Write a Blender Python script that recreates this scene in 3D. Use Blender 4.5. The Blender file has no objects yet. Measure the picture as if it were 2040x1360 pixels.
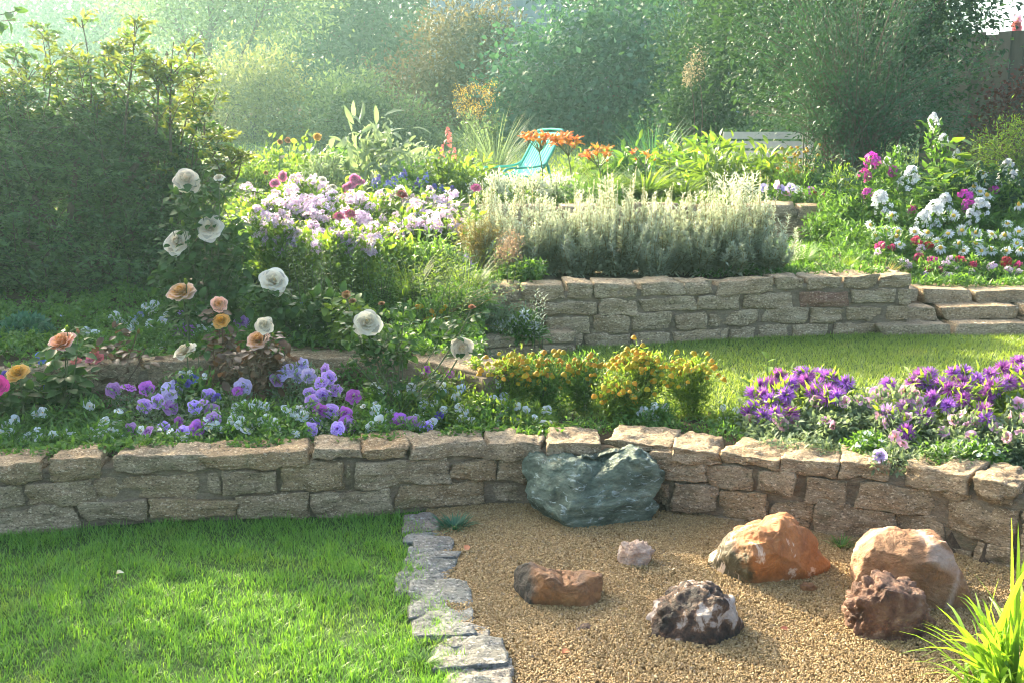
import bpy, math, random
import numpy as np
from mathutils import Vector, Matrix, noise as mnoise

# ------------------------------------------------------------------ scene, camera, light
S = bpy.context.scene
COL = S.collection
R = math.radians
PI = math.pi
CAM_H = 1.5
FPX = 2100.0                       # focal length in pixels of the 2040 wide photograph
PITCH = math.atan((680 - 270) / FPX)
cam_data = bpy.data.cameras.new('camera')
cam_data.sensor_width = 36.0
cam_data.lens = 36.0 * FPX / 2040.0
cam_data.clip_start = 0.05
cam_data.clip_end = 2000.0
cam = bpy.data.objects.new('camera', cam_data)
COL.objects.link(cam)
cam.location = (0, 0, CAM_H)
cam.rotation_euler = (R(90) - PITCH, 0, 0)
S.camera = cam

SUN_AZ, SUN_EL = R(38), R(25)      # azimuth to the left of the view, elevation
SUN_DIR = Vector((-math.sin(SUN_AZ) * math.cos(SUN_EL), math.cos(SUN_AZ) * math.cos(SUN_EL), math.sin(SUN_EL)))
world = bpy.data.worlds.new('World')
S.world = world
world.use_nodes = True
wn = world.node_tree
bg = wn.nodes['Background']
sky = wn.nodes.new('ShaderNodeTexSky')
sky.sky_type = 'NISHITA'
sky.sun_disc = False
sky.sun_elevation = SUN_EL
sky.sun_rotation = -SUN_AZ         # measured from +Y, clockwise positive
sky.air_density = 0.6
sky.dust_density = 5.0
sky.ozone_density = 0.0
wn.links.new(sky.outputs[0], bg.inputs[0])
bg.inputs[1].default_value = 0.15
sun_data = bpy.data.lights.new('sun', 'SUN')
sun_data.energy = 3.5
sun_data.angle = R(0.6)
sun_data.color = (1.0, 0.86, 0.60)
sun = bpy.data.objects.new('sun', sun_data)
COL.objects.link(sun)
sun.rotation_euler = SUN_DIR.to_track_quat('Z', 'Y').to_euler()
S.view_settings.view_transform = 'Standard'
S.view_settings.look = 'None'
S.view_settings.exposure = 2.6
S.view_settings.gamma = 1.0
cy = S.cycles
cy.max_bounces = 6
cy.diffuse_bounces = 3
cy.glossy_bounces = 2
cy.transmission_bounces = 4
cy.volume_bounces = 0
cy.transparent_max_bounces = 8
cy.caustics_reflective = False
cy.caustics_refractive = False
cy.sample_clamp_indirect = 6.0
cy.use_denoising = True
cy.filter_width = 1.0
HAZE_DENSITY = 0.0021
HAZE_G = 0.7
HAZE_TOP = 22.0

rng = np.random.default_rng(7)
random.seed(7)

# ------------------------------------------------------------------ pixel helpers (photo pixels -> places)
CP, SP_ = math.cos(PITCH), math.sin(PITCH)
def ray(u, v):
    x = (u - 1020) / FPX
    y = (680 - v) / FPX
    return np.array((x, CP + y * SP_, -SP_ + y * CP))
def P(u, v, d):                    # the point of that ray at distance d along +Y
    r = ray(u, v)
    return np.array((0, 0, CAM_H)) + r * (d / r[1])
def G(u, v, z):                    # the point of that ray at height z
    r = ray(u, v)
    return np.array((0, 0, CAM_H)) + r * ((z - CAM_H) / r[2])
def pxm(d):                        # metres per photo pixel at distance d
    return d / FPX

# ------------------------------------------------------------------ object helpers
def tag(o, label=None, cat=None, group=None, kind=None):
    if label: o['label'] = label
    if cat: o['category'] = cat
    if group: o['group'] = group
    if kind: o['kind'] = kind
    return o
def thing(name, label, cat, loc=(0, 0, 0), group=None):
    o = bpy.data.objects.new(name, None)
    o.empty_display_size = 0.1
    COL.objects.link(o)
    o.location = tuple(loc)
    return tag(o, label, cat, group)
def link(name, me, parent=None, loc=(0, 0, 0), rot=None, scale=None):
    o = bpy.data.objects.new(name, me)
    COL.objects.link(o)
    o.parent = parent
    o.location = tuple(float(c) for c in loc)
    if rot is not None: o.rotation_euler = rot
    if scale is not None: o.scale = (scale,) * 3 if not hasattr(scale, '__len__') else scale
    return o

class MB:
    """collects vertices and faces, builds one mesh"""
    def __init__(self):
        self.V = []; self.T = []; self.F3 = []; self.F4 = []; self.M3 = []; self.M4 = []; self.n = 0
    def add(self, v, quads=None, tris=None, t=None, mat=0):
        v = np.asarray(v, dtype=np.float64).reshape(-1, 3)
        self.V.append(v)
        self.T.append(np.zeros(len(v)) if t is None else np.asarray(t, dtype=np.float64))
        if quads is not None and len(quads):
            q = np.asarray(quads, dtype=np.int64).reshape(-1, 4) + self.n
            self.F4.append(q); self.M4.append(np.full(len(q), mat))
        if tris is not None and len(tris):
            q = np.asarray(tris, dtype=np.int64).reshape(-1, 3) + self.n
            self.F3.append(q); self.M3.append(np.full(len(q), mat))
        self.n += len(v)
        return self
    def scatter(self, tm, pos, rot, scale, mat=0, tval=None):
        """tm = (verts, quads, tris, t); pos (N,3), rot (N,3,3) columns x y z, scale (N,) or (N,3)"""
        tv, tq, tt, ta = tm
        pos = np.asarray(pos, float).reshape(-1, 3)
        N = len(pos)
        if N == 0: return self
        scale = np.asarray(scale, float)
        if scale.ndim == 0: scale = np.full(N, float(scale))
        sv = tv[None] * (scale[:, None, None] if scale.ndim == 1 else scale[:, None, :])
        v = np.einsum('nij,nkj->nki', rot, sv) + pos[:, None, :]
        k = len(tv)
        off = (np.arange(N) * k)[:, None, None]
        q = (np.asarray(tq)[None] + off).reshape(-1, 4) if len(tq) else None
        t3 = (np.asarray(tt)[None] + off).reshape(-1, 3) if len(tt) else None
        return self.add(v.reshape(-1, 3), q, t3, np.tile(ta, N) if tval is None else np.repeat(np.asarray(tval, float), k), mat)
    def merge(self, other, mat):
        """append another builder's geometry under material index mat"""
        for v, t in zip(other.V, other.T):
            self.V.append(v); self.T.append(t)
        for f in other.F4:
            self.F4.append(f + self.n); self.M4.append(np.full(len(f), mat))
        for f in other.F3:
            self.F3.append(f + self.n); self.M3.append(np.full(len(f), mat))
        self.n += other.n
        return self
    def mesh(self, name, mats, smooth=True, off=None):
        me = bpy.data.meshes.new(name)
        V = np.concatenate(self.V) if self.V else np.zeros((0, 3))
        if off is not None: V = V - np.asarray(off, float)[None]
        T = np.concatenate(self.T) if self.T else np.zeros(0)
        F4 = np.concatenate(self.F4) if self.F4 else np.zeros((0, 4), int)
        F3 = np.concatenate(self.F3) if self.F3 else np.zeros((0, 3), int)
        M = np.concatenate(self.M4 + self.M3) if (self.M4 or self.M3) else np.zeros(0, int)
        me.vertices.add(len(V))
        me.vertices.foreach_set('co', V.astype(np.float32).ravel())
        loops = np.concatenate([F4.ravel(), F3.ravel()]).astype(np.int32)
        me.loops.add(len(loops))
        me.loops.foreach_set('vertex_index', loops)
        starts = np.concatenate([np.arange(len(F4)) * 4, len(F4) * 4 + np.arange(len(F3)) * 3]).astype(np.int32)
        me.polygons.add(len(starts))
        me.polygons.foreach_set('loop_start', starts)
        me.polygons.foreach_set('material_index', M.astype(np.int32))
        me.polygons.foreach_set('use_smooth', np.full(len(starts), smooth))
        if not isinstance(mats, (list, tuple)): mats = [mats]
        for m in mats: me.materials.append(m)
        a = me.attributes.new('t', 'FLOAT', 'POINT')
        a.data.foreach_set('value', T.astype(np.float32))
        me.update(calc_edges=True)
        return me
    def build(self, name, mats, parent=None, off=None, smooth=True, loc=(0, 0, 0)):
        return link(name, self.mesh(name, mats, smooth, off), parent, loc)

def nrm(a):
    a = np.asarray(a, float)
    return a / np.maximum(np.linalg.norm(a, axis=-1, keepdims=True), 1e-9)
def basis(d, n):
    """rotation matrices with local y along d, local z as near n as possible"""
    d = nrm(d); n = np.broadcast_to(np.asarray(n, float), d.shape)
    x = np.cross(d, n)
    bad = np.linalg.norm(x, axis=1) < 1e-4
    if bad.any(): x[bad] = np.cross(d[bad], np.array((0.3, 0.8, 0.52)))
    x = nrm(x)
    z = np.cross(x, d)
    return np.stack([x, d, z], axis=2)
def zbasis(n, spin=None):
    """rotation matrices with local z along n and a random spin"""
    n = nrm(n)
    N = len(n)
    if spin is None: spin = rng.uniform(0, 2 * PI, N)
    a = nrm(np.cross(n, np.where(np.abs(n[:, 2:3]) < .9, np.array([[0, 0, 1.]]), np.array([[1., 0, 0]]))))
    b = np.cross(n, a)
    x = a * np.cos(spin)[:, None] + b * np.sin(spin)[:, None]
    y = np.cross(n, x)
    return np.stack([x, y, n], axis=2)
def euler_of(m):
    return Matrix([list(map(float, r)) for r in m]).to_euler()
def rdir(N):
    return nrm(rng.normal(size=(N, 3)))

def tube(mb, pts, r0, r1, sides=5, mat=0):
    pts = np.asarray(pts, float)
    n = len(pts)
    tang = np.gradient(pts, axis=0)
    B = basis(tang, np.array((0.31, 0.22, 0.9)))
    rad = np.linspace(r0, r1, n)
    a = np.arange(sides) * 2 * PI / sides
    ring = np.cos(a)[None, :, None] * B[:, None, :, 0] + np.sin(a)[None, :, None] * B[:, None, :, 2]
    v = pts[:, None] + ring * rad[:, None, None]
    i = np.arange(n - 1)[:, None] * sides; j = np.arange(sides)[None]
    j2 = (j + 1) % sides
    q = np.stack([i + j, i + j2, i + sides + j2, i + sides + j], axis=2).reshape(-1, 4)
    mb.add(v.reshape(-1, 3), q, None, np.repeat(np.linspace(0, 1, n), sides), mat)
def curve(a, b, bend=(0, 0, 0), n=5):
    t = np.linspace(0, 1, n)[:, None]
    return np.asarray(a)[None] * (1 - t) + np.asarray(b)[None] * t + np.asarray(bend)[None] * (4 * t * (1 - t))

# leaf templates, length 1 along +Y, face up +Z
def leaf_tm(w, fold=.12, curl=-.1, mid=.45):
    v = np.array([(0, 0, 0), (-w / 2, mid, fold), (0, mid + .03, 0), (w / 2, mid, fold), (0, 1, curl)], float)
    return (v, np.array([(0, 3, 4, 2), (0, 2, 4, 1)]), np.zeros((0, 3), int), np.array([0, .5, .45, .5, 1.]))
def leaf_big(w, fold=.1, curl=-.25):
    ys = [0, .25, .55, .82, 1]; ws = [.12, .85, 1, .6, .02]
    v = []
    for y, k in zip(ys, ws):
        zc = curl * y * y
        v += [(-w / 2 * k, y, zc + fold * k), (0, y, zc), (w / 2 * k, y, zc + fold * k)]
    q = []
    for i in range(4):
        for j in range(2):
            q.append((i * 3 + j, i * 3 + j + 1, i * 3 + j + 4, i * 3 + j + 3))
    return (np.array(v, float), np.array(q), np.zeros((0, 3), int), np.repeat(ys, 3))
def blade_tm(w, bend=.3, n=4):
    v = []; q = []
    for i in range(n + 1):
        t = i / n
        k = w / 2 * (1 - t ** 2.2) + .002
        v += [(-k, t * (1 - bend * .25 * t), -bend * t * t), (k, t * (1 - bend * .25 * t), -bend * t * t)]
        if i: q.append((2 * i - 2, 2 * i - 1, 2 * i + 1, 2 * i))
    return (np.array(v, float), np.array(q), np.zeros((0, 3), int), np.repeat(np.linspace(0, 1, n + 1), 2))
LEAF = leaf_tm(.5); LEAF_W = leaf_tm(.75, .08); LEAF_N = leaf_tm(.26, .05, -.2); LEAF_B = leaf_big(.62); LEAF_LONG = leaf_big(.3, .05, -.4)
NEEDLE = leaf_tm(.12, .02, -.1)

def fbm(p, s, octv=4, H=1.0):
    return mnoise.fractal(Vector(p) * s, H, 2.0, octv)

# ------------------------------------------------------------------ materials
def newmat(name):
    m = bpy.data.materials.new(name)
    m.use_nodes = True
    nt = m.node_tree
    for n in list(nt.nodes): nt.nodes.remove(n)
    out = nt.nodes.new('ShaderNodeOutputMaterial')
    return m, nt, out
def nd(nt, kind, **kw):
    n = nt.nodes.new(kind)
    for k, v in kw.items():
        if k in n.inputs: n.inputs[k].default_value = v
        else: setattr(n, k, v)
    return n
def ramp(nt, fac, stops, interp='LINEAR'):
    r = nt.nodes.new('ShaderNodeValToRGB')
    r.color_ramp.interpolation = interp
    e = r.color_ramp.elements
    while len(e) < len(stops): e.new(.5)
    for el, (p, c) in zip(e, stops):
        el.position = p; el.color = (*c[:3], 1)
    if fac is not None: nt.links.new(fac, r.inputs[0])
    return r.outputs[0]
def mixc(nt, fac, a, b, mode='MIX'):
    m = nt.nodes.new('ShaderNodeMix'); m.data_type = 'RGBA'; m.blend_type = mode
    for sock, val in ((m.inputs[0], fac), (m.inputs[6], a), (m.inputs[7], b)):
        if hasattr(val, 'is_linked'): nt.links.new(val, sock)
        elif hasattr(val, '__len__'): sock.default_value = (*val[:3], 1)
        else: sock.default_value = val
    return m.outputs[2]
def noise_tex(nt, scale, detail=3, rough=.55, vec=None, dist=0):
    n = nd(nt, 'ShaderNodeTexNoise', Scale=scale, Detail=detail, Roughness=rough, Distortion=dist)
    if vec is not None: nt.links.new(vec, n.inputs['Vector'])
    return n.outputs['Fac']
def objco(nt, obj=True):
    return nt.nodes.new('ShaderNodeTexCoord').outputs['Object' if obj else 'Generated']
def pos(nt):
    return nt.nodes.new('ShaderNodeNewGeometry').outputs['Position']

def leaf_mat(name, c1, c2, trans=.4, rough=.45, tcol=None, spec=.35):
    """two-sided leaf: colours between c1 and c2 from leaf to leaf, light shines through"""
    m, nt, out = newmat(name)
    g = nt.nodes.new('ShaderNodeNewGeometry')
    at = nd(nt, 'ShaderNodeAttribute', attribute_name='t')
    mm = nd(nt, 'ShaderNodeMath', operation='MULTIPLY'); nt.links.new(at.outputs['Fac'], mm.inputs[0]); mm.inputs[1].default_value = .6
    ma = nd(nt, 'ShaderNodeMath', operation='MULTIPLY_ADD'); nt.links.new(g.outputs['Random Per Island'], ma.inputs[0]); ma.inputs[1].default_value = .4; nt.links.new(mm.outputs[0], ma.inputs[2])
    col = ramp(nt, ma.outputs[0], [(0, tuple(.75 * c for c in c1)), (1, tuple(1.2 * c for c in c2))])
    p = nd(nt, 'ShaderNodeBsdfPrincipled', Roughness=rough)
    p.inputs['Specular IOR Level'].default_value = spec
    nt.links.new(col, p.inputs['Base Color'])
    tr = nt.nodes.new('ShaderNodeBsdfTranslucent')
    tc = tcol or (1.9, 1.75, .8)
    nt.links.new(mixc(nt, 1.0, col, tc, 'MULTIPLY'), tr.inputs['Color'])
    mx = nt.nodes.new('ShaderNodeMixShader'); mx.inputs[0].default_value = trans
    nt.links.new(p.outputs[0], mx.inputs[1]); nt.links.new(tr.outputs[0], mx.inputs[2])
    nt.links.new(mx.outputs[0], out.inputs[0])
    return m
def petal_mat(name, stops, trans=.35, rough=.6, vary=.12):
    """petal pigment runs along the petal (attribute t), a little different flower to flower"""
    m, nt, out = newmat(name)
    at = nd(nt, 'ShaderNodeAttribute', attribute_name='t')
    col = ramp(nt, at.outputs['Fac'], stops)
    oi = nt.nodes.new('ShaderNodeObjectInfo')
    hsv = nt.nodes.new('ShaderNodeHueSaturation')
    mr = nd(nt, 'ShaderNodeMapRange'); nt.links.new(oi.outputs['Random'], mr.inputs[0])
    mr.inputs[3].default_value = .5 - vary * .12; mr.inputs[4].default_value = .5 + vary * .12
    nt.links.new(mr.outputs[0], hsv.inputs['Hue'])
    mr2 = nd(nt, 'ShaderNodeMapRange'); nt.links.new(oi.outputs['Random'], mr2.inputs[0])
    mr2.inputs[3].default_value = 1 + vary; mr2.inputs[4].default_value = 1 - vary
    nt.links.new(mr2.outputs[0], hsv.inputs['Value'])
    g = nt.nodes.new('ShaderNodeNewGeometry')
    col = mixc(nt, 1.0, col, ramp(nt, g.outputs['Random Per Island'], [(0, (.52, .52, .52)), (.5, (.88, .88, .88)), (1, (1.05, 1.05, 1.05))]), 'MULTIPLY')
    nt.links.new(col, hsv.inputs['Color'])
    p = nd(nt, 'ShaderNodeBsdfPrincipled', Roughness=rough)
    p.inputs['Specular IOR Level'].default_value = .2
    nt.links.new(hsv.outputs[0], p.inputs['Base Color'])
    tr = nt.nodes.new('ShaderNodeBsdfTranslucent'); nt.links.new(hsv.outputs[0], tr.inputs['Color'])
    mx = nt.nodes.new('ShaderNodeMixShader'); mx.inputs[0].default_value = trans
    nt.links.new(p.outputs[0], mx.inputs[1]); nt.links.new(tr.outputs[0], mx.inputs[2])
    nt.links.new(mx.outputs[0], out.inputs[0])
    return m
def plain_mat(name, c, rough=.6, metal=0, vary=None, scale=8, bump=0):
    m, nt, out = newmat(name)
    p = nd(nt, 'ShaderNodeBsdfPrincipled', Roughness=rough, Metallic=metal)
    co = objco(nt)
    f = noise_tex(nt, scale, 4, .6, co)
    nt.links.new(ramp(nt, f, [(.3, c), (.7, vary or c)]), p.inputs['Base Color'])
    if bump:
        b = nd(nt, 'ShaderNodeBump', Strength=bump, Distance=.02)
        nt.links.new(noise_tex(nt, scale * 6, 4, .6, co), b.inputs['Height']); nt.links.new(b.outputs[0], p.inputs['Normal'])
    nt.links.new(p.outputs[0], out.inputs[0])
    return m

def stone_mat(name, c_lo, c_mid, c_hi, tint_amt=.5, tint=(.34, .24, .13), grain=105, speck=.75, bump=1.0, moss=0.0):
    """rough granite: fine dark and pale grains, broad patches, each stone a little different"""
    m, nt, out = newmat(name)
    co = objco(nt)
    oi = nt.nodes.new('ShaderNodeObjectInfo')
    addv = nd(nt, 'ShaderNodeVectorMath', operation='MULTIPLY_ADD')
    nt.links.new(co, addv.inputs[0]); addv.inputs[1].default_value = (1, 1, 1.7)
    comb = nt.nodes.new('ShaderNodeCombineXYZ')
    mul = nd(nt, 'ShaderNodeMath', operation='MULTIPLY'); nt.links.new(oi.outputs['Random'], mul.inputs[0]); mul.inputs[1].default_value = 37
    nt.links.new(mul.outputs[0], comb.inputs[0]); nt.links.new(comb.outputs[0], addv.inputs[2])
    v = addv.outputs[0]
    big = noise_tex(nt, 9, 4, .6, v)
    base = ramp(nt, big, [(.3, c_lo), (.5, c_mid), (.72, c_hi)])
    base = mixc(nt, ramp(nt, oi.outputs['Random'], [(.45, (0, 0, 0)), (1, (tint_amt,) * 3)]), base, tint)
    fine = noise_tex(nt, grain, 3, .7, v)
    dark = ramp(nt, fine, [(.36, (speck,) * 3), (.48, (0, 0, 0))])
    base = mixc(nt, dark, base, tuple(c * .28 for c in c_lo))
    pale = ramp(nt, noise_tex(nt, grain * .75, 2, .7, v), [(.56, (0, 0, 0)), (.68, (speck,) * 3)])
    base = mixc(nt, pale, base, tuple(min(.8, c * 1.5 + .05) for c in c_hi))
    if moss:
        mf = ramp(nt, noise_tex(nt, 6, 4, .65, v), [(.6, (0, 0, 0)), (.75, (moss,) * 3)])
        base = mixc(nt, mf, base, (.05, .085, .025))
    stv = nd(nt, 'ShaderNodeMapping'); nt.links.new(v, stv.inputs[0]); stv.inputs['Scale'].default_value = (1, 1, 3.2)
    st_ = ramp(nt, noise_tex(nt, 16, 5, .75, stv.outputs[0], .8), [(.3, (.62, .62, .62)), (.5, (1, 1, 1)), (.7, (1.18, 1.16, 1.12))])
    base = mixc(nt, 1.0, base, st_, 'MULTIPLY')
    p = nd(nt, 'ShaderNodeBsdfPrincipled', Roughness=.85)
    p.inputs['Specular IOR Level'].default_value = .3
    nt.links.new(base, p.inputs['Base Color'])
    b1 = nd(nt, 'ShaderNodeBump', Strength=bump, Distance=.012)
    nt.links.new(noise_tex(nt, 28, 5, .65, v), b1.inputs['Height'])
    b2 = nd(nt, 'ShaderNodeBump', Strength=bump, Distance=.004)
    nt.links.new(fine, b2.inputs['Height']); nt.links.new(b1.outputs[0], b2.inputs['Normal'])
    nt.links.new(b2.outputs[0], p.inputs['Normal'])
    nt.links.new(p.outputs[0], out.inputs[0])
    return m
def ground_mat(name, c1, c2, c3, s1=6, s2=90, bump=.6):
    m, nt, out = newmat(name)
    v = pos(nt)
    base = ramp(nt, noise_tex(nt, s1, 5, .65, v), [(.3, c1), (.7, c2)])
    base = mixc(nt, ramp(nt, noise_tex(nt, s2, 3, .7, v), [(.45, (0, 0, 0)), (.65, (.8,) * 3)]), base, c3)
    p = nd(nt, 'ShaderNodeBsdfPrincipled', Roughness=.95)
    p.inputs['Specular IOR Level'].default_value = .15
    nt.links.new(base, p.inputs['Base Color'])
    b = nd(nt, 'ShaderNodeBump', Strength=bump, Distance=.01)
    nt.links.new(noise_tex(nt, s2, 4, .7, v), b.inputs['Height']); nt.links.new(b.outputs[0], p.inputs['Normal'])
    nt.links.new(p.outputs[0], out.inputs[0])
    return m
# ------------------------------------------------------------------ lie of the land
def pl_y(pts):
    xs = np.array([p[0] for p in pts]); ys = np.array([p[1] for p in pts])
    return lambda x: np.interp(x, xs, ys)
W1 = [G(u, v, 0) for u, v in ((-900, 1110), (-300, 1082), (0, 1060), (300, 1040), (600, 1030), (780, 1022), (980, 1004))] + \
     [G(u, v, .30) for u, v in ((1170, 868), (1270, 868), (1345, 880), (1450, 888), (1570, 905), (1690, 917), (1825, 928), (1960, 955), (2060, 975), (2400, 1040))]
W1B = [G(u, v, .46) for u, v in ((-900, 800), (-100, 752), (150, 738), (400, 718), (600, 709), (760, 708), (880, 722), (955, 742))]
W2 = [G(u, v, .25) for u, v in ((880, 690), (1100, 690), (1250, 687), (1400, 677), (1550, 670), (1700, 665), (1806, 662))]
WLOW = [G(u, v, .25) for u, v in ((900, 722), (960, 713), (1040, 706), (1150, 697))]
W3 = [G(u, v, .92) for u, v in ((560, 404), (800, 406), (1000, 408), (1400, 407), (1655, 409))]
f1, f1b, f2, flow, f3 = (pl_y(w) for w in (W1, W1B, W2, WLOW, W3))
X1B, X2R, X3L, X3R = W1B[-1][0], W2[-1][0], W3[0][0], W3[-1][0]
def sm(a, b, x):
    t = np.clip((x - a) / (b - a), 0, 1)
    return t * t * (3 - 2 * t)
def land(x, y):
    x = np.asarray(x, float); y = np.asarray(y, float)
    z = np.zeros(np.broadcast(x, y).shape)
    up1 = y > f1(x) + .11
    z = np.where(up1, .25, z)
    left = (x < X1B) & (y > f1b(x) + .1)
    zl = .45 + .15 * sm(5.3, 6.6, y)
    z = np.where(left, zl, z)
    mid = (x >= X1B) & (y > np.where(x < WLOW[-1][0], flow(x), f2(x)) + .1)
    z = np.where(mid & (y <= f2(x) + .1), .33, z)
    terr = (y > f2(x) + .1) & (x < X2R - .08)
    z = np.where(terr & (x >= X1B), .60, z)
    rt = (x >= X2R - .08)
    zr = np.where(y > 7.16, .47, .25) + np.where(x > X3R - .12, .42 * sm(7.2, 9.6, y), .13 * sm(7.2, 7.6, y))
    z = np.where(rt & (y > 6.5), zr, z)
    b3 = (y > f3(x) + .1)
    in3 = (x > X3L) & (x < X3R - .1)
    z = np.where(b3 & in3, .89, z)
    z = np.where(~in3 & (x < X3L) & (y > 6.6), .60 + .29 * sm(7.0, 10.5, y), z)
    z = np.where((x >= X3R - .1) & (y > 9.6), .89, z)
    z = z + np.where(y > 12.5, 1.5 * sm(14, 34, y) + 3.0 * sm(34, 150, y), 0)
    return z
def lz(x, y): return float(land(np.array([x]), np.array([y]))[0])

soil_m = ground_mat('soil', (.085, .058, .036), (.05, .034, .022), (.13, .095, .06))
xs = np.concatenate([np.linspace(-150, -12, 24), np.linspace(-11, -5, 13), np.arange(-4.9, 5.5, .09), np.linspace(6, 12, 13), np.linspace(14, 150, 24)])
ys = np.concatenate([np.linspace(-150, -2, 20), np.linspace(-1, 2, 7), np.arange(2.1, 10.4, .09), np.linspace(10.6, 40, 50), np.linspace(44, 150, 20)])
XX, YY = np.meshgrid(xs, ys)
ZZ = land(XX, YY) - .012
ny, nx = XX.shape
ii, jj = np.meshgrid(np.arange(ny - 1), np.arange(nx - 1), indexing='ij')
q = np.stack([ii * nx + jj, ii * nx + jj + 1, (ii + 1) * nx + jj + 1, (ii + 1) * nx + jj], axis=2).reshape(-1, 4)
mb = MB(); mb.add(np.stack([XX, YY, ZZ], axis=2).reshape(-1, 3), q)
tag(mb.build('ground', soil_m), kind='structure')

def strip_sheet(name, mat, left, right, ya, yb, dz, step=.08, kind='structure'):
    """a sheet between x = left(y) and x = right(y), following the land"""
    m = MB()
    yy = np.linspace(ya, yb, int(round((yb - ya) / step)) + 1); k = 26
    V = []
    for y in yy:
        x = np.linspace(left(y), right(y), k)
        V.append(np.stack([x, np.full(k, y), land(x, np.full(k, y)) + dz], axis=1))
    V = np.concatenate(V); n = len(yy)
    a, b = np.meshgrid(np.arange(n - 1), np.arange(k - 1), indexing='ij')
    m.add(V, np.stack([a * k + b, a * k + b + 1, (a + 1) * k + b + 1, (a + 1) * k + b], axis=2).reshape(-1, 4))
    return tag(m.build(name, mat), kind=kind)

lawn_m = ground_mat('turf', (.03, .06, .016), (.045, .085, .02), (.07, .12, .03), 8, 140)
gravel_m = ground_mat('gravel_base', (.20, .125, .05), (.15, .095, .04), (.26, .18, .085), 5, 120, 1.0)
EDGE = [G(u, v, 0) for u, v in ((800, 1600), (890, 1420), (950, 1350), (935, 1300), (910, 1240), (880, 1200), (855, 1150), (850, 1110), (860, 1075), (850, 1045), (845, 1018))]
ex = np.array([e[0] for e in EDGE]); ey = np.array([e[1] for e in EDGE])
edge_x = lambda y: np.interp(y, ey, ex)
strip_sheet('lawn', lawn_m, lambda y: -6.0, lambda y: edge_x(y) + .02, 1.0, 3.72, -.006)
# up to the wall: rows that end at the wall's foot
def wedge(name, mat, xa, xb, ya, fy, dz, n=60, k=10):
    m = MB(); V = []
    for x in np.linspace(xa, xb, n):
        y = np.linspace(ya(x), fy(x), k)
        V.append(np.stack([np.full(k, x), y, land(np.full(k, x), y) + dz], axis=1))
    V = np.concatenate(V)
    a, b = np.meshgrid(np.arange(n - 1), np.arange(k - 1), indexing='ij')
    m.add(V, np.stack([a * k + b, (a + 1) * k + b, (a + 1) * k + b + 1, a * k + b + 1], axis=2).reshape(-1, 4))
    return tag(m.build(name, mat), kind='structure')
wedge('lawn', lawn_m, -6, float(edge_x(3.9)), lambda x: 3.72, lambda x: f1(x) + .05, -.006)
strip_sheet('gravel_bed', gravel_m, lambda y: edge_x(y) + .02, lambda y: 5.0, 1.0, 3.3, -.004)
wedge('gravel_bed', gravel_m, float(edge_x(3.7)) + .0, 5.0, lambda x: 3.3, lambda x: np.minimum(f1(x) + .05, 4.6), -.004)
wedge('lawn', lawn_m, float(X1B) + .06, 5.2, lambda x: np.maximum(f1(x) + .42, 4.75), lambda x: np.where(x < WLOW[-1][0], flow(x), np.where(x < X2R, f2(x), 6.62)) + .04, -.004, n=70, k=16)
far_lawn_m = ground_mat('far_turf', (.05, .10, .03), (.07, .13, .04), (.09, .15, .05), 2, 60)
wedge('lawn', far_lawn_m, -9, 9, lambda x: 12.3, lambda x: 27.0, .003, n=60, k=40)

# ------------------------------------------------------------------ stones
def cube_sphere(n):
    """unit cube surface grid: verts in [-1,1]^3 shared along edges"""
    idx = {}; V = []; Q = []
    def vid(p):
        k = tuple(int(round(c * n)) for c in p)
        if k not in idx:
            idx[k] = len(V); V.append(p)
        return idx[k]
    g = np.linspace(-1, 1, n + 1)
    for ax in range(3):
        for s in (-1, 1):
            for i in range(n):
                for j in range(n):
                    c = []
                    for a, b in ((i, j), (i + 1, j), (i + 1, j + 1), (i, j + 1)):
                        p = [0, 0, 0]; p[ax] = s; p[(ax + 1) % 3] = g[a]; p[(ax + 2) % 3] = g[b]
                        c.append(vid(tuple(p)))
                    Q.append(c if s > 0 else c[::-1])
    return np.array(V, float), np.array(Q)
CS10 = cube_sphere(12); CS6 = cube_sphere(7); CS16 = cube_sphere(18)
def stone_mesh(name, L, T, H, mat, seed, cs=None, rough=1.0, round_=.15):
    V, Q = cs or CS10
    r = np.random.default_rng(seed)
    # corners jitter -> trilinear warp
    cj = 1 + r.uniform(-.2, .07, size=(2, 2, 2, 3)) * np.array((.9, .5, 1.6))
    w = (V + 1) / 2
    f = np.zeros_like(V)
    for a in (0, 1):
        for b in (0, 1):
            for c in (0, 1):
                wt = (w[:, 0] if a else 1 - w[:, 0]) * (w[:, 1] if b else 1 - w[:, 1]) * (w[:, 2] if c else 1 - w[:, 2])
                f += wt[:, None] * cj[a, b, c]
    # rounded box
    d = V / np.linalg.norm(V, axis=1, keepdims=True)
    h = np.array((L, T, H)) / 2
    k = round_ * min(H, T) / 2 * 2
    inner = np.maximum(h - k, h * .3)
    p = V * inner + d * np.minimum(k, h * .7)
    p *= f
    s0 = r.uniform(0, 100, 3)
    amp = .011 * rough
    out = np.empty_like(p)
    for i, q in enumerate(p):
        n1 = mnoise.fractal(Vector(q * 9 + s0), .9, 2.1, 4)
        n2 = mnoise.cell(Vector(q * np.array((14, 14, 22)) + s0)) - .5
        n3 = mnoise.ridged_multi_fractal(Vector(q * np.array((11, 11, 20)) + s0), .9, 2.1, 3, 1.0, 2.0) - 1
        out[i] = q + d[i] * (amp * n1 * 1.5 + amp * .4 * n2 + amp * .35 * n3)
    m = MB(); m.add(out, Q)
    return m.mesh(name, mat, True)

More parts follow.
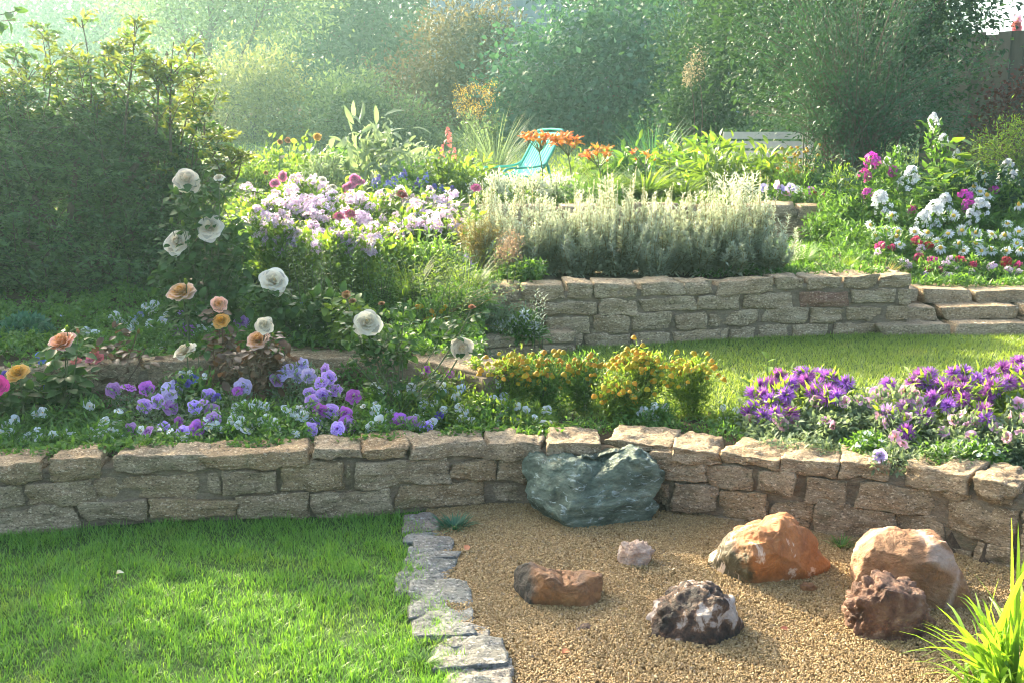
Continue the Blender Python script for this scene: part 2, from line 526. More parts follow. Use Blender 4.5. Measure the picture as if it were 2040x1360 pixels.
STONE_A = stone_mat('wall_stone', (.19, .135, .078), (.275, .205, .122), (.36, .28, .175), .5, (.31, .19, .08), moss=.45)
STONE_B = stone_mat('wall_stone_pale', (.24, .172, .095), (.34, .255, .15), (.43, .34, .215), .45, (.34, .23, .12), grain=80)
STONE_C = stone_mat('edging_stone', (.085, .09, .08), (.135, .14, .125), (.20, .20, .18), .5, (.30, .22, .16), grain=80)
STONE_RED = stone_mat('wall_stone_red', (.20, .10, .06), (.28, .16, .10), (.36, .25, .16), .2)
MORTAR = stone_mat('mortar', (.14, .102, .062), (.20, .15, .094), (.26, .20, .13), .2, (.2, .17, .12), grain=140, speck=.3, moss=.35)

def along(pts):
    xy = np.array([p[:2] for p in pts])
    seg = np.linalg.norm(np.diff(xy, axis=0), axis=1)
    s = np.concatenate([[0], np.cumsum(seg)])
    def at(q):
        q = np.clip(q, 0, s[-1])
        x = np.interp(q, s, xy[:, 0]); y = np.interp(q, s, xy[:, 1])
        e = .06
        dx = np.interp(q + e, s, xy[:, 0]) - np.interp(q - e, s, xy[:, 0]); dy = np.interp(q + e, s, xy[:, 1]) - np.interp(q - e, s, xy[:, 1])
        return x, y, math.atan2(dy, dx)
    return at, s[-1], s, xy
def hit_wall(pts, u):
    """arc length where the vertical plane of picture column u meets the wall line"""
    _, _, s, xy = along(pts)
    k = (u - 1020) / FPX / CP            # roughly x / y of that column near the wall
    best = None
    for i in range(len(xy) - 1):
        a = xy[i, 0] - k * xy[i, 1]; b = xy[i + 1, 0] - k * xy[i + 1, 1]
        if a * b <= 0 and abs(a - b) > 1e-9:
            t = a / (a - b)
            best = s[i] + t * (s[i + 1] - s[i]); break
    return best
def mortar_core(pts, z0, z1f, thick, parent, inset=.022, s0=None, s1=None):
    at, L, s, xy = along(pts)
    a0, a1 = (0 if s0 is None else s0), (L if s1 is None else s1)
    n = max(8, int((a1 - a0) / .045)); nz = 9
    m = MB(); V = []
    for i in range(n + 1):
        x, y, an = at(a0 + (a1 - a0) * i / n)
        nx_, ny_ = -math.sin(an), math.cos(an)
        prof = [(inset, z0 - .1 + (z1f(x) - z0 + .08) * j / nz) for j in range(nz + 1)] + [(thick, z1f(x) - .02), (thick, z0 - .1)]
        for o, z in prof:
            w = .012 * fbm((x * 1.0, y, z), 18) if o == inset else 0
            V.append((x + nx_ * (o + w), y + ny_ * (o + w), z))
    k = nz + 3
    a, b = np.meshgrid(np.arange(n), np.arange(k - 1), indexing='ij')
    m.add(V, np.stack([a * k + b, (a + 1) * k + b, (a + 1) * k + b + 1, a * k + b + 1], axis=2).reshape(-1, 4))
    m.add([V[i] for i in range(k)], None, [(0, i, i + 1) for i in range(1, k - 1)])
    m.add([V[n * k + i] for i in range(k)], None, [(0, i + 1, i) for i in range(1, k - 1)])
    return m.build('mortar', MORTAR, parent)
def put_stone(parent, at, s, L, zc, H, T, mat, seed, name='stone', proud=0, cs=None, tilt=0, rough=1.0):
    x, y, an = at(s)
    me = stone_mesh(name, L, T, H, mat, seed, cs, rough)
    o = T / 2 - proud
    ob = link(name, me, parent, (x - math.sin(an) * o, y + math.cos(an) * o, zc))
    ob.rotation_euler = (random.uniform(-.03, .03), tilt, an)
    return ob
def random_course(parent, pts, z0, z1, Lm, T, mat, sa, sb, seed, name='stone', proud=(.0, .02), gap=.014, cs=None, red_at=None):
    at, L, s, xy = along(pts)
    r = random.Random(seed)
    q = sa
    while q < sb - .05:
        l = min(Lm * r.uniform(.6, 1.45), sb - q)
        if sb - q - l < Lm * .35: l = sb - q
        h = (z1 - z0)
        zc = (z0 + z1) / 2 + r.uniform(-.006, .006)
        mm = mat
        if red_at is not None and q < red_at <= q + l: mm = STONE_RED
        put_stone(parent, at, q + l / 2, l + .004 - gap * .3, zc, h + .012 + r.uniform(-.008, .006), T * r.uniform(.85, 1.1), mm, r.randrange(1 << 30), name, r.uniform(*proud), cs, r.uniform(-.04, .04))
        q += l

# front wall, each visible stone where the photo shows it
w1 = thing('stone_wall', 'curving low front wall of rough brown granite between the lawn, the gravel and the flower bed', 'wall', (0, 4.1, 0))
w1.location = (0, 0, 0)
def top1(x): return float(.27 + .03 * sm(.8, 1.8, x))
mortar_core(W1, 0, lambda x: top1(x) - .02, .2, w1, .017)
FRONT = [  # u0, v0, u1, v1, cap
 (-70, 908, 62, 962, 1), (74, 903, 184, 957, 1), (200, 888, 394, 937, 1), (386, 880, 614, 934, 1), (614, 880, 716, 915, 1),
 (-60, 965, 22, 1014, 0), (24, 951, 168, 1010, 0), (168, 944, 384, 995, 0), (395, 938, 424, 980, 0), (425, 932, 539, 982, 0), (546, 920, 678, 977, 0), (678, 920, 698, 962, 0),
 (-60, 1010, 125, 1062, 0), (128, 1000, 274, 1044, 0), (275, 990, 454, 1034, 0), (456, 980, 607, 1033, 0), (609, 974, 774, 1034, 0),
 (717, 880, 812, 910, 1), (815, 866, 965, 914, 1), (963, 860, 1089, 914, 1), (1093, 850, 1204, 908, 1),
 (697, 913, 888, 966, 0), (888, 916, 986, 956, 0), (988, 912, 1062, 958, 0), (1066, 905, 1180, 955, 0),
 (778, 958, 976, 1014, 0), (980, 958, 1056, 1006, 0), (1062, 955, 1160, 1003, 0), (1165, 950, 1260, 1000, 0), (1185, 905, 1300, 948, 0),
 (1206, 850, 1343, 893, 1), (1343, 872, 1450, 922, 1), (1450, 876, 1572, 926, 1), (1570, 893, 1690, 951, 1), (1692, 903, 1800, 955, 1), (1822, 915, 1964, 976, 1), (1962, 930, 2060, 1002, 1),
 (1300, 900, 1418, 960, 0), (1418, 926, 1522, 976, 0), (1517, 934, 1604, 986, 0), (1618, 952, 1712, 1006, 0), (1720, 962, 1898, 1028, 0), (1896, 976, 1966, 996, 0), (1908, 1000, 2060, 1078, 0),
 (1265, 952, 1345, 1005, 0), (1345, 962, 1445, 1022, 0), (1442, 976, 1548, 1046, 0), (1550, 998, 1642, 1061, 0), (1642, 1004, 1806, 1082, 0), (1806, 1024, 1912, 1078, 0),
 (1400, 1028, 1500, 1070, 0), (1510, 1050, 1600, 1100, 0), (1604, 1062, 1712, 1130, 0), (1712, 1084, 1820, 1135, 0), (1822, 1078, 1972, 1150, 0), (1975, 1082, 2070, 1150, 0),
]
at1, L1, s1_, xy1 = along(W1)
for i, (u0, v0, u1, v1, cap) in enumerate(FRONT):
    sa, sb = hit_wall(W1, u0), hit_wall(W1, u1)
    sc = (sa + sb) / 2
    x, y, an = at1(sc)
    uc = (u0 + u1) / 2
    za, zb = P(uc, v1, y)[2], P(uc, v0, y)[2]
    if cap:
        zb = min(zb, top1(x) + .012); T = .24
    else: T = .16
    za = max(za, -.03)
    H = max(.035, zb - za)
    rk = random.uniform(0, .022)
    mt = STONE_A
    o = put_stone(w1, at1, sc, max(.04, (sb - sa) * 1.05), (za + zb) / 2, H * 1.12, T, mt, 100 + i, 'capstone' if cap else 'stone', rk + (.012 if cap else 0), CS16 if (sb - sa) > .15 else CS10, random.uniform(-.025, .025), 1.1)
sL, sR = hit_wall(W1, -70), hit_wall(W1, 2070)
for k, (za, zb) in enumerate(((0, .085), (.09, .18), (.185, .28))):
    random_course(w1, W1, za, zb, .36, .22 if k == 2 else .16, STONE_A, max(0, sL - 1.1), sL, 50 + k, 'capstone' if k == 2 else 'stone')
    random_course(w1, W1, za, zb + (.02 if k == 2 else 0), .3, .22 if k == 2 else .16, STONE_A, sR, min(L1, sR + .7), 60 + k, 'capstone' if k == 2 else 'stone')

w1b = thing('stone_wall', 'low stone wall at the back of the petunia bed, half hidden by the roses', 'wall')
mortar_core(W1B, .25, lambda x: .45, .2, w1b, .02, 1.0)
at_, Lb, _, _ = along(W1B)
for k, (za, zb) in enumerate(((.22, .33), (.335, .47))):
    random_course(w1b, W1B, za, zb, .42, .26 if k else .18, STONE_A, 1.0, Lb, 70 + k, 'capstone' if k else 'stone')

w2 = thing('stone_wall', 'middle terrace wall of pale rough stone blocks behind the upper lawn, under the silver bushes', 'wall')
mortar_core(W2, .25, lambda x: .60, .22, w2, .016)
at_, L2, _, _ = along(W2)
red_s = hit_wall(W2, 1605)
for k, (za, zb) in enumerate(((.20, .325), (.328, .43), (.433, .53), (.533, .625))):
    random_course(w2, W2, za, zb, .27, .24 if k == 3 else .17, STONE_B, 0, L2 + .02, 80 + k, 'capstone' if k == 3 else 'stone', (.0, .012), .010, None, red_s if k == 2 else None)
# the wall's right end, turning back along the steps
for k, (za, zb) in enumerate(((.20, .325), (.328, .43), (.433, .53), (.533, .62))):
    for j in range(2):
        me = stone_mesh('stone', .2, .17, zb - za, STONE_B, 950 + k * 3 + j, CS6)
        link('stone', me, w2, (X2R - .07, W2[-1][1] + .28 + .2 * j, (za + zb) / 2), (0, 0, R(92)))

wl = thing('stone_wall', 'knee low kerb wall of grey stones in front of the white bellflowers', 'wall')
mortar_core(WLOW, .25, lambda x: .34, .16, wl, .015)
for k, (za, zb) in enumerate(((.22, .295), (.297, .365))):
    random_course(wl, WLOW, za, zb, .26, .2, STONE_B, 0, along(WLOW)[1], 90 + k, 'capstone' if k else 'stone', cs=CS10)

w3 = thing('stone_wall', 'upper terrace wall of rendered pale stone behind the silver bushes and the phlox', 'wall')
mortar_core(W3, .58, lambda x: .9, .25, w3, .01)
for k, (za, zb) in enumerate(((.52, .67), (.673, .79), (.793, .925))):
    random_course(w3, W3, za, zb, .42, .26 if k == 2 else .18, STONE_B, 0, along(W3)[1] + .02, 130 + k, 'capstone' if k == 2 else 'stone', (0, .012), .008, CS6)
for k, (za, zb) in enumerate(((.52, .67), (.673, .79), (.793, .925))):
    for j in range(2):
        link('stone', stone_mesh('stone', .3, .18, zb - za, STONE_B, 990 + k * 3 + j, CS6), w3, (X3R - .1, W3[-1][1] + .35 + .3 * j, (za + zb) / 2), (0, 0, R(91)))

# steps on the right
st = thing('stone_steps', 'three broad steps of long grey stone blocks rising beside the middle wall', 'steps')
r_ = random.Random(5)
for k, (zt, y0) in enumerate(((.325, 6.62), (.405, 6.79), (.49, 6.98))):
    step = None
    x = X2R - .35 + (.12, .22, .0)[k]
    while x < 4.6:
        l = r_.uniform(.34, .58)
        me = stone_mesh('step', l - .012, .42, .105, STONE_B, r_.randrange(1 << 30), CS10, .55, .16)
        link('step', me, st, (x + l / 2, y0 + .2 + r_.uniform(-.012, .012), zt - .05), (0, 0, r_.uniform(-.01, .01)))
        x += l

# ------------------------------------------------------------------ edging slabs between lawn and gravel
def slab(u0, v0, u1, v1, label, seed, yaw=0, zt=.032, L=None):
    c = G((u0 + u1) / 2, (v0 + v1) / 2, zt)
    a, b = G(u0, (v0 + v1) / 2, zt), G(u1, (v0 + v1) / 2, zt)
    dn, df = G((u0 + u1) / 2, v1, zt), G((u0 + u1) / 2, v0, zt)
    W, D = b[0] - a[0], df[1] - dn[1]
    me = stone_mesh('edging_stone', W * 1.02, D * 1.35, .05, STONE_C, seed, CS16, 1.0, .2)
    o = link('edging_stone', me, None, (c[0], c[1], zt - .04), (random.uniform(-.04, .04), random.uniform(-.05, .05), R(yaw)))
    tag(o, label, 'edging stone', 'flat stones edging the lawn against the gravel')
slab(800, 1018, 880, 1042, 'flat edging stone nearly swallowed by grass at the foot of the front wall', 1, 5)
slab(803, 1047, 890, 1068, 'small flat edging stone, second one out from the front wall', 2, -8)
slab(822, 1062, 902, 1094, 'grey edging stone with a squared end, third out from the front wall', 3, 8)
slab(798, 1090, 908, 1136, 'broad pale edging slab beside the widest stretch of brown gravel, fourth out from the wall', 4, -4)
slab(785, 1130, 917, 1163, 'long pinkish edging slab whose point pokes furthest left into the lawn', 5, -5)
slab(808, 1150, 942, 1204, 'bluish grey edging slab level with the brown broken log-like rock', 6, 6)
slab(815, 1194, 952, 1246, 'grey edging slab with a dark undercut left edge in the grass', 7, 6)
slab(880, 1232, 982, 1268, 'small edging stone wedged between two larger slabs near the sunlit grass', 8, -3)
slab(862, 1262, 1010, 1308, 'bluish edging slab, third from the bottom of the row', 9, 3)
slab(878, 1296, 1018, 1348, 'layered tan edging slab, second from the bottom of the row', 10, -2)
slab(870, 1342, 1020, 1395, 'pale edging slab cut off by the bottom of the picture', 11, 4)

# ------------------------------------------------------------------ boulders: outline from the photo, own depth and thickness
def boulder(name, label, outline, d, depth, mat, seed, amp=.02, facet=.03, n=40, sink=0.0, freq=6.0, front=.5, warp=None, planes=7, fine=.006):
    pts = np.array([P(u, v, d) for u, v in outline])
    z0 = pts[:, 2].min(); c = np.array(((pts[:, 0].min() + pts[:, 0].max()) / 2, d, (pts[:, 2].min() * .5 + pts[:, 2].max() * .5)))
    dx, dz = pts[:, 0] - c[0], pts[:, 2] - c[2]
    ang = np.arctan2(dz, dx); rad = np.hypot(dx, dz)
    o = np.argsort(ang); ang, rad = ang[o], rad[o]
    ang = np.concatenate([ang[-1:] - 2 * PI, ang, ang[:1] + 2 * PI]); rad = np.concatenate([rad[-1:], rad, rad[:1]])
    V, Q = cube_sphere(n)
    s = V / np.linalg.norm(V, axis=1, keepdims=True)
    a = np.arctan2(s[:, 2], s[:, 0]); rho = np.hypot(s[:, 0], s[:, 2])
    Rr = np.interp(a, ang, rad)
    rr = np.random.default_rng(seed); s0 = rr.uniform(0, 50, 3)
    rho2 = rho ** .55
    x = np.cos(a) * Rr * rho2; z = np.sin(a) * Rr * rho2
    yd = np.sign(s[:, 1]) * np.abs(s[:, 1]) ** .8 * depth
    yd = np.where(yd < 0, yd * front * 2, yd)
    p = np.stack([x, yd, z], axis=1)
    # broken flat faces: a voronoi-like set of planes
    dirs = nrm(rr.normal(size=(16, 3))); size = np.array([x.max() - x.min(), depth * 2, z.max() - z.min()]) / 2
    out = np.empty_like(p)
    for i, qv in enumerate(p):
        e = Vector(qv / size.max() * 1.0 * freq / 3 + s0)
        n1 = mnoise.fractal(e, .85, 2.1, 6)
        dist, _p = mnoise.voronoi(e * 1.1)
        n2 = dist[1] - dist[0]
        rg = mnoise.ridged_multi_fractal(e * 1.6, .9, 2.1, 4, 1.0, 2.0)
        out[i] = qv + s[i] * (amp * n1 + facet * (min(n2, .5) - .2) + amp * .35 * (rg - 1))
    for k in range(planes):
        nn = nrm(rr.normal(size=3) * np.array((.62, .4, .45)) + np.array((0, -.85, .15)))
        ext = out @ nn; dd = np.quantile(ext, .86 + .10 * rr.random())
        over = np.maximum(ext - dd, 0)
        out = out - nn[None] * (over * .9)[:, None]
    for i, qv in enumerate(out):
        e = Vector(qv * 22 + s0)
        out[i] = qv + s[i] * (fine * mnoise.fractal(e, .8, 2.2, 4))
    if warp is not None: out = warp(out)
    m = MB(); m.add(out, Q)
    ob = m.build(name, mat)
    ob.location = (c[0], c[1], c[2] - sink)
    return tag(ob, label, 'rock', None)

def rock_mat(name, stops, scale, bump=1.0, crack=None, white=None, co_scale=(1, 1, 1), detail=6, grain=60, patch=None):
    m, nt, out = newmat(name)
    co = objco(nt)
    mp = nd(nt, 'ShaderNodeMapping'); nt.links.new(co, mp.inputs[0]); mp.inputs['Scale'].default_value = co_scale
    v = mp.outputs[0]
    base = ramp(nt, noise_tex(nt, scale, detail, .65, v, .6), stops)
    if patch:
        (pv, plo, phi, pc) = patch
        sx = nt.nodes.new('ShaderNodeSeparateXYZ'); nt.links.new(co, sx.inputs[0])
        dot = nd(nt, 'ShaderNodeVectorMath', operation='DOT_PRODUCT'); nt.links.new(co, dot.inputs[0]); dot.inputs[1].default_value = pv
        ad = nd(nt, 'ShaderNodeMath', operation='MULTIPLY_ADD'); nt.links.new(noise_tex(nt, scale * 1.4, 4, .6, v), ad.inputs[0]); ad.inputs[1].default_value = .16; nt.links.new(dot.outputs['Value'], ad.inputs[2])
        mr = nd(nt, 'ShaderNodeMapRange'); nt.links.new(ad.outputs[0], mr.inputs[0]); mr.inputs[1].default_value = plo; mr.inputs[2].default_value = phi
        base = mixc(nt, mr.outputs[0], base, pc)
    if white:
        wf = ramp(nt, noise_tex(nt, white[0], 5, .7, v, 1.2), [(white[1], (0, 0, 0)), (white[1] + .06, (white[3],) * 3)])
        base = mixc(nt, wf, base, white[2])
    if crack:
        vo = nd(nt, 'ShaderNodeTexVoronoi', feature='DISTANCE_TO_EDGE', Scale=crack[0]); nt.links.new(v, vo.inputs['Vector'])
        base = mixc(nt, ramp(nt, vo.outputs['Distance'], [(0, (crack[2],) * 3), (.035, (0, 0, 0))]), base, crack[1])
    fine = noise_tex(nt, grain, 4, .7, v)
    base = mixc(nt, .35, base, ramp(nt, fine, [(.3, (.25, .25, .25)), (.5, (.5, .5, .5)), (.7, (.8, .8, .8))]), 'OVERLAY')
    p = nd(nt, 'ShaderNodeBsdfPrincipled', Roughness=.7)
    p.inputs['Specular IOR Level'].default_value = .4
    nt.links.new(base, p.inputs['Base Color'])
    b1 = nd(nt, 'ShaderNodeBump', Strength=bump, Distance=.02); nt.links.new(noise_tex(nt, scale * 3, 6, .7, v, .5), b1.inputs['Height'])
    b2 = nd(nt, 'ShaderNodeBump', Strength=bump * .8, Distance=.004); nt.links.new(fine, b2.inputs['Height']); nt.links.new(b1.outputs[0], b2.inputs['Normal'])
    nt.links.new(b2.outputs[0], p.inputs['Normal'])
    nt.links.new(p.outputs[0], out.inputs[0])
    return m
teal_m = rock_mat('teal_rock', [(.3, (.045, .060, .038)), (.46, (.11, .145, .10)), (.58, (.19, .24, .17)), (.72, (.38, .44, .35))], 8, 1.5, None, (18, .57, (.46, .55, .51), .65), (1, .8, 2.0))
log_m = rock_mat('brown_rock', [(.3, (.05, .03, .018)), (.5, (.22, .10, .035)), (.7, (.34, .17, .06))], 7, 1.0, patch=((1, 0, .15), .02, -.02, (.035, .027, .02)))
white_m = rock_mat('pink_white_rock', [(.3, (.30, .17, .11)), (.5, (.46, .33, .24)), (.7, (.60, .50, .42))], 16, 1.0)
orange_m = rock_mat('orange_rock', [(.35, (.21, .075, .022)), (.5, (.34, .135, .04)), (.7, (.30, .145, .065))], 5, 1.0, patch=((-.9, 0, -.25), .15, .18, (.075, .06, .03)), white=(5, .56, (.66, .52, .38), .9))
mott_m = rock_mat('mottled_rock', [(.36, (.018, .013, .011)), (.47, (.06, .035, .025)), (.53, (.16, .09, .05)), (.57, (.40, .34, .29)), (.72, (.6, .55, .5))], 13, 1.4)
pink_m = rock_mat('pinkish_rock', [(.3, (.13, .062, .026)), (.5, (.23, .115, .05)), (.7, (.31, .185, .10))], 5, 1.0, (2.2, (.66, .55, .45), .35), patch=((.25, 0, 1), .255, .268, (.62, .50, .42)))
lump_m = rock_mat('lumpy_rock', [(.3, (.05, .024, .016)), (.48, (.17, .08, .045)), (.6, (.27, .155, .09)), (.75, (.5, .4, .34))], 12, 1.4)

def front_d(v, z=0): return G(1020, v, z)[1]
TEAL = [(1053, 909), (1072, 911), (1093, 922), (1112, 916), (1163, 914), (1179, 922), (1204, 913), (1240, 902), (1265, 895), (1288, 903), (1300, 917), (1318, 938), (1309, 966), (1293, 1000), (1262, 1035), (1215, 1068), (1150, 1072), (1090, 1068), (1062, 1062), (1056, 1010), (1050, 955)]
def teal_warp(p):
    # a deep scoop from the rim down into the front face
    t = np.clip(1 - np.abs(p[:, 0] - .02) / .2, 0, 1) * np.clip((p[:, 2] - .0) / .12, 0, 1)
    q = p.copy(); q[:, 1] += np.where(p[:, 1] < 0, t * .07, 0)
    return q
boulder('boulder', 'large dark teal rock with pale veins leaning against the front wall', TEAL, front_d(1056) + .17, .19, teal_m, 3, .022, .06, 56, 0, 7, .45, teal_warp, planes=6, fine=.008)
LOGR = [(1014, 1142), (1024, 1130), (1047, 1127), (1085, 1140), (1120, 1155), (1150, 1153), (1200, 1152), (1202, 1169), (1188, 1206), (1140, 1218), (1100, 1220), (1055, 1218), (1045, 1195), (1024, 1172)]
boulder('rock', 'brown and orange broken rock lying like a log with a black left end', LOGR, front_d(1213) + .08, .085, log_m, 11, .010, .02, 34, 0, 6, planes=5)
WHT = [(1231, 1115), (1242, 1086), (1265, 1083), (1292, 1085), (1297, 1112), (1286, 1130), (1246, 1131)]
boulder('rock', 'small pinkish white quartz stone in the middle of the gravel', WHT, front_d(1130) + .045, .05, white_m, 21, .010, .02, 24, 0, 6)
ORG = [(1407, 1168), (1432, 1112), (1466, 1070), (1520, 1047), (1569, 1036), (1590, 1040), (1625, 1082), (1636, 1112), (1656, 1130), (1648, 1160), (1615, 1176), (1512, 1178), (1435, 1180)]
boulder('boulder', 'orange broken rock with a white crust and a mossy brown left side', ORG, front_d(1175) + .14, .15, orange_m, 33, .016, .045, 44, 0, 6)
MOT = [(1288, 1284), (1298, 1250), (1322, 1208), (1358, 1176), (1400, 1171), (1442, 1188), (1469, 1215), (1466, 1258), (1442, 1286), (1400, 1294), (1340, 1292)]
boulder('rock', 'rounded dark rock mottled black and white standing alone in the gravel', MOT, front_d(1284) + .10, .115, mott_m, 41, .012, .03, 38, 0, 7)
PNK = [(1702, 1190), (1704, 1115), (1720, 1084), (1752, 1064), (1780, 1058), (1814, 1064), (1850, 1064), (1913, 1075), (1942, 1102), (1938, 1146), (1927, 1199), (1906, 1230), (1837, 1240), (1722, 1235)]
boulder('boulder', 'big pinkish tan block of rock with a pale vein, the tallest on the right', [(1822 + (u - 1822) * .93, v + 5) for u, v in PNK], front_d(1226) + .15, .17, pink_m, 52, .012, .022, 46, 0, 5, planes=12)
LMP = [(1695, 1264), (1692, 1242), (1700, 1184), (1722, 1167), (1764, 1148), (1793, 1148), (1808, 1163), (1835, 1167), (1839, 1192), (1841, 1262), (1793, 1286), (1753, 1288), (1720, 1280)]
boulder('rock', 'lumpy reddish brown rock set in front of the big pinkish block', LMP, front_d(1278) + .09, .10, lump_m, 64, .016, .045, 40, 0, 8)
FLK = [(1139, 1252), (1155, 1247), (1180, 1250), (1188, 1255), (1170, 1262), (1146, 1261)]
boulder('stone_chip', 'thin flat grey stone chip lying on the gravel', FLK, front_d(1258) + .02, .02, mott_m, 71, .003, .006, 12, .002, 4, planes=0, fine=.001)
SC2 = [(1595, 1165), (1610, 1160), (1625, 1166), (1622, 1176), (1600, 1178)]
boulder('stone_chip', 'small brown stone tucked under the right foot of the orange rock', SC2, front_d(1176) - .0, .02, log_m, 72, .003, .006, 10, .002, 4, planes=0, fine=.001)

# ------------------------------------------------------------------ gravel and grass
def peb_mat():
    m, nt, out = newmat('pebbles')
    g = nt.nodes.new('ShaderNodeNewGeometry')
    c = ramp(nt, g.outputs['Random Per Island'], [(0, (.19, .12, .045)), (.35, (.27, .175, .065)), (.7, (.33, .225, .09)), (.92, (.40, .295, .15)), (1, (.19, .14, .085))])
    p = nd(nt, 'ShaderNodeBsdfPrincipled', Roughness=.7)
    nt.links.new(c, p.inputs['Base Color']); nt.links.new(p.outputs[0], out.inputs[0])
    return m
PEB = peb_mat()
N = 300000
y = 2.25 + (4.42 - 2.25) * rng.random(N) ** 1.0
x = -.35 + rng.random(N) * 2.75
keep = (x > edge_x(y) + .01) & (y < f1(x) + .01) & (np.abs(x) < y * .56)
x, y = x[keep], y[keep]
big = rng.random(len(x)) ** 3
sz = .0015 + .0019 * big
V, Q = cube_sphere(2)
V = V / np.linalg.norm(V, axis=1, keepdims=True) ** .6
V, Q = np.array([(-1, -1, -.6), (1, -1, -.5), (1.1, 1, -.6), (-1, .9, -.6), (-.6, -.7, .7), (.7, -.6, .6), (.6, .7, .8), (-.7, .6, .6)], float), np.array([(0, 3, 2, 1), (4, 5, 6, 7), (0, 1, 5, 4), (1, 2, 6, 5), (2, 3, 7, 6), (3, 0, 4, 7)])
zz = .002 + .003 * rng.random(len(x)) + .008 * np.array([fbm((a, b, 0), 2.5, 2) for a, b in zip(x, y)])
mb = MB()
mb.scatter((V, Q, np.zeros((0, 3), int), np.zeros(8)), np.stack([x, y, zz], axis=1), zbasis(nrm(rng.normal(size=(len(x), 3)) * .6 + np.array((0, 0, 1)))), sz[:, None] * rng.uniform(.7, 1.5, size=(len(x), 3)))
tag(mb.build('gravel', PEB, smooth=False), kind='stuff')

def grass_mat(name, c1, c2, dry):
    m = leaf_mat(name, c1, c2, .45, .4, (1.9, 1.7, .55))
    nt = m.node_tree
    rp = [n for n in nt.nodes if n.type == 'VALTORGB'][0]
    f = ramp(nt, noise_tex(nt, 3.2, 4, .65, pos(nt)), [(.55, (0, 0, 0)), (.78, (.6, .6, .6))])
    tgt = [(l.to_node, l.to_socket) for l in rp.outputs[0].links]
    o = mixc(nt, f, rp.outputs[0], dry)
    for n_, s_ in tgt: nt.links.new(o, s_)
    return m
GRASS = grass_mat('grass_blade', (.06, .19, .025), (.16, .33, .055), (.25, .31, .075))
GRASS2 = grass_mat('grass_blade_upper', (.11, .20, .04), (.25, .34, .085), (.33, .34, .12))
def grass(name, mat, x, y, h, w, lean=.5, z=None):
    n = len(x)
    zb = land(x, y) - .008 if z is None else z
    az = rng.uniform(0, 2 * PI, n); ln = np.abs(rng.normal(0, lean, n))
    d = nrm(np.stack([np.cos(az) * ln, np.sin(az) * ln, np.ones(n)], axis=1))
    nrmv = np.stack([np.cos(az), np.sin(az), np.full(n, .1)], axis=1)
    m = MB()
    m.scatter(blade_tm(1.0, .35, 2), np.stack([x, y, zb], axis=1), basis(d, -nrmv), np.stack([w * rng.uniform(.7, 1.4, n), h, h], axis=1))
    return tag(m.build(name, mat), kind='stuff')
N = 150000
y = 2.1 + 2.2 * rng.random(N); x = -2.75 + 2.8 * rng.random(N)
tuft = np.array([fbm((a, b, 0), 7, 3) for a, b in zip(x, y)])
kp = (x < edge_x(y) - .005 + .035 * rng.random(N) - .05 * (rng.random(N) < .5)) & (y < f1(x) - .012) & (x > -y * .62)
kp &= rng.random(N) < .72 + .5 * tuft
x, y, tuft = x[kp], y[kp], tuft[kp]
h = (.024 + .018 * rng.random(len(x)) + .016 * tuft) * np.where(rng.random(len(x)) < .04, 1.5, 1)
grass('grass', GRASS, x, y, np.maximum(h, .012), .0026, .55)
N = 110000
y = 4.6 + 2.15 * rng.random(N); x = -.4 + 4.2 * rng.random(N)
top = np.where(x < WLOW[-1][0], flow(x), np.where(x < X2R, f2(x), 6.62))
kp = (x > X1B + .05) & (y < top - .01) & (y > f1(x) + .38) & (np.abs(x) < y * .56)
x, y = x[kp], y[kp]
grass('grass', GRASS2, x, y, .022 + .018 * rng.random(len(x)), .0032, .5)
N = 50000
y = 12.4 + 9 * rng.random(N) ** 1.3; x = (rng.random(N) - .5) * 1.25 * y
grass('grass', GRASS2, x, y, .05 + .05 * rng.random(N), .012, .5)
# ------------------------------------------------------------------ leaves and petals
L_ROSE = leaf_mat('rose_leaf', (.020, .062, .018), (.055, .120, .030), .35, .5, None, .2)
L_REDLEAF = leaf_mat('reddish_leaf', (.075, .045, .030), (.13, .085, .05), .35, .35, (1.9, 1.3, .8))
L_MID = leaf_mat('bed_leaf', (.036, .11, .02), (.11, .22, .045), .42, .45)
L_LIME = leaf_mat('lime_leaf', (.07, .15, .02), (.17, .26, .045), .5, .45)
L_GREY = leaf_mat('grey_green_leaf', (.10, .16, .085), (.20, .26, .15), .4, .55, (1.5, 1.5, 1.0))
L_SILVER = leaf_mat('silver_leaf', (.40, .46, .37), (.60, .64, .51), .45, .7, (1.15, 1.15, .9))
L_DARK = leaf_mat('dark_leaf', (.014, .045, .022), (.04, .09, .036), .25, .6, None, .15)
L_TEAL = leaf_mat('blue_green_leaf', (.025, .095, .055), (.06, .17, .095), .35, .45)
L_GOLD = leaf_mat('dry_stem', (.16, .14, .06), (.28, .23, .10), .4, .6)
STEM = plain_mat('stem', (.06, .09, .03), .6, 0, (.10, .12, .045), 20)
STEM_RED = plain_mat('red_stem', (.09, .045, .025), .6, 0, (.12, .07, .035), 20)
BARK = plain_mat('bark', (.07, .05, .035), .9, 0, (.13, .10, .075), 14, .8)

